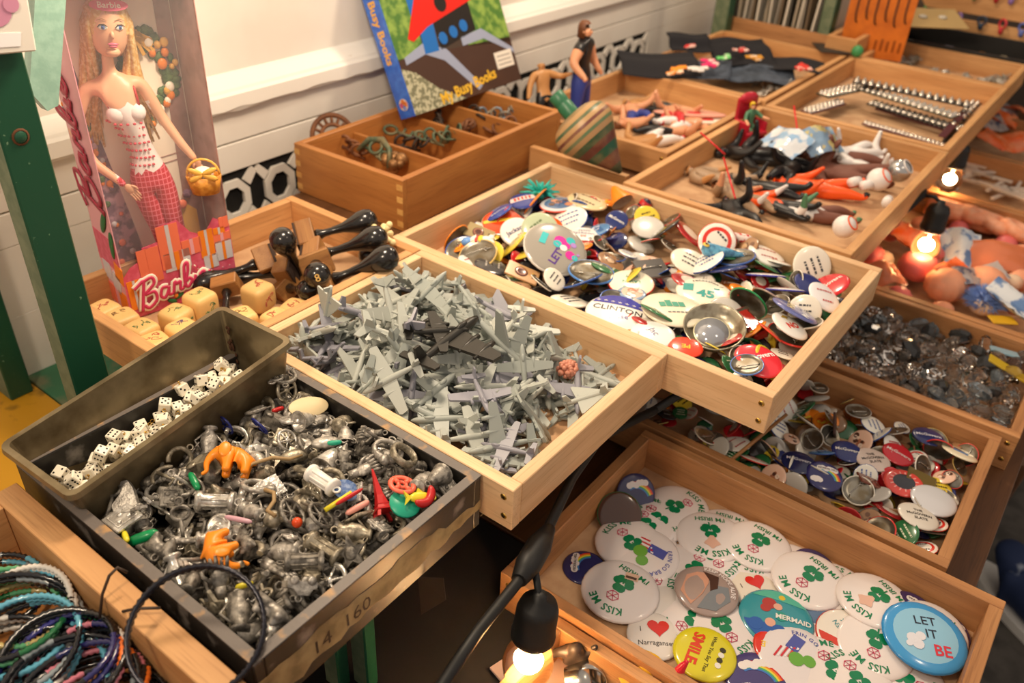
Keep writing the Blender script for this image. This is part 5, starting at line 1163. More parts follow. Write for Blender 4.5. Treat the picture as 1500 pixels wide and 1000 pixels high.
mb = MB(); mb.box(-.029, .029, -.0095, .0095, -.006, .006, bev=.003); ob('handle', (mb, [pl('knife_red', '9c241c', .25, coat=.5)]), Matrix(), kn); mb = MB(); mb.box(.010, .0125, -.0102, .0102, -.0066, .0066); mb.box(-.025, -.020, -.0098, .0098, -.0062, .0062); ob('metal_band', (mb, [STEEL]), Matrix(), kn)
# small toys lying on the pins
def fish_toy():
    mb = MB(); body(mb, [(Vector((-.026, 0, 0)), (.009, .009)), (Vector((-.014, 0, 0)), (.0095, .0085)), (Vector((.006, 0, 0)), (.0075, .006)), (Vector((.022, 0, 0)), (.004, .003)), (Vector((.032, 0, 0)), (.0075, .0015))], [(0, 1, 0), (1, 2, 0), (2, 3, 0), (3, 4, 0)], 2); mb.lathe([(0, .0005), (.0038, .0), (.0042, -.001)], 12, 1, T(-.024, -.0035, .0088)); mb.lathe([(0, .0009), (.0018, .0006)], 10, 2, T(-.024, -.0035, .0088)); mb.prism([(-.004, .006), (.010, .005), (.0, .012)], -.001, .001); return mb
o = hero(uh, fish_toy(), [mat('fish_blue', '6cb4d8', .25, noise=(120, '2c5c84', .8), coat=.5), pl('fisheye', 'e0c050'), BLACK], 1055, 380, 'toy_fish', 'glossy pale blue toy fish with yellow eye on the pins', 'toy', .12, .2, 0, 1.15, .002)
mb = MB(); mb.tube([(-.030, 0, 0), (-.024, 0, 0), (-.020, 0, 0), (.012, 0, 0), (.020, 0, 0), (.026, 0, 0)], [.0075, .006, .0028, .0062, .0066, .004], 10); hero(uh, mb, [mat('candy_wrap', 'c83434', .3, noise=(140, 'ecdcd4', 1, .48, .52))], 1078, 352, 'wrapped_candy', 'red and white wrapped toy candy stick at the back of the pins', 'candy', -.12, .1, 0, 1.1, .003)
mb = MB(); q = random.Random(8); mb.ball((0, 0, .004), .009, .009, .006, 10, 7)
for i in range(34):
    a = q.uniform(0, 6.28); el = q.uniform(.1, 1.3); l = q.uniform(.018, .030); d = Vector((math.cos(a)*math.cos(el), math.sin(a)*math.cos(el), math.sin(el))); mb.tube([tuple(d*.004+Vector((0, 0, .004))), tuple(d*l*.6+Vector((0, 0, .005))), tuple(d*l+Vector((0, 0, .002)))], [.0022, .0016, .0007], 6)
hero(uh, mb, [pl('turquoise', '2cb8ac', .4)], 749, 292, 'rubber_anemone', 'turquoise rubber spiky anemone toy at the back of the pins', 'toy', 0, 0, 0, 1.15, .003)
mb = MB(); mb.lathe([(.016, 0), (.0155, .002), (.006, .022), (.0035, .026), (0, .0265)], 18); mb.lathe([(.016, 0), (.0145, .001), (0, .018)], 18, 1); hero(uh, mb, [ORGP, pl('coneinside', 'b09884')], 915, 302, 'toy_cone', 'small orange plastic cone tipped over on the pins', 'toy', 0, -1.0, .3, 1.1, .004)
mb = MB(); mb.ball((-.016, 0, 0), .008, .006, .006, 10, 7, 0); mb.ball((-.006, .001, .001), .008, .0075, .007, 10, 7, 1); mb.ball((-.004, 0, .004), .003, .009, .004, 8, 6, 2); mb.ball((.007, 0, .001), .009, .008, .0075, 10, 7, 1); mb.ball((.013, .006, .004), .0045, .0045, .0045, 8, 6, 1); mb.ball((.015, -.006, .002), .0045, .0045, .0045, 8, 6, 1); mb.ball((.001, 0, .003), .005, .0085, .006, 8, 6, 3)
hero(uh, mb, [pl('skyblue', '6c9cdc'), WHITE, pl('redtrim', 'd83838'), pl('sun', 'f0d03c')], 703, 368, 'plastic_toy', 'tiny white, blue and yellow plastic toy by the tray rim', 'toy', -.1, 0, 0, 1.1)
mb = MB(); mb.ball((0, 0, 0), .010, .010, .014, 12, 9, 0); mb.lathe([(.0102, .002), (.0095, .008), (0, .0146)], 12, 1); hero(uh, mb, [pl('darkblue', '24243c', .3), REDP], 952, 306, 'toy_capsule', 'red-topped dark blue plastic capsule by the tray back', 'toy', 0, .4, .3, 1)

# ---- lower tray of Irish pins
IW = WRED
tray('wooden_tray', 'reddish wooden tray of white shamrock pins on the lower bench', .030, .3225, -.384, .030, -.150, .050, IW, yaw=.0)
ih = Heap(.044, .3085, -.370, .016, -.196); IG = 'white shamrock pins'
def ip(px, py, R, phi, label, face='e6dcd8', **k):
    k.setdefault('follow', .55); k.setdefault('lim', .25); return pin(ih, px, py, R, phi, label, face, **k)
KL = 'large white pin with green shamrock and green lettering in the lower tray'
r = random.Random(50)
for i in range(16): ip(r.uniform(900, 1420), r.uniform(760, 1040), .038, r.uniform(0, 360), 'white shamrock pin mostly hidden under other pins in the lower tray', group=IG+' underneath', design=kiss)
def irish_flag(o, R):
    mb = MB()
    for i in range(6): mb.box((-.40+.05*i)*R, (-.02+.05*i)*R, (.42-.07*i)*R, (.47-.07*i)*R, 0, .0002, i % 2 and 3 or 0, RZ(-.2))
    mb.box(.05*R, .55*R, .05*R, .38*R, 0, .0003, 1, RZ(-.2)); mb.prism(circ(.20*R, 14, cx=-.1*R, cy=.0), 0, .0003, 2); mb.prism(circ(.17*R, 14, cx=.02*R, cy=-.3*R), 0, .0003, 2); arctext(mb, 'ERIN GO BRAGH', .17*R, .72*R, -.5, 0, 1, False); deco(o, R, mb, [pc('cc3038'), pc('5058a4'), pc('6aa83c'), pc('f0e8e8')])
def rainb(txt):
    def f(o, R):
        mb = MB(); rainbow(mb, R, 1, -.1, -.35, .95, .15, 1.9); cloud(mb, R, 0, .15, .45, .17); text(mb, txt, .17*R, .15*R, .45*R, .0006, 0, 6, .01); cloud(mb, R, 0, -.45, -.35, .07); deco(o, R, mb, [pc('ece4e0')]+[pc(c) for c in RB]+[pc('2c2830')])
    return f
def lips_torn(o, R): kiss(o, R, False, 1)
def hope(o, R):
    mb = MB()
    mb.prism([(x*R, y*R) for x, y in ((-.75, -.4), (-.35, -.80), (-.1, -.3), (.0, .2), (-.05, .62), (-.4, .55), (-.7, .3))], 0, .0002, 1); mb.prism([(x*R, y*R) for x, y in ((-.15, -.85), (.4, -.75), (.75, -.2), (.6, .3), (.25, .2), (.02, -.3))], 0, .0003, 2); mb.prism([(x*R, y*R) for x, y in ((-.25, .64), (.25, .6), (.3, .1), (.1, -.1), (.02, .3))], 0, .0004, 3); arctext(mb, 'KEEP HOPE ALIVE', .20*R, .80*R, .9, .0003, 0, False, .03, 1.0); deco(o, R, mb, [pc('e8dcd8'), pc('c8947c'), pc('787c80'), pc('4c342c')])
def mermaid(o, R):
    mb = MB(); band(mb, -.9, -.35, R, 0); band(mb, .55, .9, R, 1)
    for i, (x, y, s, k) in enumerate(((-.25, .35, .20, 2), (-.33, .15, .14, 2), (-.02, .30, .12, 3), (.1, .0, .16, 4), (-.15, -.3, .14, 3), (-.5, -.45, .2, 0), (.1, -.5, .2, 0), (.05, .68, .09, 5))): mb.prism(circ(s*R, 12, cx=x*R, cy=y*R), 0, .0001+.00003*i, k)
    text(mb, 'MERMAID', .22*R, .42*R, .02*R, .0005, .1, 6, .03); deco(o, R, mb, [pc('2c5ca8'), pc('5cb8a0'), pc('b03830'), pc('e0a890'), pc('2c9484'), pc('e8c040'), pc('e8e4dc')], 'print')
def letitbe(o, R):
    mb = MB()
    text(mb, 'LET', .34*R, .05*R, .38*R, 0, 0, 0, .005); text(mb, 'IT', .34*R, .12*R, .02*R, 0, 0, 0, .005); text(mb, 'BE', .40*R, .30*R, -.40*R, 0, 0, 1, .02)
    for x, y, s in ((-.35, -.15, .14), (-.25, -.3, .14), (-.15, -.08, .12), (-.45, -.30, .08)): mb.prism(circ(s*R, 10, cx=x*R, cy=y*R), 0, .0002, 2)
    deco(o, R, mb, [pc('1c2030'), pc('d02c3c'), pc('dcdce4')])
def smile(o, R):
    mb = MB(); text(mb, 'When You Say That', .17*R, 0, .15*R, 0, 0, 1, .01); text(mb, 'SMILE', .48*R, .0, -.32*R, 0, 0, 0, .04); [mb.prism(circ(.1*R, 9, cx=(-.3+.2*i)*R, cy=.48*R), 0, .0002, 1+(i % 2)) for i in range(4)]; deco(o, R, mb, [pc('d8401c'), pc('3c3418'), pc('e8e4d8')])
def love(o, R):
    mb = MB(); mb.prism([(x+.15*R, y+.28*R) for x, y in heart(.40*R)], 0, .0002, 0); text(mb, 'I', .3*R, -.5*R, .2*R, 0, 0, 1, 0); text(mb, 'Narragansett', .26*R, .05*R, -.35*R, 0, 0, 1, 0); deco(o, R, mb, [pc('d83028'), pc('3c3430')])
def wise(o, R):
    mb = MB(); band(mb, .40, .92, R, 0, .6); text(mb, 'WISE MEN', .24*R, 0, .12*R, 0, 0, 1, .01); text(mb, 'STILL SEEK', .22*R, 0, -.14*R, 0, 0, 1, .01); text(mb, 'HIM!', .30*R, 0, -.42*R, 0, 0, 2, .02); deco(o, R, mb, [pc('d04030'), pc('3c8c94'), pc('2c2830')])
ip(1015, 718, .038, -70, KL, group=IG, design=kiss); ip(960, 762, .038, 20, KL, group=IG, design=kiss); ip(945, 770, .036, 5, KL, group=IG, design=kiss)
ip(905, 765, .026, 0, 'dark pin with green rim against the tray wall', '503428', rim='2c6c48', tx=.5, ty=-.5); ip(930, 735, .024, 30, 'dark blue pin leaning on the tray wall', '3c3c64', tx=.7, ty=-.5, design=rainb(''))
ip(920, 800, .038, 30, KL, group=IG, design=kiss); ip(942, 815, .040, -20, 'large white pin with flag, green shamrock and purple lettering', 'e6dcd8', design=irish_flag)
ip(856, 832, .024, 85, 'navy rainbow pin with cloud lettering against the side wall', '2c2c60', design=rainb('FEDERAL HILL'))
ip(1075, 765, .037, 160, KL, group=IG, design=kiss); ip(1103, 812, .038, 150, KL, group=IG, design=kiss); ip(1040, 790, .039, 175, 'large white pin with shamrock and a torn patch over its lips', 'e6dcd8', design=lips_torn, up=.003)
ip(1118, 790, .038, 140, KL, group=IG, design=kiss, up=.002)
ip(1012, 915, .038, 120, KL, group=IG, design=kiss); ip(1060, 925, .038, 200, KL, group=IG, design=kiss); ip(958, 880, .028, 0, 'plain white pin under the shamrock pins', 'dcd4cc')
ip(907, 872, .041, 140, 'large white shamrock pin with a brown smudged price sticker', 'e6dcd8', up=.004, design=lambda o, R: (kiss(o, R), deco(o, R, MB().box(-.14*R, .2*R, -.12*R, .12*R, .0004, .0005, 0, T(-.05*R, -.48*R, 0) @ RZ(.4)).box(-.10*R, .18*R, .0, .08*R, .0006, .0007, 1, T(-.05*R, -.48*R, 0) @ RZ(.4)), [pc('dcb8a0'), pc('4c3c34')], 'price_sticker')))
ip(958, 935, .028, 0, 'white pin with red heart and dark lettering by the front rim', 'e4dcd4', design=love, up=.002)
ip(1033, 873, .034, -20, 'portrait pin in grey and brown with white curved lettering', 'a08c84', design=hope, up=.005)
ip(1105, 865, .027, 15, 'cream pin with small red heart beside the big shamrock pin', 'e8dccc', design=love); ip(1205, 815, .026, -25, 'navy rainbow pin with blue rim near the back wall', '3c3464', design=rainb(''), tx=.2)
ip(1183, 855, .040, 127, 'large white shamrock pin on top of the pile at the middle', 'e8deda', design=kiss, up=.005)
ip(1135, 912, .038, -20, 'blue-green picture pin with red hair shape and white lettering', '3c94a0', design=mermaid, up=.004)
rect_badge(1290, 835, .050, .030, pc('e8e0d0'), 'cream rectangular badge with dark printed word by the tray back', -.12, .15, 0, hp=ih)
ip(1215, 908, .026, 0, 'slate blue pin under the shamrock pins', '5c7494', design=bars('c8ccd4', 1, 51)); ip(1300, 930, .038, 100, KL, group=IG, design=kiss); ip(1275, 905, .038, 110, KL, group=IG, design=kiss)
ip(1283, 876, .039, 115, 'large white shamrock pin with torn lips beside a rainbow pin', 'e8deda', design=lips_torn, up=.005)
ip(1345, 872, .025, -40, 'dark purple rainbow pin with cloud beside the back board', '3c2c5c', design=rainb('WATCH HILL'), tx=.1); ip(1398, 905, .028, 160, 'dark purple rainbow pin with scalloped cloud in the tray corner', '3c3064', design=rainb('WATCH HILL'), up=.003)
ip(1237, 935, .030, 110, 'red and cream pin with teal lettering in rows', 'e8e0d4', rim='c83c30', design=wise, up=.002); ip(1140, 955, .026, 165, 'red pin with yellow lettering below the blue-green pin', 'd83424', design=lines([('LEAD ME', .1, 0, .36)], ['f0c83c'], bold=.02), up=.002)
ip(1165, 968, .038, 60, 'white pin with green drawing and purple lettering', 'e4dcdc', design=irish_flag); ip(1030, 965, .031, 245, 'yellow pin with orange block lettering at the front rim', 'd8cc28', design=smile, up=.004)
ip(1280, 950, .038, 150, KL, group=IG, design=kiss); ip(1215, 985, .038, 20, KL, group=IG, design=kiss); ip(1250, 1000, .038, 10, KL, group=IG, design=kiss); ip(1105, 1000, .030, 10, 'purple rainbow pin at the bottom of the pile', '4c4478', design=rainb(''), up=.002); ip(1410, 960, .037, 140, KL, group=IG, design=kiss)
ip(1367, 955, .041, -6, 'large light blue pin with dark and red serif lettering and white dove', '8cc0dc', rim='2c88c8', ring='3c94d0', design=letitbe, up=.007)

# ---- second lower tray of small pins
tray('wooden_tray', 'reddish wooden tray crammed with small mixed pins below the pale tray', .330, .605, -.326, .100, -.150, .050, WRED)
vh = Heap(.344, .591, -.312, .086, -.196); VG = 'small pins in the lower tray'; n = 0
pin_bed(vh, 'pin_bed', 'jumble of small pins filling the bottom of the lower tray', 200, .355, .58, -.30, .07, (.011, .014, .016), 6, .018); r = random.Random(61)
while n < 95:
    x, y = vh.low(r, lambda: (r.uniform(.35, .585), r.uniform(-.306, .08)), .012, 4)
    if y > -.0 and r.random() < .4: continue
    filler(vh, r, x, y, r.choice((.011, .013, .015, .017, .019)), 'among the lower small pins', VG, .22, .5); n += 1
def vp(px, py, R, phi, label, face, **k): k.setdefault('follow', .5); return pin(vh, px, py, R, phi, label, face, **k)
vp(1240, 665, .020, -12, 'navy pin with white lettering among the small pins', '26306c', design=lines([('McGovern', 0, 0, .36)], ['f0ece4']), up=.003); vp(1166, 690, .021, -18, 'dark navy pin with white lettering beside a rainbow pin', '1c2450', design=lines([('McGovern', .1, 0, .34)], ['e0dce0']), up=.003)
vp(1205, 705, .022, -10, 'navy rainbow pin with white cloud among the small pins', '2c2c64', design=rainb('FEDERAL HILL'), up=.002); vp(1355, 650, .020, -12, 'dark blue pin with white lettering by the back wall', '242c60', design=lines([('McGovern', 0, 0, .36)], ['e8e4e8']), up=.003)
vp(1313, 672, .020, -35, 'red pin with white lettering in the middle of the small pins', 'c82430', design=lines([('McGovern', 0, 0, .36)], ['f0e4e0']), up=.003); vp(1320, 716, .023, 0, 'pink-red ringed pin with dark globe centre', 'd84c44', mid='2c2c34', design=lambda o, R: deco(o, R, (lambda mb: ([mb.box(-.035*R, .035*R, .55*R, .72*R, 0, .0001, 0, RZ(k*.42)) for k in range(15)], mb)[1])(MB()), [pc('f0a8a0')], 'print'), up=.003)
vp(1275, 680, .022, 10, 'pinkish white pin with dark lettering rows', 'dcc8bc', design=lines([('THE', .3, 0, .26), ('McGOVERN', 0, 0, .26), ('SLATE', -.3, 0, .26)], ['3c3430']), up=.002); vp(1340, 768, .023, -8, 'white pin with dark upright lettering near the front', 'd8d0c4', design=lines([('THE', .3, 0, .24), ('McGOVERN', 0, 0, .24), ('SLATE', -.3, 0, .24)], ['3c3834']), up=.003)
vp(1378, 752, .026, 0, 'shiny plain silver domed pin near the right board', 'c8c8cc', up=.003); vp(1410, 680, .022, -35, 'cream oval-looking pin with black and blue print', 'e8dcc0', design=lambda o, R: deco(o, R, MB().box(-.4*R, .4*R, .0, .3*R, 0, .0002, 0).box(-.4*R, .4*R, -.3*R, .0, 0, .0002, 1), [pc('2c2c34'), pc('3c80b8')], 'print'), ty=.4, up=.003); vp(1255, 609, .017, 0, 'pale grey pin face down below the big tray', 'c8c8c4', rim='a8a49c', back=True, up=.003)
vp(1205, 567, .013, 0, 'cream pin with its tin back up at the tray rear', 'e0d0bc', back=True, up=.003); rect_badge(1350, 700, .034, .026, pc('6c5c34'), 'brown picture badge of boats among the small pins', -.5, .1, .1, hp=vh); rect_badge(1272, 705, .028, .018, pc('7c4434'), 'reddish camera badge among the small pins', -.05, .1, 0, lens=True, hp=vh); rect_badge(1222, 627, .026, .030, mat('brown_tin', '4c342c', .4, .3), 'dark brown square badge standing on edge', .1, .9, .2, hp=vh)
mb = MB(); mb.tube([(-.05, 0, 0), (.05, 0, 0)], [.0016, .0016], 8); p0, p1 = at(1066, 678, -.160), at(1152, 607, -.150); d = (p1-p0); mb = MB(); mb.tube([tuple(p0), tuple(p0+d*.5), tuple(p1)], [.0024, .0026, .0022], 8); ob('wooden_stick', (mb, [WBLK]), None, None, 'thin wooden stick lying across the small pins', 'stick')
# ---------------------------------------------------------------- divided box of ironware, book, spinning top
XB = thing('wooden_box', 'deep orange-brown dovetailed wooden box divided for old iron pieces', 'box', T(.580, .600, -.0500) @ RZ(.03))
xw, xd, xh, xt = .420, .222, .080, .011
for sx in (-1, 1): board('end_board', xd, xt, xh, WBOX, T(sx*(xw/2-xt/2), 0, xh/2) @ RZ(PI/2), XB)
for sy in (-1, 1): board('side_board', xw-2*xt, xt, xh-.0004, WBOX, T(0, sy*(xd/2-xt/2), xh/2), XB)
for x in (-.09, .035, .13): board('divider', xd-2*xt, .006, xh-.012, WBOX, T(x, 0, (xh-.012)/2) @ RZ(PI/2), XB)
ob('bottom_panel', (MB().box(-xw/2+xt, xw/2-xt, -xd/2+xt, xd/2-xt, .001, .004), [WBOX]), Matrix(), XB)
DOV = wood('dovetail_end_grain', 'd8a860', 'c89450', '9c6830')
for k in range(4):
    for sy in (-1, 1): ob('dovetail', (MB().box(-xw/2-.0003, -xw/2+.0005, sy*(xd/2)-(.011 if sy > 0 else 0), sy*(xd/2)+(.011 if sy < 0 else 0), .006+k*.019, .015+k*.019), [DOV]), Matrix(), XB)
RUST = mat('rusty_iron', '6c4630', .7, .3, noise=(60, '8c5c3c', .8), bump=.5, bscale=200); VERD = mat('green_iron', '4c5c48', .5, .4, noise=(70, '7c7050', .8), bump=.5, bscale=200); BRZ = mat('bronze_lump', '946c44', .45, .6, noise=(80, '6c4828', .8), bump=.5, bscale=200); BLUI = mat('blue_grey_iron', '74808c', .45, .5, noise=(70, '94846c', .8), bump=.4, bscale=200); DIRN = mat('dark_iron', '3c3028', .6, .4, bump=.5, bscale=200)
def iron(mb, m, px, py, z, e, label, sc=1): p = at(px, py, z); return ob('iron_piece', (mb, [m]), T(*p) @ Euler(e).to_matrix().to_4x4() @ S(sc), None, label, 'ironware', 'old iron pieces in the divided box')
mb = MB(); mb.tube(ring3(.030, 30), .0036, 8, True); mb.tube(ring3(.017, 24), .0030, 7, True); [mb.tube([(.017*math.cos(k*PI/8), .017*math.sin(k*PI/8), 0), (.030*math.cos(k*PI/8), .030*math.sin(k*PI/8), 0)], .0022, 6) for k in range(16)]
iron(mb, RUST, 488, 200, .012, (1.15, .1, YV+.5), 'rusty pierced iron wheel standing in the end compartment', 1.15)
def bracket(s=0):
    mb = MB(); mb.tube([(-.030, -.012, 0), (-.020, .010, .004), (.0, .018, .006), (.018, .010, .004), (.030, -.014, 0)], [.0035, .005, .0055, .0045, .003], 8); mb.tube(ring3(.010, 16), .0028, 7, True, M=T(-.004, .004, .004)); mb.tube(ring3(.007, 14), .0024, 7, True, M=T(.014, -.002, .002)); mb.tube([(-.02, -.002, 0), (.02, -.010, 0)], .0028, 7); return mb
iron(bracket(), VERD, 553, 222, .014, (.8, .2, YV-.5), 'green-patinated iron bracket with loops on the box rim', 1.05)
mb = MB(); q = random.Random(3); [mb.ball((q.uniform(-.02, .02), q.uniform(-.010, .010), q.uniform(-.006, .006)), q.uniform(.007, .012), n=8, m=6) for i in range(9)]; iron(mb, BRZ, 577, 236, .002, (.4, .2, YV-.6), 'gnarled bronze lump beside the green bracket')
mb = MB(); mb.tube(ring3(.011, 18), .0026, 7, True); mb.tube([(.011, 0, 0), (.05, 0, 0)], .003, 7); [mb.box(x, x+.004, 0, .014, -.002, .002) for x in (.020, .034, .041, .048)]; iron(mb, VERD, 572, 190, .008, (.3, .2, YV-.25), 'long iron key-like piece with teeth', 1.0)
for i, (px, py, m, l) in enumerate(((632, 204, VERD, 'olive iron chain of open rings'), (660, 200, VERD, 'greenish iron chain beside the book'), (700, 172, DIRN, 'dark iron chain piece under the book'), (725, 172, BLUI, 'blue-grey iron figure piece'), (752, 165, BLUI, 'blue-grey iron loops near the spinning top'), (645, 178, DIRN, 'blackened iron loop in the shade of the book'), (520, 215, RUST, 'rusty chain beside the pierced wheel'), (600, 208, DIRN, 'dark chain behind the bronze lump'), (680, 185, RUST, 'rusty chain link piece under the book'), (770, 170, DIRN, 'dark chain piece near the box end'), (735, 185, RUST, 'rusty chain along the front board'))):
    mb = MB(); [mb.tube(ring3(.0095, 16), .0024, 6, True, M=T(-.018+.013*k, .006*(k % 2), .003*k) @ RX(.9*(k % 2)) @ RY(.3*k)) for k in range(4)]; mb.tube([(-.02, -.008, 0), (.022, -.010, .004)], .0022, 6); iron(mb, m, px, py, .004, (.3+.2*i, .3, YV+i), l, 1.05)
# board book leaning on the wall
BK = thing('board_book', 'thick blue-spined picture book leaning against the wall on the divided box', 'book', T(.588, .655, .0312) @ RX(-.42) @ RZ(.0))
bw, bh, bt = .30, .30, .034
BLU = mat('book_blue', '2c5cc0', .25, noise=(90, '3c78d8', .6), coat=.5); ob('book_block', (MB().box(.001, bw-.003, .002, bt-.002, .003, bh-.003), [WHITE]), Matrix(), BK)
cv = ob('front_cover', (MB().box(0, bw, -.001, .0015, 0, bh), [pc('4c4038')]), Matrix(), BK); ob('back_cover', (MB().box(0, bw, bt-.0015, bt, 0, bh), [BLU]), Matrix(), BK); sn = ob('spine', (MB().box(-.002, .0005, -.001, bt, 0, bh), [BLU]), Matrix(), BK)
mb = MB(); text(mb, 'Busy Books', .022, 0, 0, 0, 0, 0, .03); ob('spine_lettering', (mb, [pc('e0a83c')]), Matrix(((0, 0, -1, -.0024), (0, -1, 0, .0165), (-1, 0, 0, .140), (0, 0, 0, 1))), sn)
mb = MB(); mb.prism(circ(.010, 16), 0, .0004, 0); [mb.prism(circ(.0045, 10, cx=.005*math.cos(k*1.6), cy=.005*math.sin(k*1.6)), 0, .0006, 1+k % 3) for k in range(4)]; ob('round_emblem', (mb, [pc('d8c8b0'), pc('d87838'), pc('c05078'), pc('7c8cd0')]), Matrix(((0, 0, -1, -.0022), (0, 1, 0, .0165), (1, 0, 0, .022), (0, 0, 0, 1))), sn)
mb = MB(); cvy = -.0011
def cf(pts, k, h=.0003): mb.prism([(x*bw, z*bh) for x, z in pts], 0, h, k, T(0, cvy, 0) @ RX(PI/2))
cf([(0, .30), (.22, .34), (.22, 1), (0, 1)], 0); cf([(.6, .28), (1, .24), (1, 1), (.6, 1)], 0); cf([(0, .70), (.3, .74), (.3, 1), (0, 1)], 1, .0004); cf([(0, 0), (1, 0), (1, .27), (0, .31)], 2)
cf([(0, 0), (.45, 0), (.25, .10), (.1, .22), (0, .26)], 3, .0005); cf([(.05, .31), (.22, .36), (.40, .30), (.62, .04), (.58, .02), (.36, .24), (.22, .30), (.05, .27)], 4, .0006); cf([(.55, .34), (.75, .36), (1, .20), (1, .17), (.75, .30), (.55, .29)], 4, .0006)
cf([(.20, .50), (.62, .58), (.80, .62), (.80, 1), (.20, 1)], 5, .0006); cf([(.22, .30), (.34, .30), (.36, .52), (.24, .5)], 5, .0007); cf([(.36, .30), (.70, .36), (.70, .55), (.36, .5)], 6, .0006); cf([(.30, .44), (.86, .56), (.86, .68), (.26, .60), (.12, .40), (.16, .38)], 7, .0009)
cf([(.40, .62), (.70, .68), (.70, 1), (.40, 1)], 6, .0009); cf([(.24, .60), (.40, .62), (.40, .68), (.24, .66)], 8, .0011)
for x, z, s, k in ((.46, .55, .05, 6), (.80, .64, .05, 6), (.33, .71, .045, 8), (.40, .36, .035, 5), (.50, .38, .035, 5), (.60, .40, .035, 5)): cf([(x+s*math.cos(t), z+s*math.sin(t)) for t in [2*PI*i/16 for i in range(16)]], k, .0013)
ob('cover_picture', (mb, [mat('print_foliage', '4c7434', .3, noise=(60, '8ca850', .9)), pc('a8b8c0'), pc('4c3830'), mat('print_pebbles', 'b8b498', .3, noise=(160, '6c6c54', .9, .48, .52)), pc('98a0b8'), pc('2c6cb8'), pc('2c2826'), pc('d42c24'), pc('d4d0c8')]), Matrix(), cv)
mb = MB(); text(mb, 'My Busy Books', .026, .50*bw, .065*bh, .0010, .10, 0, .03, M=T(0, cvy, 0) @ RX(PI/2)); ob('cover_lettering', (mb, [pc('e8b83c')]), Matrix(), cv)
mb = MB(); mb.box(.80*bw, .97*bw, -.0022, -.0015, .10*bh, .20*bh); [mb.box(.82*bw, .95*bw, -.0024, -.0021, (.12+.025*k)*bh, (.127+.025*k)*bh, 1) for k in range(3)]; ob('price_sticker', (mb, [pc('e4dcd0'), pc('9c948c')]), Matrix(), cv)
# spinning top
tip, stem = Vector((.672, .296, .006)), at(816, 142, .105); ax = (stem-tip).normalized(); q = ax.to_track_quat('Z', 'Y').to_matrix().to_4x4()
TP = thing('spinning_top', 'big striped green and tan wooden spinning top leaning on the box', 'spinning top', T(*tip) @ q)
cols = ['1c4c38', '2c3c2c', '5c3028', '1c4c38', '5c3028', '2c4c34', 'a8845c', '5c7454', 'b08c60', '6c3c34', 'b08c60', '3c5c44', 'b08c60', '8c7450', '3c5c44']
pr = [(0, 0), (.0035, .001), (.012, .016), (.022, .034), (.030, .048), (.037, .060), (.043, .070), (.0475, .078), (.0495, .083), (.0505, .089), (.050, .094), (.048, .101), (.0455, .106), (.038, .113), (.026, .118), (.012, .120)]
mb = MB(); mb.lathe(pr, 36, mis=list(range(15))); ob('top_body', (mb, [mat('top_'+str(i), c, .4, noise=(30, 'a08058', .35)) for i, c in enumerate(cols)]), Matrix(), TP)
mb = MB(); mb.lathe([(.013, .118), (.013, .138), (.0115, .140), (.0125, .143), (.0125, .158), (.010, .160), (0, .160)], 18); ob('stem', (mb, [mat('top_green', '2c6848', .4)]), Matrix(), TP)

# ---------------------------------------------------------------- trays of figures
tray('wooden_tray', 'tan wooden tray of wrestler figures behind the spinning top', .815, 1.212, .290, .612, 0, .048, WTAN)
board('wooden_strip', .19, .012, .044, WTAN, T(.697, .392, -.0282) @ RZ(PI/2), None)['label'] = 'short wooden strip propping up the spinning top'
bpy.data.objects['wooden_strip']['category'] = 'board'
tray('wooden_tray', 'tan wooden tray of black, orange and brown action figures', .655, 1.180, -.076, .282, 0, .048, WTAN)
SKN = mat('figure_skin', 'd89a74', .4); SKN2 = mat('figure_tan_skin', 'b88450', .4); BLKF = mat('figure_black', '1a191b', .35); TANF = mat('figure_tan_cloth', 'a08468', .5); BRN = mat('figure_brown_fur', '74483a', .6, bump=.4, bscale=300); ORF = mat('figure_orange', 'f05a1c', .35); WHF = mat('figure_white', 'e4dfdc', .35); BLUF = mat('figure_blue', '2c3c8c', .45); REDF = mat('figure_red', 'c8282c', .35); GRF = mat('figure_green', '4c7c5c', .45); HAIR = mat('figure_hair', '6c4024', .5); GRYF = mat('figure_grey', '8c8884', .4); YLF = mat('figure_yellow', 'e0b828', .4)
def fig(name, label, M, mats, H=.10, hair=None, lh=0, extra=None, group=None, **k):
    o = ob(name, (toyfig(H, **k), mats+[EYE, LIP]), M, None, label, 'figure', group)
    if hair: ob('hair', (haircap(H, 0, lh), [hair]), Matrix(), o)
    return o
def lay(hp, name, label, px, py, ang, mats, H, hair=None, group=None, roll=0, up=0, **k):
    """a figure dropped on its back on the heap, its head at image angle ang"""
    me = toyfig(H, **k).mesh(name, mats+[EYE, LIP]); R0 = RY(roll) @ RX(-PI/2) @ T(0, 0, -.5*H); A = np.array(R0); P = samples(me, 260) @ A[:3, :3].T+A[:3, 3]
    p = onheap(hp, px, py); o = ob(name, me, hp.drop(P, p.x, p.y, YV+math.radians(ang)-PI/2, 0, 0, .94, .35, .2, 1, up) @ R0, None, label, 'figure', group)
    if hair: ob('hair', (haircap(H, 0, 0), [hair]), Matrix(), o)
def lie(px, py, z, ang, H, face=1, tilt=0, px2=None):
    """lying on its back with the head pointing at angle ang (image degrees), middle of the body at the pixel"""
    p = at(px, py, z); return T(p.x, p.y, p.z) @ RZ(YV+math.radians(ang)-PI/2) @ RX(-PI/2*face+tilt) @ T(0, 0, -.5*H)
p = at(842, 120, .03); mp = Vector((.93, .545, -.044))
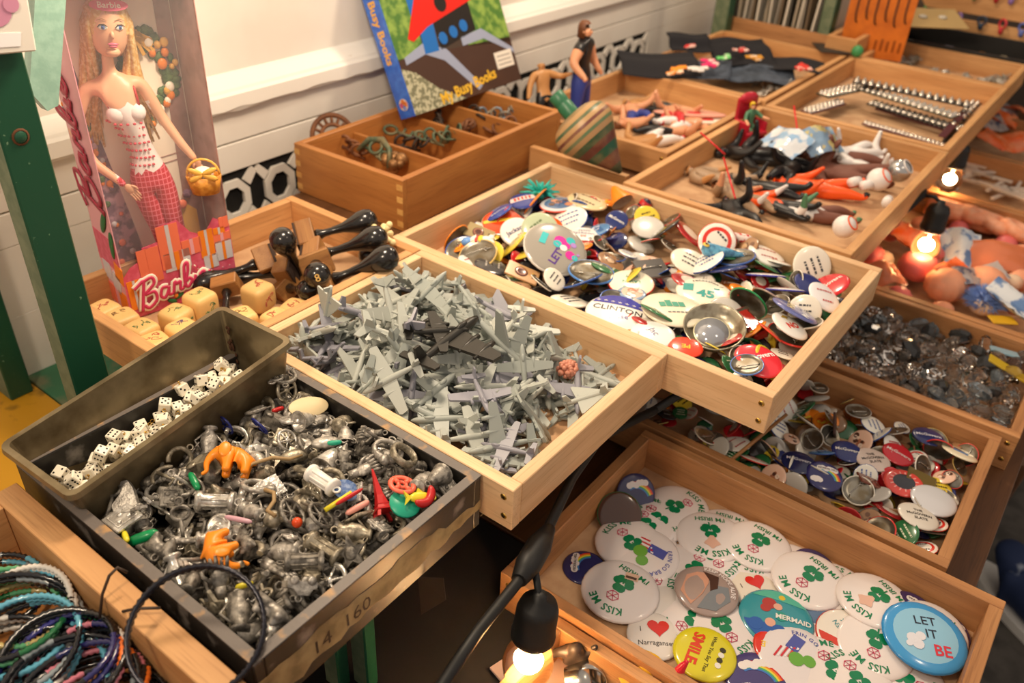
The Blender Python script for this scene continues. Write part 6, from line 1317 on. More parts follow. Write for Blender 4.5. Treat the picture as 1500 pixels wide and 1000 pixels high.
fig('wrestler_figure', 'standing figure with brown hair, black vest and blue jeans, hand on hip', T(*mp) @ RZ(.25), [SKN, BLKF, BLUF, BLKF, HAIR], .192, HAIR, .055, la=(38, -10, 60), ra=(22, 10, 20), ll=(8, 0, 0), rl=(8, 6, 10), bulk=1.12, mi=dict(up=0), sub=2)
WG = 'wrestler figures in the tan tray'; th_ = Heap(.829, 1.198, .304, .598, -.044)
fig('wrestler_figure', 'tan bald figure with white wristband behind the spinning top stem', T(.848, .56, -.035) @ RZ(-.4) @ RX(-.3), [SKN2, SKN2, BLKF, BLKF, SKN2], .125, None, ra=(60, 40, 60), la=(30, 0, 20), bulk=1.15, mi=dict(tr=0, up=0))
for i, a in enumerate((((950, 165, -.012, 150), [SKN2, SKN2, BLKF, WHF, HAIR], 'tan figure in black trunks lying near the standing figure'), ((945, 185, .0, 200), [SKN, SKN, BLKF, BLKF, HAIR], 'peach muscular figure lying on his back in black trunks'), ((975, 200, -.006, 20), [SKN, WHF, BLKF, BLKF, HAIR], 'figure in white vest with arms raised'), ((955, 212, -.012, 215), [SKN2, SKN2, WHF, REDF, HAIR], 'tan figure with white trunks and red boots'), ((1000, 190, -.012, 30), [SKN, SKN, WHF, WHF, HAIR], 'peach figure with white tights stretched toward the tray end'), ((930, 175, -.016, 100), [SKN, SKN, BLUF, BLKF, HAIR], 'figure half hidden behind the spinning top'), ((985, 175, -.014, 80), [SKN, SKN, REDF, WHF, HAIR], 'peach figure with one arm stuck upward'))):
    (px, py, z, an), ms, l = a; lay(th_, 'wrestler_figure', l, px, py, an, ms, .13, HAIR if i % 2 else None, WG, .2*math.sin(i*2), la=(40+20*math.sin(i*3), 20*i % 70, 30), ra=(60, 30*i % 90, 50), ll=(14, 10, 20), rl=(12, 20, 40), bulk=1.3, mi=dict(tr=0 if i % 3 else 1, up=0))
for i, (px, py, an, c, l) in enumerate(((1005, 160, -6, 'e8b49c', 'long pinkish flat paddle lying at the tray back'), (1030, 178, 4, 'e8dccc', 'long white flat paddle with red print'), (1010, 172, 0, 'dc9c88', 'salmon flat paddle under the white one'))):
    mb = MB(); mb.lathe([(0, .002), (.07, .002), (.075, 0), (.07, -.002), (0, -.002)], 28, 0, S(1, .22, 1)); mb.box(-.04, .02, -.006, .006, .002, .0024, 1); p = at(px, py, -.03); ob('flat_paddle', (mb, [mat('paddle_'+str(i), c, .4), REDF]), T(p.x, p.y, -.034+.006*i) @ RZ(YV+math.radians(an)), None, l, 'toy')
FG = 'action figures in the tan tray'; fh_ = Heap(.669, 1.166, -.062, .268, -.044)
FL = [((1025, 262, -.016, 145), [SKN2, TANF, TANF, BLKF, TANF], .12, 'tan-robed figure lying along the tray side', TANF), ((1085, 225, -.02, 190), [BLKF]*5, .13, 'all-black caped figure lying at the back', BLKF), ((1130, 240, -.01, 175), [BLKF]*5, .14, 'glossy black figure stretched across the tray', None), ((1085, 300, -.02, 120), [SKN, TANF, TANF, BLKF, HAIR], .12, 'figure in tan tunic lying on its side near the front', HAIR), ((1118, 285, -.012, 150), [BLKF, BLKF, BLKF, BLKF, GRYF], .125, 'black-suited figure with grey cap', GRYF), ((1080, 325, -.02, 100), [BLKF]*5, .12, 'black figure by the front rim', None),
      ((1200, 285, -.006, 165), [ORF, ORF, ORF, BLKF, WHF], .135, 'bright orange pilot figure lying on its back', ORF), ((1225, 240, -.004, 175), [BRN]*5, .15, 'tall brown furry figure lying across the tray', None), ((1240, 265, -.012, 160), [BRN]*5, .135, 'second brown furry figure beside the orange one', None), ((1195, 322, -.01, 170), [GRF, WHF, BRN, GRF, WHF], .115, 'green-headed figure in white robe at the front corner', None), ((1290, 222, -.004, 10), [WHF, WHF, WHF, GRYF, WHF], .115, 'white armoured figure with blue bands', None), ((1255, 232, -.006, 200), [WHF, WHF, WHF, WHF, WHF], .10, 'white helmeted figure beside the packets', WHF), ((1135, 310, -.014, 140), [WHF, ORF, BLKF, BLKF, HAIR], .115, 'figure in white and orange vest', HAIR), ((1150, 262, -.02, 60), [BLKF]*5, .12, 'black figure under the orange pilot', None)]
for i, ((px, py, z, an), ms, H, l, hr_) in enumerate(FL):
    H *= 1.12; lay(fh_, 'action_figure', l, px, py, an, ms, H, hr_, FG, .25*math.sin(i*2.1), la=(18+25*(i % 3), 15*i % 80, 40), ra=(22, 25*i % 70, 30+10*(i % 3)), ll=(8, 8, 12), rl=(8, 16, 30*(i % 2)), bulk=1.25)
for px, py, z, s, m, l in ((1287, 263, -.006, .019, WHF, 'white plastic ball with an orange band'), (1318, 250, .0, .019, mat('silver_dome', 'b4b4b4', .2, .8), 'silver domed ball on a white base'), (1237, 332, -.012, .017, WHF, 'white plastic ball by the front corner with orange band')):
    p = at(px, py, z); o = ob('toy_ball', (MB().ball((0, 0, 0), s, n=18, m=12), [m]), T(*p), None, l, 'toy'); mb = MB(); mb.tube(ring3(s*.62, 22), .0012, 6, True, M=RX(.8) @ T(0, 0, s*.80)); ob('band', (mb, [ORF if m is WHF else WHF]), Matrix(), o)
for px, py, l, an in ((1252, 266, 'short white plastic cylinder between brown figures', 30), (1270, 271, 'second white plastic cylinder beside the ball', 20), (1300, 295, 'white plastic cup by the right rim', 60)):
    p = at(px, py, -.012); mb = MB(); mb.lathe([(0, -.010), (.0075, -.010), (.008, 0), (.0075, .010), (0, .010)], 14); ob('toy_cylinder', (mb, [WHF]), T(*p) @ RZ(YV+math.radians(an)) @ RY(PI/2), None, l, 'toy')
for a, b, z0, z1, l in (((1026, 194), (1062, 226), .03, .008, 'thin red plastic rod slanting over the tan figure'), ((1060, 231), (1077, 290), .006, -.01, 'thin red plastic rod pointing down among black figures'), ((1163, 155), (1171, 212), .045, .0, 'thin red plastic rod standing by the packets')):
    mb = MB(); mb.tube([tuple(at(*a, z0)), tuple(at(*b, z1))], .0016, 7); ob('toy_rod', (mb, [pl('rod_red', 'd02428', .3)]), None, None, l, 'toy')
p = at(1096, 200, -.03); TH = thing('toy_throne', 'red toy chair with yellow-haired seated figure at the tray corner', 'toy', T(p.x, p.y, -.044) @ RZ(YV+.5))
mb = MB(); mb.box(-.024, .024, .016, .024, .0, .085, bev=.003); mb.box(-.024, .024, -.024, .020, .022, .030, bev=.002); mb.box(-.024, -.018, -.02, .02, 0, .046, bev=.002); mb.box(.018, .024, -.02, .02, 0, .046, bev=.002); mb.ball((0, .018, .082), .022, .008, .012, 12, 8); ob('chair', (mb, [pl('throne_red', 'b01c30', .35)]), Matrix(), TH)
ob('seated_figure', (toyfig(.085, ll=(10, 85, 85), rl=(10, 85, 85), la=(30, 30, 40), ra=(30, 50, 40)), [SKN, GRF, GRF, BLKF, YLF, EYE, LIP]), T(0, .004, -.008), TH); ob('hair', (haircap(.085, 0, .03), [YLF]), T(0, .004, -.008), TH)
PKT = mat('printed_packet', '8cb0d4', .12, noise=(40, 'd8dce0', .9, .46, .54), coat=.8); PKT2 = mat('printed_packet_b', '7c98b4', .12, noise=(46, 'c8b870', .9, .5, .56), coat=.8)
def packet(px, py, z, w, d, yaw, tilt, m, label, seed=0, name='plastic_packet', group=None):
    q = random.Random(seed); n, k = 12, 9; mb = MB(); vs = []
    for s in (1, -1):
        for i in range(n+1):
            for j in range(k+1):
                u, v = i/n*2-1, j/k*2-1; b = (1-u**4)*(1-v**4); vs.append((u*w/2, v*d/2, s*.5*b*min(w, d)*.14+(q.uniform(-1, 1)*.0022 if s > 0 else 0)+.006*math.sin(u*3+seed)))
    o = (n+1)*(k+1); fs = []
    for i in range(n):
        for j in range(k): a = i*(k+1)+j; fs += [[a, a+k+1, a+k+2, a+1], [o+a, o+a+1, o+a+k+2, o+a+k+1]]
    mb.add(vs, fs, 0, True); p = at(px, py, z); return ob(name, (mb, [m]), T(*p) @ RZ(YV+yaw) @ RX(tilt), None, label, 'packet', group)
packet(1150, 205, .012, .085, .055, -1.0, .5, PKT, 'shiny blue comic-print packet leaning on the tray end', 1); packet(1205, 205, .014, .08, .055, .5, .6, PKT2, 'shiny printed packet with yellow patches beside the red rod', 2)

# ---------------------------------------------------------------- patches tray, studded belts, small metal parts
tray('wooden_tray', 'tan wooden tray of black cloth patches near the wall', 1.218, 1.712, .284, .612, 0, .048, WTAN); tray('wooden_tray', 'tan wooden tray of studded belts', 1.190, 1.712, -.073, .274, 0, .048, WTAN); tray('wooden_tray', 'shallow tan wooden tray of small silver parts behind the studded belts', 1.716, 1.965, -.073, .262, 0, .048, WTAN)
def sheet(name, px, py, z, w, d, yaw, m, label, cat, seed=0, amp=.008, tilt=0, parent=None, M=None):
    q = random.Random(seed); n, k = 14, 10; a, b, c = q.uniform(2, 5), q.uniform(2, 5), q.uniform(0, 6); vs = []
    for s in (0, 1): vs += [((i/n-.5)*w, (j/k-.5)*d, amp*(math.sin(a*i/n*2+c)+math.sin(b*j/k*2+c*2))*.5-s*.0012) for i in range(n+1) for j in range(k+1)]
    o = (n+1)*(k+1); fs = []
    for i in range(n):
        for j in range(k): e = i*(k+1)+j; fs += [[e, e+k+1, e+k+2, e+1], [o+e, o+e+1, o+e+k+2, o+e+k+1]]
    bd = [j for j in range(k+1)]+[i*(k+1)+k for i in range(1, n+1)]+[n*(k+1)+j for j in range(k-1, -1, -1)]+[i*(k+1) for i in range(n-1, 0, -1)]
    fs += [[bd[i], bd[(i+1) % len(bd)], o+bd[(i+1) % len(bd)], o+bd[i]] for i in range(len(bd))]
    mb = MB(); mb.add(vs, fs, 0, True)
    if M is None: p = at(px, py, z); M = T(*p) @ RZ(YV+yaw) @ RX(tilt)
    return ob(name, (mb, [m]), M, parent, label, cat)
CLB = mat('black_cloth_patch', '1c1b20', .9, bump=.3, bscale=500); CLG = mat('grey_denim', '3c4450', .9, noise=(60, '566070', .6), bump=.3, bscale=500)
for i, (px, py, w, d, ya, m, l, ti, z) in enumerate(((965, 92, .17, .10, .1, CLB, 'black cloth hanging over the tray edge near the wall', .25, .02), (1020, 98, .15, .10, -.2, CLG, 'grey denim patch beside the black cloth', .1, .0), (1085, 75, .15, .12, .2, CLB, 'black cloth patch with bright small emblems', .3, .012), (1110, 108, .17, .10, -.1, CLG, 'grey denim patch under the metal studs', .05, -.01), (1160, 95, .14, .09, -.3, CLB, 'black cloth strip by the divider', .1, .0), (1010, 62, .10, .06, .2, CLB, 'small black cloth patch with a red badge', .6, .03))):
    sheet('cloth_patch', px, py, z, w, d, ya, m, l, 'cloth patch', i+3, .008, ti)
for i, (px, py, c, s, l) in enumerate(((1006, 68, 'd83c3c', 1, 'round red embroidered emblem'), (1040, 92, 'e0306c', 1.1, 'bright pink embroidered emblem'), (990, 103, 'e88c28', 1.2, 'orange flame embroidered emblem'), (1022, 101, 'd8d4d0', 1, 'white lettered embroidered emblem'), (1060, 84, '6cc870', .9, 'light green embroidered emblem'), (1085, 74, 'c83c38', .9, 'red and green embroidered emblem'), (1108, 86, 'c88c2c', 1.1, 'mustard embroidered emblem'), (1178, 98, 'd8382c', 1.2, 'red and white embroidered emblem'))):
    p = at(px, py, .022); mb = MB(); q = random.Random(i); [mb.box(x-.006, x+.006, y-.004, y+.004, 0, .0015+.0002*k, k % 2, RZ(q.uniform(-.4, .4))) for k, (x, y) in enumerate([(q.uniform(-.014, .014), q.uniform(-.007, .007)) for _ in range(7)])]
    ob('emblem', (mb, [mat('thread_'+str(i), c, .8), mat('thread_b'+str(i), c, .6, noise=(200, 'f0e8d8', .8))]), T(*p) @ RZ(YV-.2+.1*i) @ RX(.3) @ S(s*1.15), None, l+' on the dark cloth', 'patch')
r = random.Random(91); nh = Heap(1.24, 1.70, .30, .60, -.044); sh2 = Heap(1.73, 1.952, -.06, .25, -.044)
def bits(hp, px, py, n, spx, spy, label, group, sc=(.9, 1.4)):
    for i in range(n):
        k = r.randrange(len(CHM)); p = at(px+r.uniform(-spx, spx), py+r.uniform(-spy, spy), -.03); M = hp.drop(SM[k], p.x, p.y, r.uniform(0, 6), r.gauss(0, .4), r.gauss(0, .4), .85, .5, .5, r.uniform(*sc)); ob('metal_part', CHM[k][1][r.choice((0, 2, 2, 3))], M, None, label, 'metal part', group)
bits(nh, 1150, 125, 26, 45, 10, 'small silver metal piece heaped by the denim patch', 'silver pieces in the patch tray'); bits(sh2, 1320, 85, 16, 30, 6, 'small silver part at the wall end of the shallow tray', 'silver parts in the shallow tray'); bits(sh2, 1390, 105, 16, 35, 5, 'small silver part in the middle of the shallow tray', 'silver parts in the shallow tray'); bits(sh2, 1455, 117, 18, 20, 5, 'small silver part at the far end of the shallow tray', 'silver parts in the shallow tray')
STUD = mat('chrome_stud', 'd8d0c4', .15, .9); LTH = [mat('black_leather', '1c1917', .45), mat('maroon_leather', '54242c', .45), mat('olive_leather', '3c3a2c', .45)]
def belt(a, b, z, w, rows, m, label, cone=True, zb=None, ns=16):
    A, B = at(*a, z), at(*b, z if zb is None else zb); L = (B-A).length; d = (B-A).normalized(); M = T(*((A+B)/2)) @ RZ(math.atan2(d.y, d.x)) @ RY(-math.asin(max(-1, min(1, d.z))))
    mb = MB(); mb.box(-L/2, L/2, -w/2, w/2, -.0015, .0015, bev=.0006); o = ob('studded_belt', (mb, [m]), M, None, label, 'belt'); mb = MB()
    for k in range(rows):
        for i in range(ns): mb.lathe([(.0052, 0), (.0045, .003), (.0012, .008 if cone else .005), (0, .0082 if cone else .0052)], 8, 0, T(-L/2+L*(i+.5)/ns, (k-(rows-1)/2)*w/rows*.85, .0014))
    tag(ob('studs', (mb, [STUD]), Matrix(), o), kind='stuff')
belt((1250, 118), (1420, 155), .012, .030, 2, LTH[0], 'black leather belt with two rows of tall cones on top of the pile', zb=.0); belt((1262, 130), (1400, 172), -.004, .030, 3, LTH[2], 'olive belt with three rows of pyramid studs'); belt((1275, 150), (1410, 190), -.022, .034, 3, LTH[0], 'wide black belt with dome studs under the olive belt', False); belt((1285, 158), (1395, 192), -.030, .022, 1, LTH[1], 'maroon belt with a single row of domes', False); belt((1265, 180), (1390, 216), -.036, .018, 1, LTH[1], 'thin maroon belt along the tray front', False, ns=20); belt((1180, 165), (1232, 150), -.022, .026, 2, LTH[1], 'short maroon cuff with studs at the tray end', True, ns=9); belt((1205, 140), (1262, 128), -.008, .034, 3, LTH[2], 'short olive cuff with tightly set studs', True, ns=9); belt((1380, 200), (1412, 165), -.016, .014, 1, LTH[1], 'maroon strap crossing the belts', False, ns=1); belt((1405, 175), (1430, 150), -.02, .024, 2, LTH[0], 'black studded cuff by the right board', True, ns=5)
# ---------------------------------------------------------------- far end: upright posts, crate of records, hook board, racks
post('green_post', 'dark green upright at the end of the wall behind the patch tray', 1.70, 1.735, .60, .64, -.05, .75); post('green_post', 'dark green upright between the record crate and the orange board', 1.76, 1.80, .355, .385, -.05, .75)
CR = thing('record_crate', 'brown wooden crate of record sleeves at the far end', 'crate', T(1.86, .50, -.05)); board('side_board', .30, .012, .075, WRED, T(-.10, 0, .0375) @ RZ(PI/2), CR); board('side_board', .30, .012, .075, WRED, T(.10, 0, .0375) @ RZ(PI/2), CR); board('end_board', .19, .012, .075, WRED, T(0, .144, .0375), CR); board('end_board', .19, .012, .075, WRED, T(0, -.144, .0375), CR)
q = random.Random(14)
for i in range(22): ob('record_sleeve', (MB().box(-.09, .09, -.0025, .0025, 0, .26), [mat('sleeve_%d' % (i % 6), ['c8c0b0', 'a89c88', '4c4840', 'd8d0c0', '6c5c48', '8c8478'][i % 6], .6)]), T(1.86, .37+.012*i, -.04) @ RX(q.uniform(-.06, .06)), None, ('cream', 'beige', 'charcoal', 'ivory', 'brown', 'grey')[i % 6]+' record sleeve standing in the far crate', 'record', 'records in the far crate')
HB = thing('hook_board', 'orange board with dark hooks at the far end', 'board', T(1.815, .262, -.02) @ RZ(-PI/2+.25)); ob('panel', (MB().box(-.075, .075, -.006, .006, 0, .30, bev=.001), [mat('orange_board', 'd8741c', .5, noise=(30, 'b85c14', .6))]), Matrix(), HB)
for k in range(6): mb = MB(); mb.tube([(-.055+.022*k, -.008, .16), (-.055+.022*k, -.012, .10), (-.052+.022*k, -.018, .085), (-.048+.022*k, -.012, .08)], .0018, 6); ob('hook', (mb, [DIRN]), T(0, 0, .01*(k % 2)), HB)
mb = MB(); [mb.box(.005+.014*k, .010+.014*k, .020, .044+.004*(k % 2), 0, .0004) for k in range(5)]; ob('faded_marks', (mb, [pc('8c4418')]), T(0, -.0064, 0) @ RX(PI/2), HB)
tray('wooden_tray', 'tan wooden crate end below the orange board', 1.716, 1.965, .270, .345, .035, .085, WTAN, screws=False)
mb = MB(); mb.box(-.045, .045, -.045, .045, 0, .0018); p = at(1222, 74, .0); ob('price_card', (mb, [mat('dark_card', '2c2824', .6)]), T(p.x, p.y, .004) @ RZ(.6), None, 'dark diamond-shaped card lying on the tray corner', 'card'); mb = MB(); mb.ball((0, 0, 0), .014, n=14, m=10); p = at(1256, 75, .014); ob('green_ball', (mb, [mat('green_rubber', '3c8c54', .4)]), T(*p), None, 'small green ball where the tray corners meet', 'ball')
tray('black_tray', 'black divided tray of small shiny items beyond the silver parts', 1.975, 2.20, -.08, .30, .005, .05, mat('black_tray_paint', '1a1715', .5), .008, floor=DARK, screws=False)
q = random.Random(33)
for i in range(26): mb = MB(); mb.box(-.012, .012, -.008, .008, 0, .006, bev=.001); ob('small_trinket', (mb, [mat('trink_%d' % (i % 5), ['5c60b0', 'c8b898', '9c6c34', '8c8c9c', '3c3c54'][i % 5], .25, .3)]), T(2.0+.03*(i//5), -.05+.062*(i % 5)+q.uniform(-.012, .012), -.03) @ RZ(q.uniform(0, 3)), None, ('violet', 'cream', 'amber', 'silvery', 'dark blue')[i % 5]+' shiny trinket in the black divided tray', 'trinket', 'trinkets in the black divided tray')
RK = thing('display_rack', 'stepped tan wooden rack with hanging toys at the far end', 'rack', T(2.23, .09, -.05)); [board('step_board', .46, .014, .055, WTAN, T(.07*k, 0, .05+.06*k) @ RZ(PI/2), RK) for k in range(3)]; [board('shelf', .46, .07, .008, WTAN, T(.035+.07*k, 0, .03+.06*k) @ RZ(PI/2), RK) for k in range(3)]
for i in range(16):
    mb = MB(); a = q.uniform(.008, .013); mb.tube([(p_[0], 0, p_[1]) for p_ in ring3(a, 14)], .003, 6, True); mb.ball((0, 0, -a*1.4), .007, .005, .010, 8, 6); ob('hanging_toy', (mb, [mat('hang_%d' % (i % 6), ['b02428', '2c8c44', '6070b8', 'c83038', '2c3c50', '8c6cac'][i % 6], .35)]), T(2.215+.07*(i // 8), -.10+.05*(i % 8)+q.uniform(-.008, .008), .035+.06*(i // 8)) @ RZ(1.2+q.uniform(-.4, .4)), None, ('red', 'green', 'violet blue', 'crimson', 'dark slate', 'mauve')[i % 6]+' looped toy hanging on the stepped rack', 'toy', 'toys hanging on the rack')
mb = MB(); mb.lathe([(.075, 0), (.078, .004), (.045, .010), (.043, .05), (.030, .065), (0, .068)], 24); ob('felt_hat', (mb, [mat('brown_felt', '4c3c2c', .9)]), T(2.09, .27, .02), None, 'brown felt hat behind the tan card', 'hat'); mb = MB(); mb.box(-.09, .09, -.05, .05, 0, .002); [mb.ball((x, .0, .004), .012, .009, .004, 8, 5, 1) for x in (-.05, -.01, .04)]; ob('tan_card', (mb, [mat('kraft', 'a88c5c', .7), mat('card_trinket', 'b8b0a0', .4)]), T(1.93, .18, .07) @ RZ(-.9) @ RX(.25), None, 'tan card with small trinkets jutting over the far trays', 'card')
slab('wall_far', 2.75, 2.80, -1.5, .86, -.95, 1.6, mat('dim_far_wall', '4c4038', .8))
# ---------------------------------------------------------------- lower trays at the right
tray('wooden_tray', 'reddish wooden tray of clear glass crystals', .618, .882, -.344, .060, -.150, .055, WRED); tray('wooden_tray', 'reddish wooden tray of peach shells and packets under the hanging bulb', .886, 1.395, -.345, .060, -.150, .055, WRED); tray('wooden_tray', 'reddish wooden tray of pale sticks beyond the shells', 1.40, 1.70, -.30, .05, -.150, .055, WRED); tray('wooden_tray', 'orange wooden tray with wrapped goods at the far right', 1.705, 2.05, -.30, .05, -.150, .055, WRED, screws=False)
GLS = [mat('crystal_clear', 'fff8f0', .015, trans=1, ior=1.5), mat('crystal_smoke', 'd8ccc0', .03, trans=.95, ior=1.5), mat('crystal_dark', '4c4c4c', .08, trans=.5), mat('crystal_blue', 'c0ccd4', .04, trans=.9, ior=1.5)]
gh = Heap(.632, .868, -.330, .046, -.200); gh.H += .010; r = random.Random(71); GM = []
for s in range(6):
    q = random.Random(s); mb = MB(); n = 7; pr = [(0, -.8), (.7, -.5), (1, 0), (.75, .5), (.35, .7), (0, .72)] if s % 2 else [(0, -1), (.8, -.2), (.95, .1), (.55, .55), (0, .6)]
    mb.lathe([(a*.011, b*.009) for a, b in pr], n+s % 3, 0, S(1, q.uniform(.6, 1), 1), False); GM.append([mb.mesh('crystal', [m]) for m in GLS])
GS = [samples(m[0], 120) for m in GM]; GN = ['clear', 'smoky', 'dark', 'blue-grey']
for i in range(285):
    k = r.randrange(6); c = r.choices((0, 1, 2, 3), (5, 3, 1.2, 1))[0]; x, y = gh.low(r, lambda: (r.uniform(.64, .86), r.uniform(-.32, .02)), .010, 5); M = gh.drop(GS[k], x, y, r.uniform(0, 6), r.gauss(0, .5), r.gauss(0, .5), .88, .5, .5, r.uniform(.9, 1.7) if c != 2 else r.uniform(1.2, 1.8)); ob('crystal', GM[k][c], M, None, '%s faceted glass crystal heaped in the reddish tray' % GN[c], 'crystal', 'glass crystals')
rect_badge(1478, 545, .06, .02, pc('c8a82c'), 'yellow and brown oblong badge on the crystals', -.55, .2, 0, hp=gh); rect_badge(1470, 518, .04, .02, pc('8cb0c0'), 'pale blue badge leaning on the tray board', -.3, .3, 0, hp=gh)
hh = Heap(.900, 1.381, -.331, .046, -.200); hh.H += .012
PCH = mat('peach_shell', 'e89870', .5, noise=(60, 'f0b898', .6), bump=.2, bscale=120); PCH2 = mat('pink_rubber', 'e0706c', .35); PCH3 = mat('pale_shell', 'e8c8a8', .4)
def shell():
    mb = MB(); n, m = 26, 10; vs = []
    for i in range(m+1):
        ph = -PI/2+PI*i/m
        for k in range(n): th = 2*PI*k/n; rr = 1+.07*math.cos(th*13)*math.cos(ph); vs.append((math.cos(ph)*math.cos(th)*rr, math.cos(ph)*math.sin(th)*rr*.9, math.sin(ph)*.8))
    mb.add(vs, [[i*n+k, i*n+(k+1) % n, (i+1)*n+(k+1) % n, (i+1)*n+k] for i in range(m) for k in range(n)], 0, True); return mb
SH = shell()
def hs(mb, mats, px, py, name, label, cat, sc, yaw=0, tx=0, ty=0, group=None, up=0): return hero(hh, mb, mats, px, py, name, label, cat, yaw, tx, ty, sc, up, group, .85)
q = random.Random(19)
for i in range(44): hs(SH, [q.choice((PCH, PCH, PCH3, PCH2))], 1300+q.uniform(-40, 300), 380+q.uniform(-60, 90), 'rubber_shell', 'ribbed peach rubber shell in the lower shell tray', 'shell', q.uniform(.016, .024), q.uniform(0, 6), q.uniform(-.4, .4), q.uniform(-.4, .4), 'rubber shells')
for i, (px, py) in enumerate(((1395, 300), (1420, 305), (1445, 312), (1470, 322), (1493, 330), (1400, 318), (1430, 325), (1460, 338), (1488, 348), (1385, 312))):
    mb = MB(); mb.tube(ring3(.026, 20), .013, 10, True); hs(mb, [PCH], px, py, 'ring_shell', 'tan-peach doughnut-shaped shell by the tray back', 'shell', 1, i, .2*math.sin(i), .2, 'doughnut shells')
hs(SH, [PCH2], 1340, 405, 'rubber_shell', 'large glowing pink-red shell under the bulb', 'shell', .034, .4); hs(SH, [PCH], 1380, 430, 'rubber_shell', 'big peach ribbed shell at the front board', 'shell', .036, 1); hs(SH, [PCH], 1440, 425, 'rubber_shell', 'peach shell behind the blue urchin', 'shell', .034, 2)
mb = MB(); mb.ball((0, 0, 0), .022, .022, .016, 16, 10)
for i in range(420):
    a, b = q.uniform(0, 6.28), math.asin(q.uniform(-.2, 1)); d = Vector((math.cos(a)*math.cos(b), math.sin(a)*math.cos(b), math.sin(b))); s = d.orthogonal().normalized()*.0012; t = d.cross(s).normalized()*.0012; o = Vector((d.x*.021, d.y*.021, d.z*.015)); e = Vector((d.x*.038, d.y*.034, d.z*.027)); k = len(mb.v); mb.add([tuple(o+s), tuple(o-s*.5+t), tuple(o-s*.5-t), tuple(e)], [[0, 1, 3], [1, 2, 3], [2, 0, 3]], 0)
hs(mb, [mat('blue_rubber', '7c98d0', .5)], 1442, 446, 'rubber_urchin', 'pale blue spiky rubber urchin at the front of the shell tray', 'toy', 1.1, 0, 0, 0, None, .004)
PK3 = [mat('clear_orange_packet', 'ec8c60', .2, trans=.3), mat('white_blue_packet', 'dce0e4', .3, noise=(24, '4c78b0', .9, .52, .58)), mat('orange_packet', 'e86428', .25, noise=(30, 'f09c70', .7)), mat('grey_print_packet', 'b4a8a4', .3, noise=(50, '4c5470', .9, .52, .58))]
for i, (px, py, w, d, ya, k, l) in enumerate(((1455, 375, .13, .07, -.2, 0, 'translucent orange packet along the tray'), (1412, 365, .06, .10, -.3, 1, 'white and blue printed packet standing by the doughnut shells'), (1400, 398, .08, .05, .7, 2, 'orange printed packet beside the pink shell'), (1435, 402, .10, .04, .35, 3, 'grey lettered packet in front of the orange packet'), (1480, 440, .06, .08, .8, 1, 'pale blue-white packet beside the urchin'), (1330, 345, .07, .05, .9, 2, 'orange packet behind the bulb'), (1385, 355, .05, .05, .2, 1, 'white and red packet near the bulb'), (1300, 400, .06, .05, .3, 0, 'amber packet against the tray end'))): packet(px, py, -.150, w, d, ya, .35, PK3[k], l, i+20)
p = at(1470, 466, -.165); ob('yellow_tag', (MB().box(-.02, .02, -.012, .012, 0, .003, bev=.001), [mat('tag_yellow', 'd8a820', .5)]), T(p.x, p.y, -.170) @ RZ(YV), None, 'yellow oval tag at the front board of the shell tray', 'tag')
for i in range(18): px, py = 1395+i*6.2, 250+i*2.6+q.uniform(-10, 10); p = at(px, py, -.19); ob('pale_stick', (MB().box(-.05, .05, -.004, .004, 0, .006, bev=.001), [mat('pale_stick', 'd8c8b8', .6)]), T(p.x, p.y, -.188+.005*(i % 3)) @ RZ(YV+q.uniform(-1.2, 1.2)), None, 'flat pale wooden stick scattered in the tray beyond the shells', 'stick', 'pale sticks')
for i in range(8): packet(1440+q.uniform(-8, 50), 175+q.uniform(-25, 35), -.150, .09, .07, q.uniform(0, 3), .3, PK3[(2, 3, 1, 2)[i % 4]], ('orange', 'grey', 'white', 'peach')[i % 4]+' wrapped packet in the far orange tray', i+40, group='wrapped packets in the far tray')
# ---------------------------------------------------------------- front tray under the bulb
tray('wooden_tray', 'reddish wooden tray of odd toys under the near bulb', -.27, .0285, -.40, -.042, -.158, .05, WTAN, .012)
eh = Heap(-.255, .015, -.385, -.055, -.204)
def eo(mb, mats, px, py, name, label, cat, yaw=0, tx=0, ty=0, sc=1, z=-.19): p = at(px, py, z); return ob(name, (mb, mats), T(*p) @ RZ(YV+yaw) @ RX(tx) @ RY(ty) @ S(sc), None, label, cat)
p = at(810, 975, -.2); ob('pink_card', (MB().box(-.05, .05, -.035, .035, 0, .003), [mat('pale_pink_card', 'e4c4b4', .6)]), T(p.x, p.y, -.203) @ RZ(YV+.7), None, 'pale pink card lying in the tray under the bulb', 'card')
mb = MB(); body(mb, [(Vector((0, 0, 0)), .010), (Vector((0, 0, .016)), .008), (Vector((0, 0, .030)), .005), (Vector((-.012, 0, .014)), .004), (Vector((-.018, 0, .004)), .003), (Vector((.010, 0, .018)), .004), (Vector((.014, 0, .034)), .002)], [(0, 1, 0), (1, 2, 0), (1, 3, 0), (3, 4, 0), (1, 5, 0), (5, 6, 0)], 2); eo(mb, [mat('brown_critter', '2c221c', .5, noise=(200, '6c5040', .6, .6, .7))], 836, 965, 'toy_critter', 'small dark brown horned creature toy on the pink card', 'toy', 0, .3, .1, 1.2)
for i, (px, py, l) in enumerate(((862, 990, 'fluted silver metal cup lying beside the creature'), (882, 975, 'plain silver ring-shaped cup'), (850, 1000, 'crumpled silver foil piece'))):
    mb = MB(); mb.lathe([(.018+.0015*((k if False else 0)), 0) if False else (.016, -.012), (.018, 0), (.017, .012), (.015, .012), (.015, -.010)], 22); eo(mb, [STEEL], px, py, 'silver_cup', l, 'cup', .5*i, 1.2, .3*i)
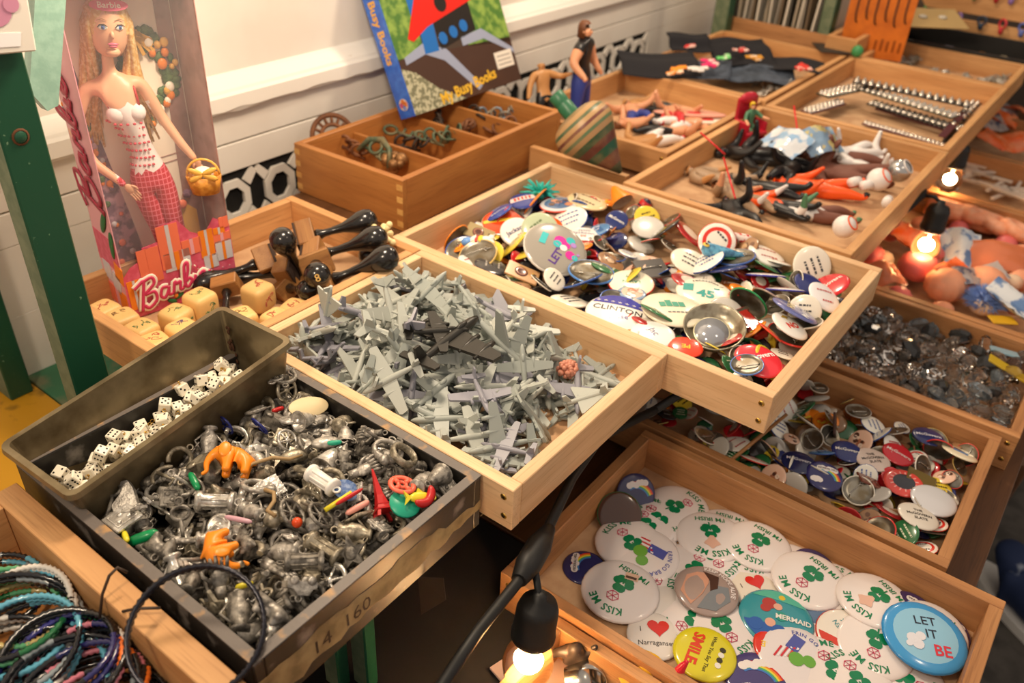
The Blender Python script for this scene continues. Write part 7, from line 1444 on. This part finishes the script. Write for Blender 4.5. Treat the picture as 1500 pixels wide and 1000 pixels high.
YH = thing('toy_figure', 'blue-faced toy in a floppy yellow hat at the front tray', 'toy', T(*at(937, 1000, -.19)) @ RZ(YV)); mb = MB(); body(mb, [(Vector((0, 0, -.012)), .012), (Vector((0, 0, .004)), .013), (Vector((0, 0, .018)), .012)], [(0, 1, 0), (1, 2, 0)], 2); ob('body', (mb, [mat('toy_blue', '5c94d0', .4)]), Matrix(), YH); mb = MB(); mb.lathe([(.028, .012), (.026, .016), (.014, .020), (.013, .030), (.007, .036), (0, .037)], 20, 0, RY(.25)); ob('hat', (mb, [mat('toy_yellow', 'f0b41c', .4)]), Matrix(), YH); mb = MB(); [mb.ball((s*.005, -.012, .012), .0035, .002, .004, 8, 6, 0) for s in (-1, 1)]; [mb.ball((s*.005, -.0138, .012), .0014, .001, .0016, 6, 5, 1) for s in (-1, 1)]; ob('eyes', (mb, [WHITE, BLACK]), Matrix(), YH)
mb = MB(); body(mb, [(Vector((0, 0, -.012)), .007), (Vector((0, 0, .004)), .006), (Vector((.002, 0, .016)), .004), (Vector((.006, 0, .026)), .0015), (Vector((-.010, 0, .002)), .005)], [(0, 1, 0), (1, 2, 0), (2, 3, 0), (1, 4, 0)], 2); eo(mb, [pl('imp_red', 'd8283c', .3)], 990, 995, 'red_toy', 'small pointed red rubber toy at the tray rim', 'toy', 0, 0, 0, 1.1, -.165)
# ---------------------------------------------------------------- string lights
SOCK = mat('black_rubber', '131211', .5); GLASS = mat('bulb_glass', 'fff4e4', .02, trans=1, ior=1.2); FIL = mat('lit_filament', 'ffc46c', .5, emit=55)
def bulb(M, label, power, sc=1.0):
    e = thing('string_bulb', label, 'light bulb', M); mb = MB(); mb.lathe([(0, .062), (.006, .062), (.0065, .056), (.016, .052), (.0185, .044), (.0190, .020), (.0200, .018), (.0200, .012), (.0175, .008), (.012, .006)], 22); ob('socket', (mb, [SOCK]), S(sc), e); mb = MB(); mb.lathe([(.012, .010), (.014, .004), (.021, -.010), (.0235, -.022), (.0215, -.034), (.013, -.043), (0, -.046)], 24); ob('glass', (mb, [GLASS]), S(sc), e)
    mb = MB(); mb.tube([(-.006, 0, .004), (-.008, 0, -.014), (-.004, .004, -.022), (.0, -.004, -.014), (.004, .004, -.022), (.008, 0, -.014), (.006, 0, .004)], .0011, 6); ob('filament', (mb, [FIL]), S(sc), e); l = lamp((0, 0, 0), power, (1, .62, .30), .012); l.parent = e; l.location = (0, 0, -.018); return e
pb = at(778, 945, -.128); bulb(T(*pb) @ RY(.12), 'lit clear bulb in black socket hanging over the near toy tray', 1.1); b2 = at(1362, 344, -.098); b3 = at(1396, 250, -.105); bulb(T(*b2), 'lit clear bulb hanging over the peach shells', 1.4); bulb(T(*b3), 'lit bulb glimpsed past the corner of the studded belt tray', .6)
mb = MB(); pts = [at(640, 1015, -.040), at(700, 925, -.048), at(760, 850, -.055), at(795, 790, -.060), at(838, 700, -.068), at(880, 640, -.072), at(960, 600, -.072)]; mb.tube([tuple(v) for v in pts], .0050, 10); CBL = ob('light_cable', (mb, [SOCK]), None, None, 'thick black string-light cable slung under the plane tray', 'cable'); mb = MB(); a, b = Vector(pts[2]), Vector(pts[3]); mb.tube([tuple(a), tuple(a*.6+b*.4), tuple(a*.2+b*.8), tuple(b+(b-a)*.3)], [.007, .012, .012, .006], 12); ob('tap_block', (mb, [SOCK]), None, CBL)
mb = MB(); tp = Vector(pb)+Vector((.006, 0, .058)); mb.tube([tuple(tp), tuple(tp*.5+(a*.4+b*.6)*.5+Vector((.004, .004, 0))), tuple(a*.4+b*.6)], .0032, 8); ob('drop_cord', (mb, [SOCK]), None, CBL)
mb = MB(); mb.tube([tuple(pts[-1]), (.62, -.06, -.070), (.85, -.055, -.066), tuple(b2+Vector((0, .03, .064))), (b2.x+.2, -.04, -.062), tuple(b3+Vector((0, .03, .064))), (2.0, -.03, -.066)], .0050, 8); [mb.tube([tuple(v+Vector((0, 0, .058))), tuple(v+Vector((0, .012, .066))), tuple(v+Vector((0, .03, .064)))], .0032, 7) for v in (b2, b3)]; ob('cable_run', (mb, [SOCK]), None, CBL)
mb = MB(); c0 = at(612, 845, -.062); mb.add([(0, 0, 0), (.022, 0, 0), (.024, .002, -.030), (.002, .002, -.052), (0, .0008, 0), (.022, .0008, 0), (.024, .0028, -.030), (.002, .0028, -.052)], [[0, 1, 2, 3], [4, 5, 6, 7], [0, 1, 5, 4], [1, 2, 6, 5], [2, 3, 7, 6], [3, 0, 4, 7]]); ob('tape_scrap', (mb, [mat('dark_tape', '2c241e', .35)]), T(*c0) @ RZ(YV), None, 'dark strip of tape dangling under the black tray', 'tape')
# table legs and the passer-by's shoe
for px, l in ((552, 'narrow green table leg below the black tray'), (508, 'wide dark green table leg below the black tray')):
    p = at(px, 930, -.12); post('table_leg', l, p.x-.006, p.x+.008, p.y+.01, p.y+.03, -.205, -.062)
mb = MB(); mb.tube([tuple(at(1500, 668, -.30)), tuple(at(1452, 745, -.55))], .016, 8); ob('trestle_leg', (mb, [WDRK]), None, None, 'slanting brown wooden trestle leg under the lower bench', 'leg')
SHO = thing('sneaker', 'dark blue sneaker with white streaks standing on the asphalt', 'shoe', T(1.22, -.53, -.95) @ RZ(-2.2)); JN = mat('blue_suede', '1c2c50', .8, noise=(14, 'a8b0bc', .9, .60, .66))
mb = MB(); body(mb, [(Vector((-.10, 0, .05)), (.045, .045)), (Vector((-.02, 0, .055)), (.048, .045)), (Vector((.07, 0, .042)), (.048, .032)), (Vector((.14, 0, .035)), (.042, .026)), (Vector((-.085, 0, .13)), .045)], [(0, 1, 0), (1, 2, 0), (2, 3, 0), (0, 4, 0)], 2); ob('upper', (mb, [JN]), Matrix(), SHO); mb = MB(); mb.prism([(.19*math.cos(t)*(.9 if math.cos(t) < 0 else 1)+.01, .055*math.sin(t)) for t in [2*PI*i/28 for i in range(28)]], 0, .022); ob('sole', (mb, [WHITE]), Matrix(), SHO)
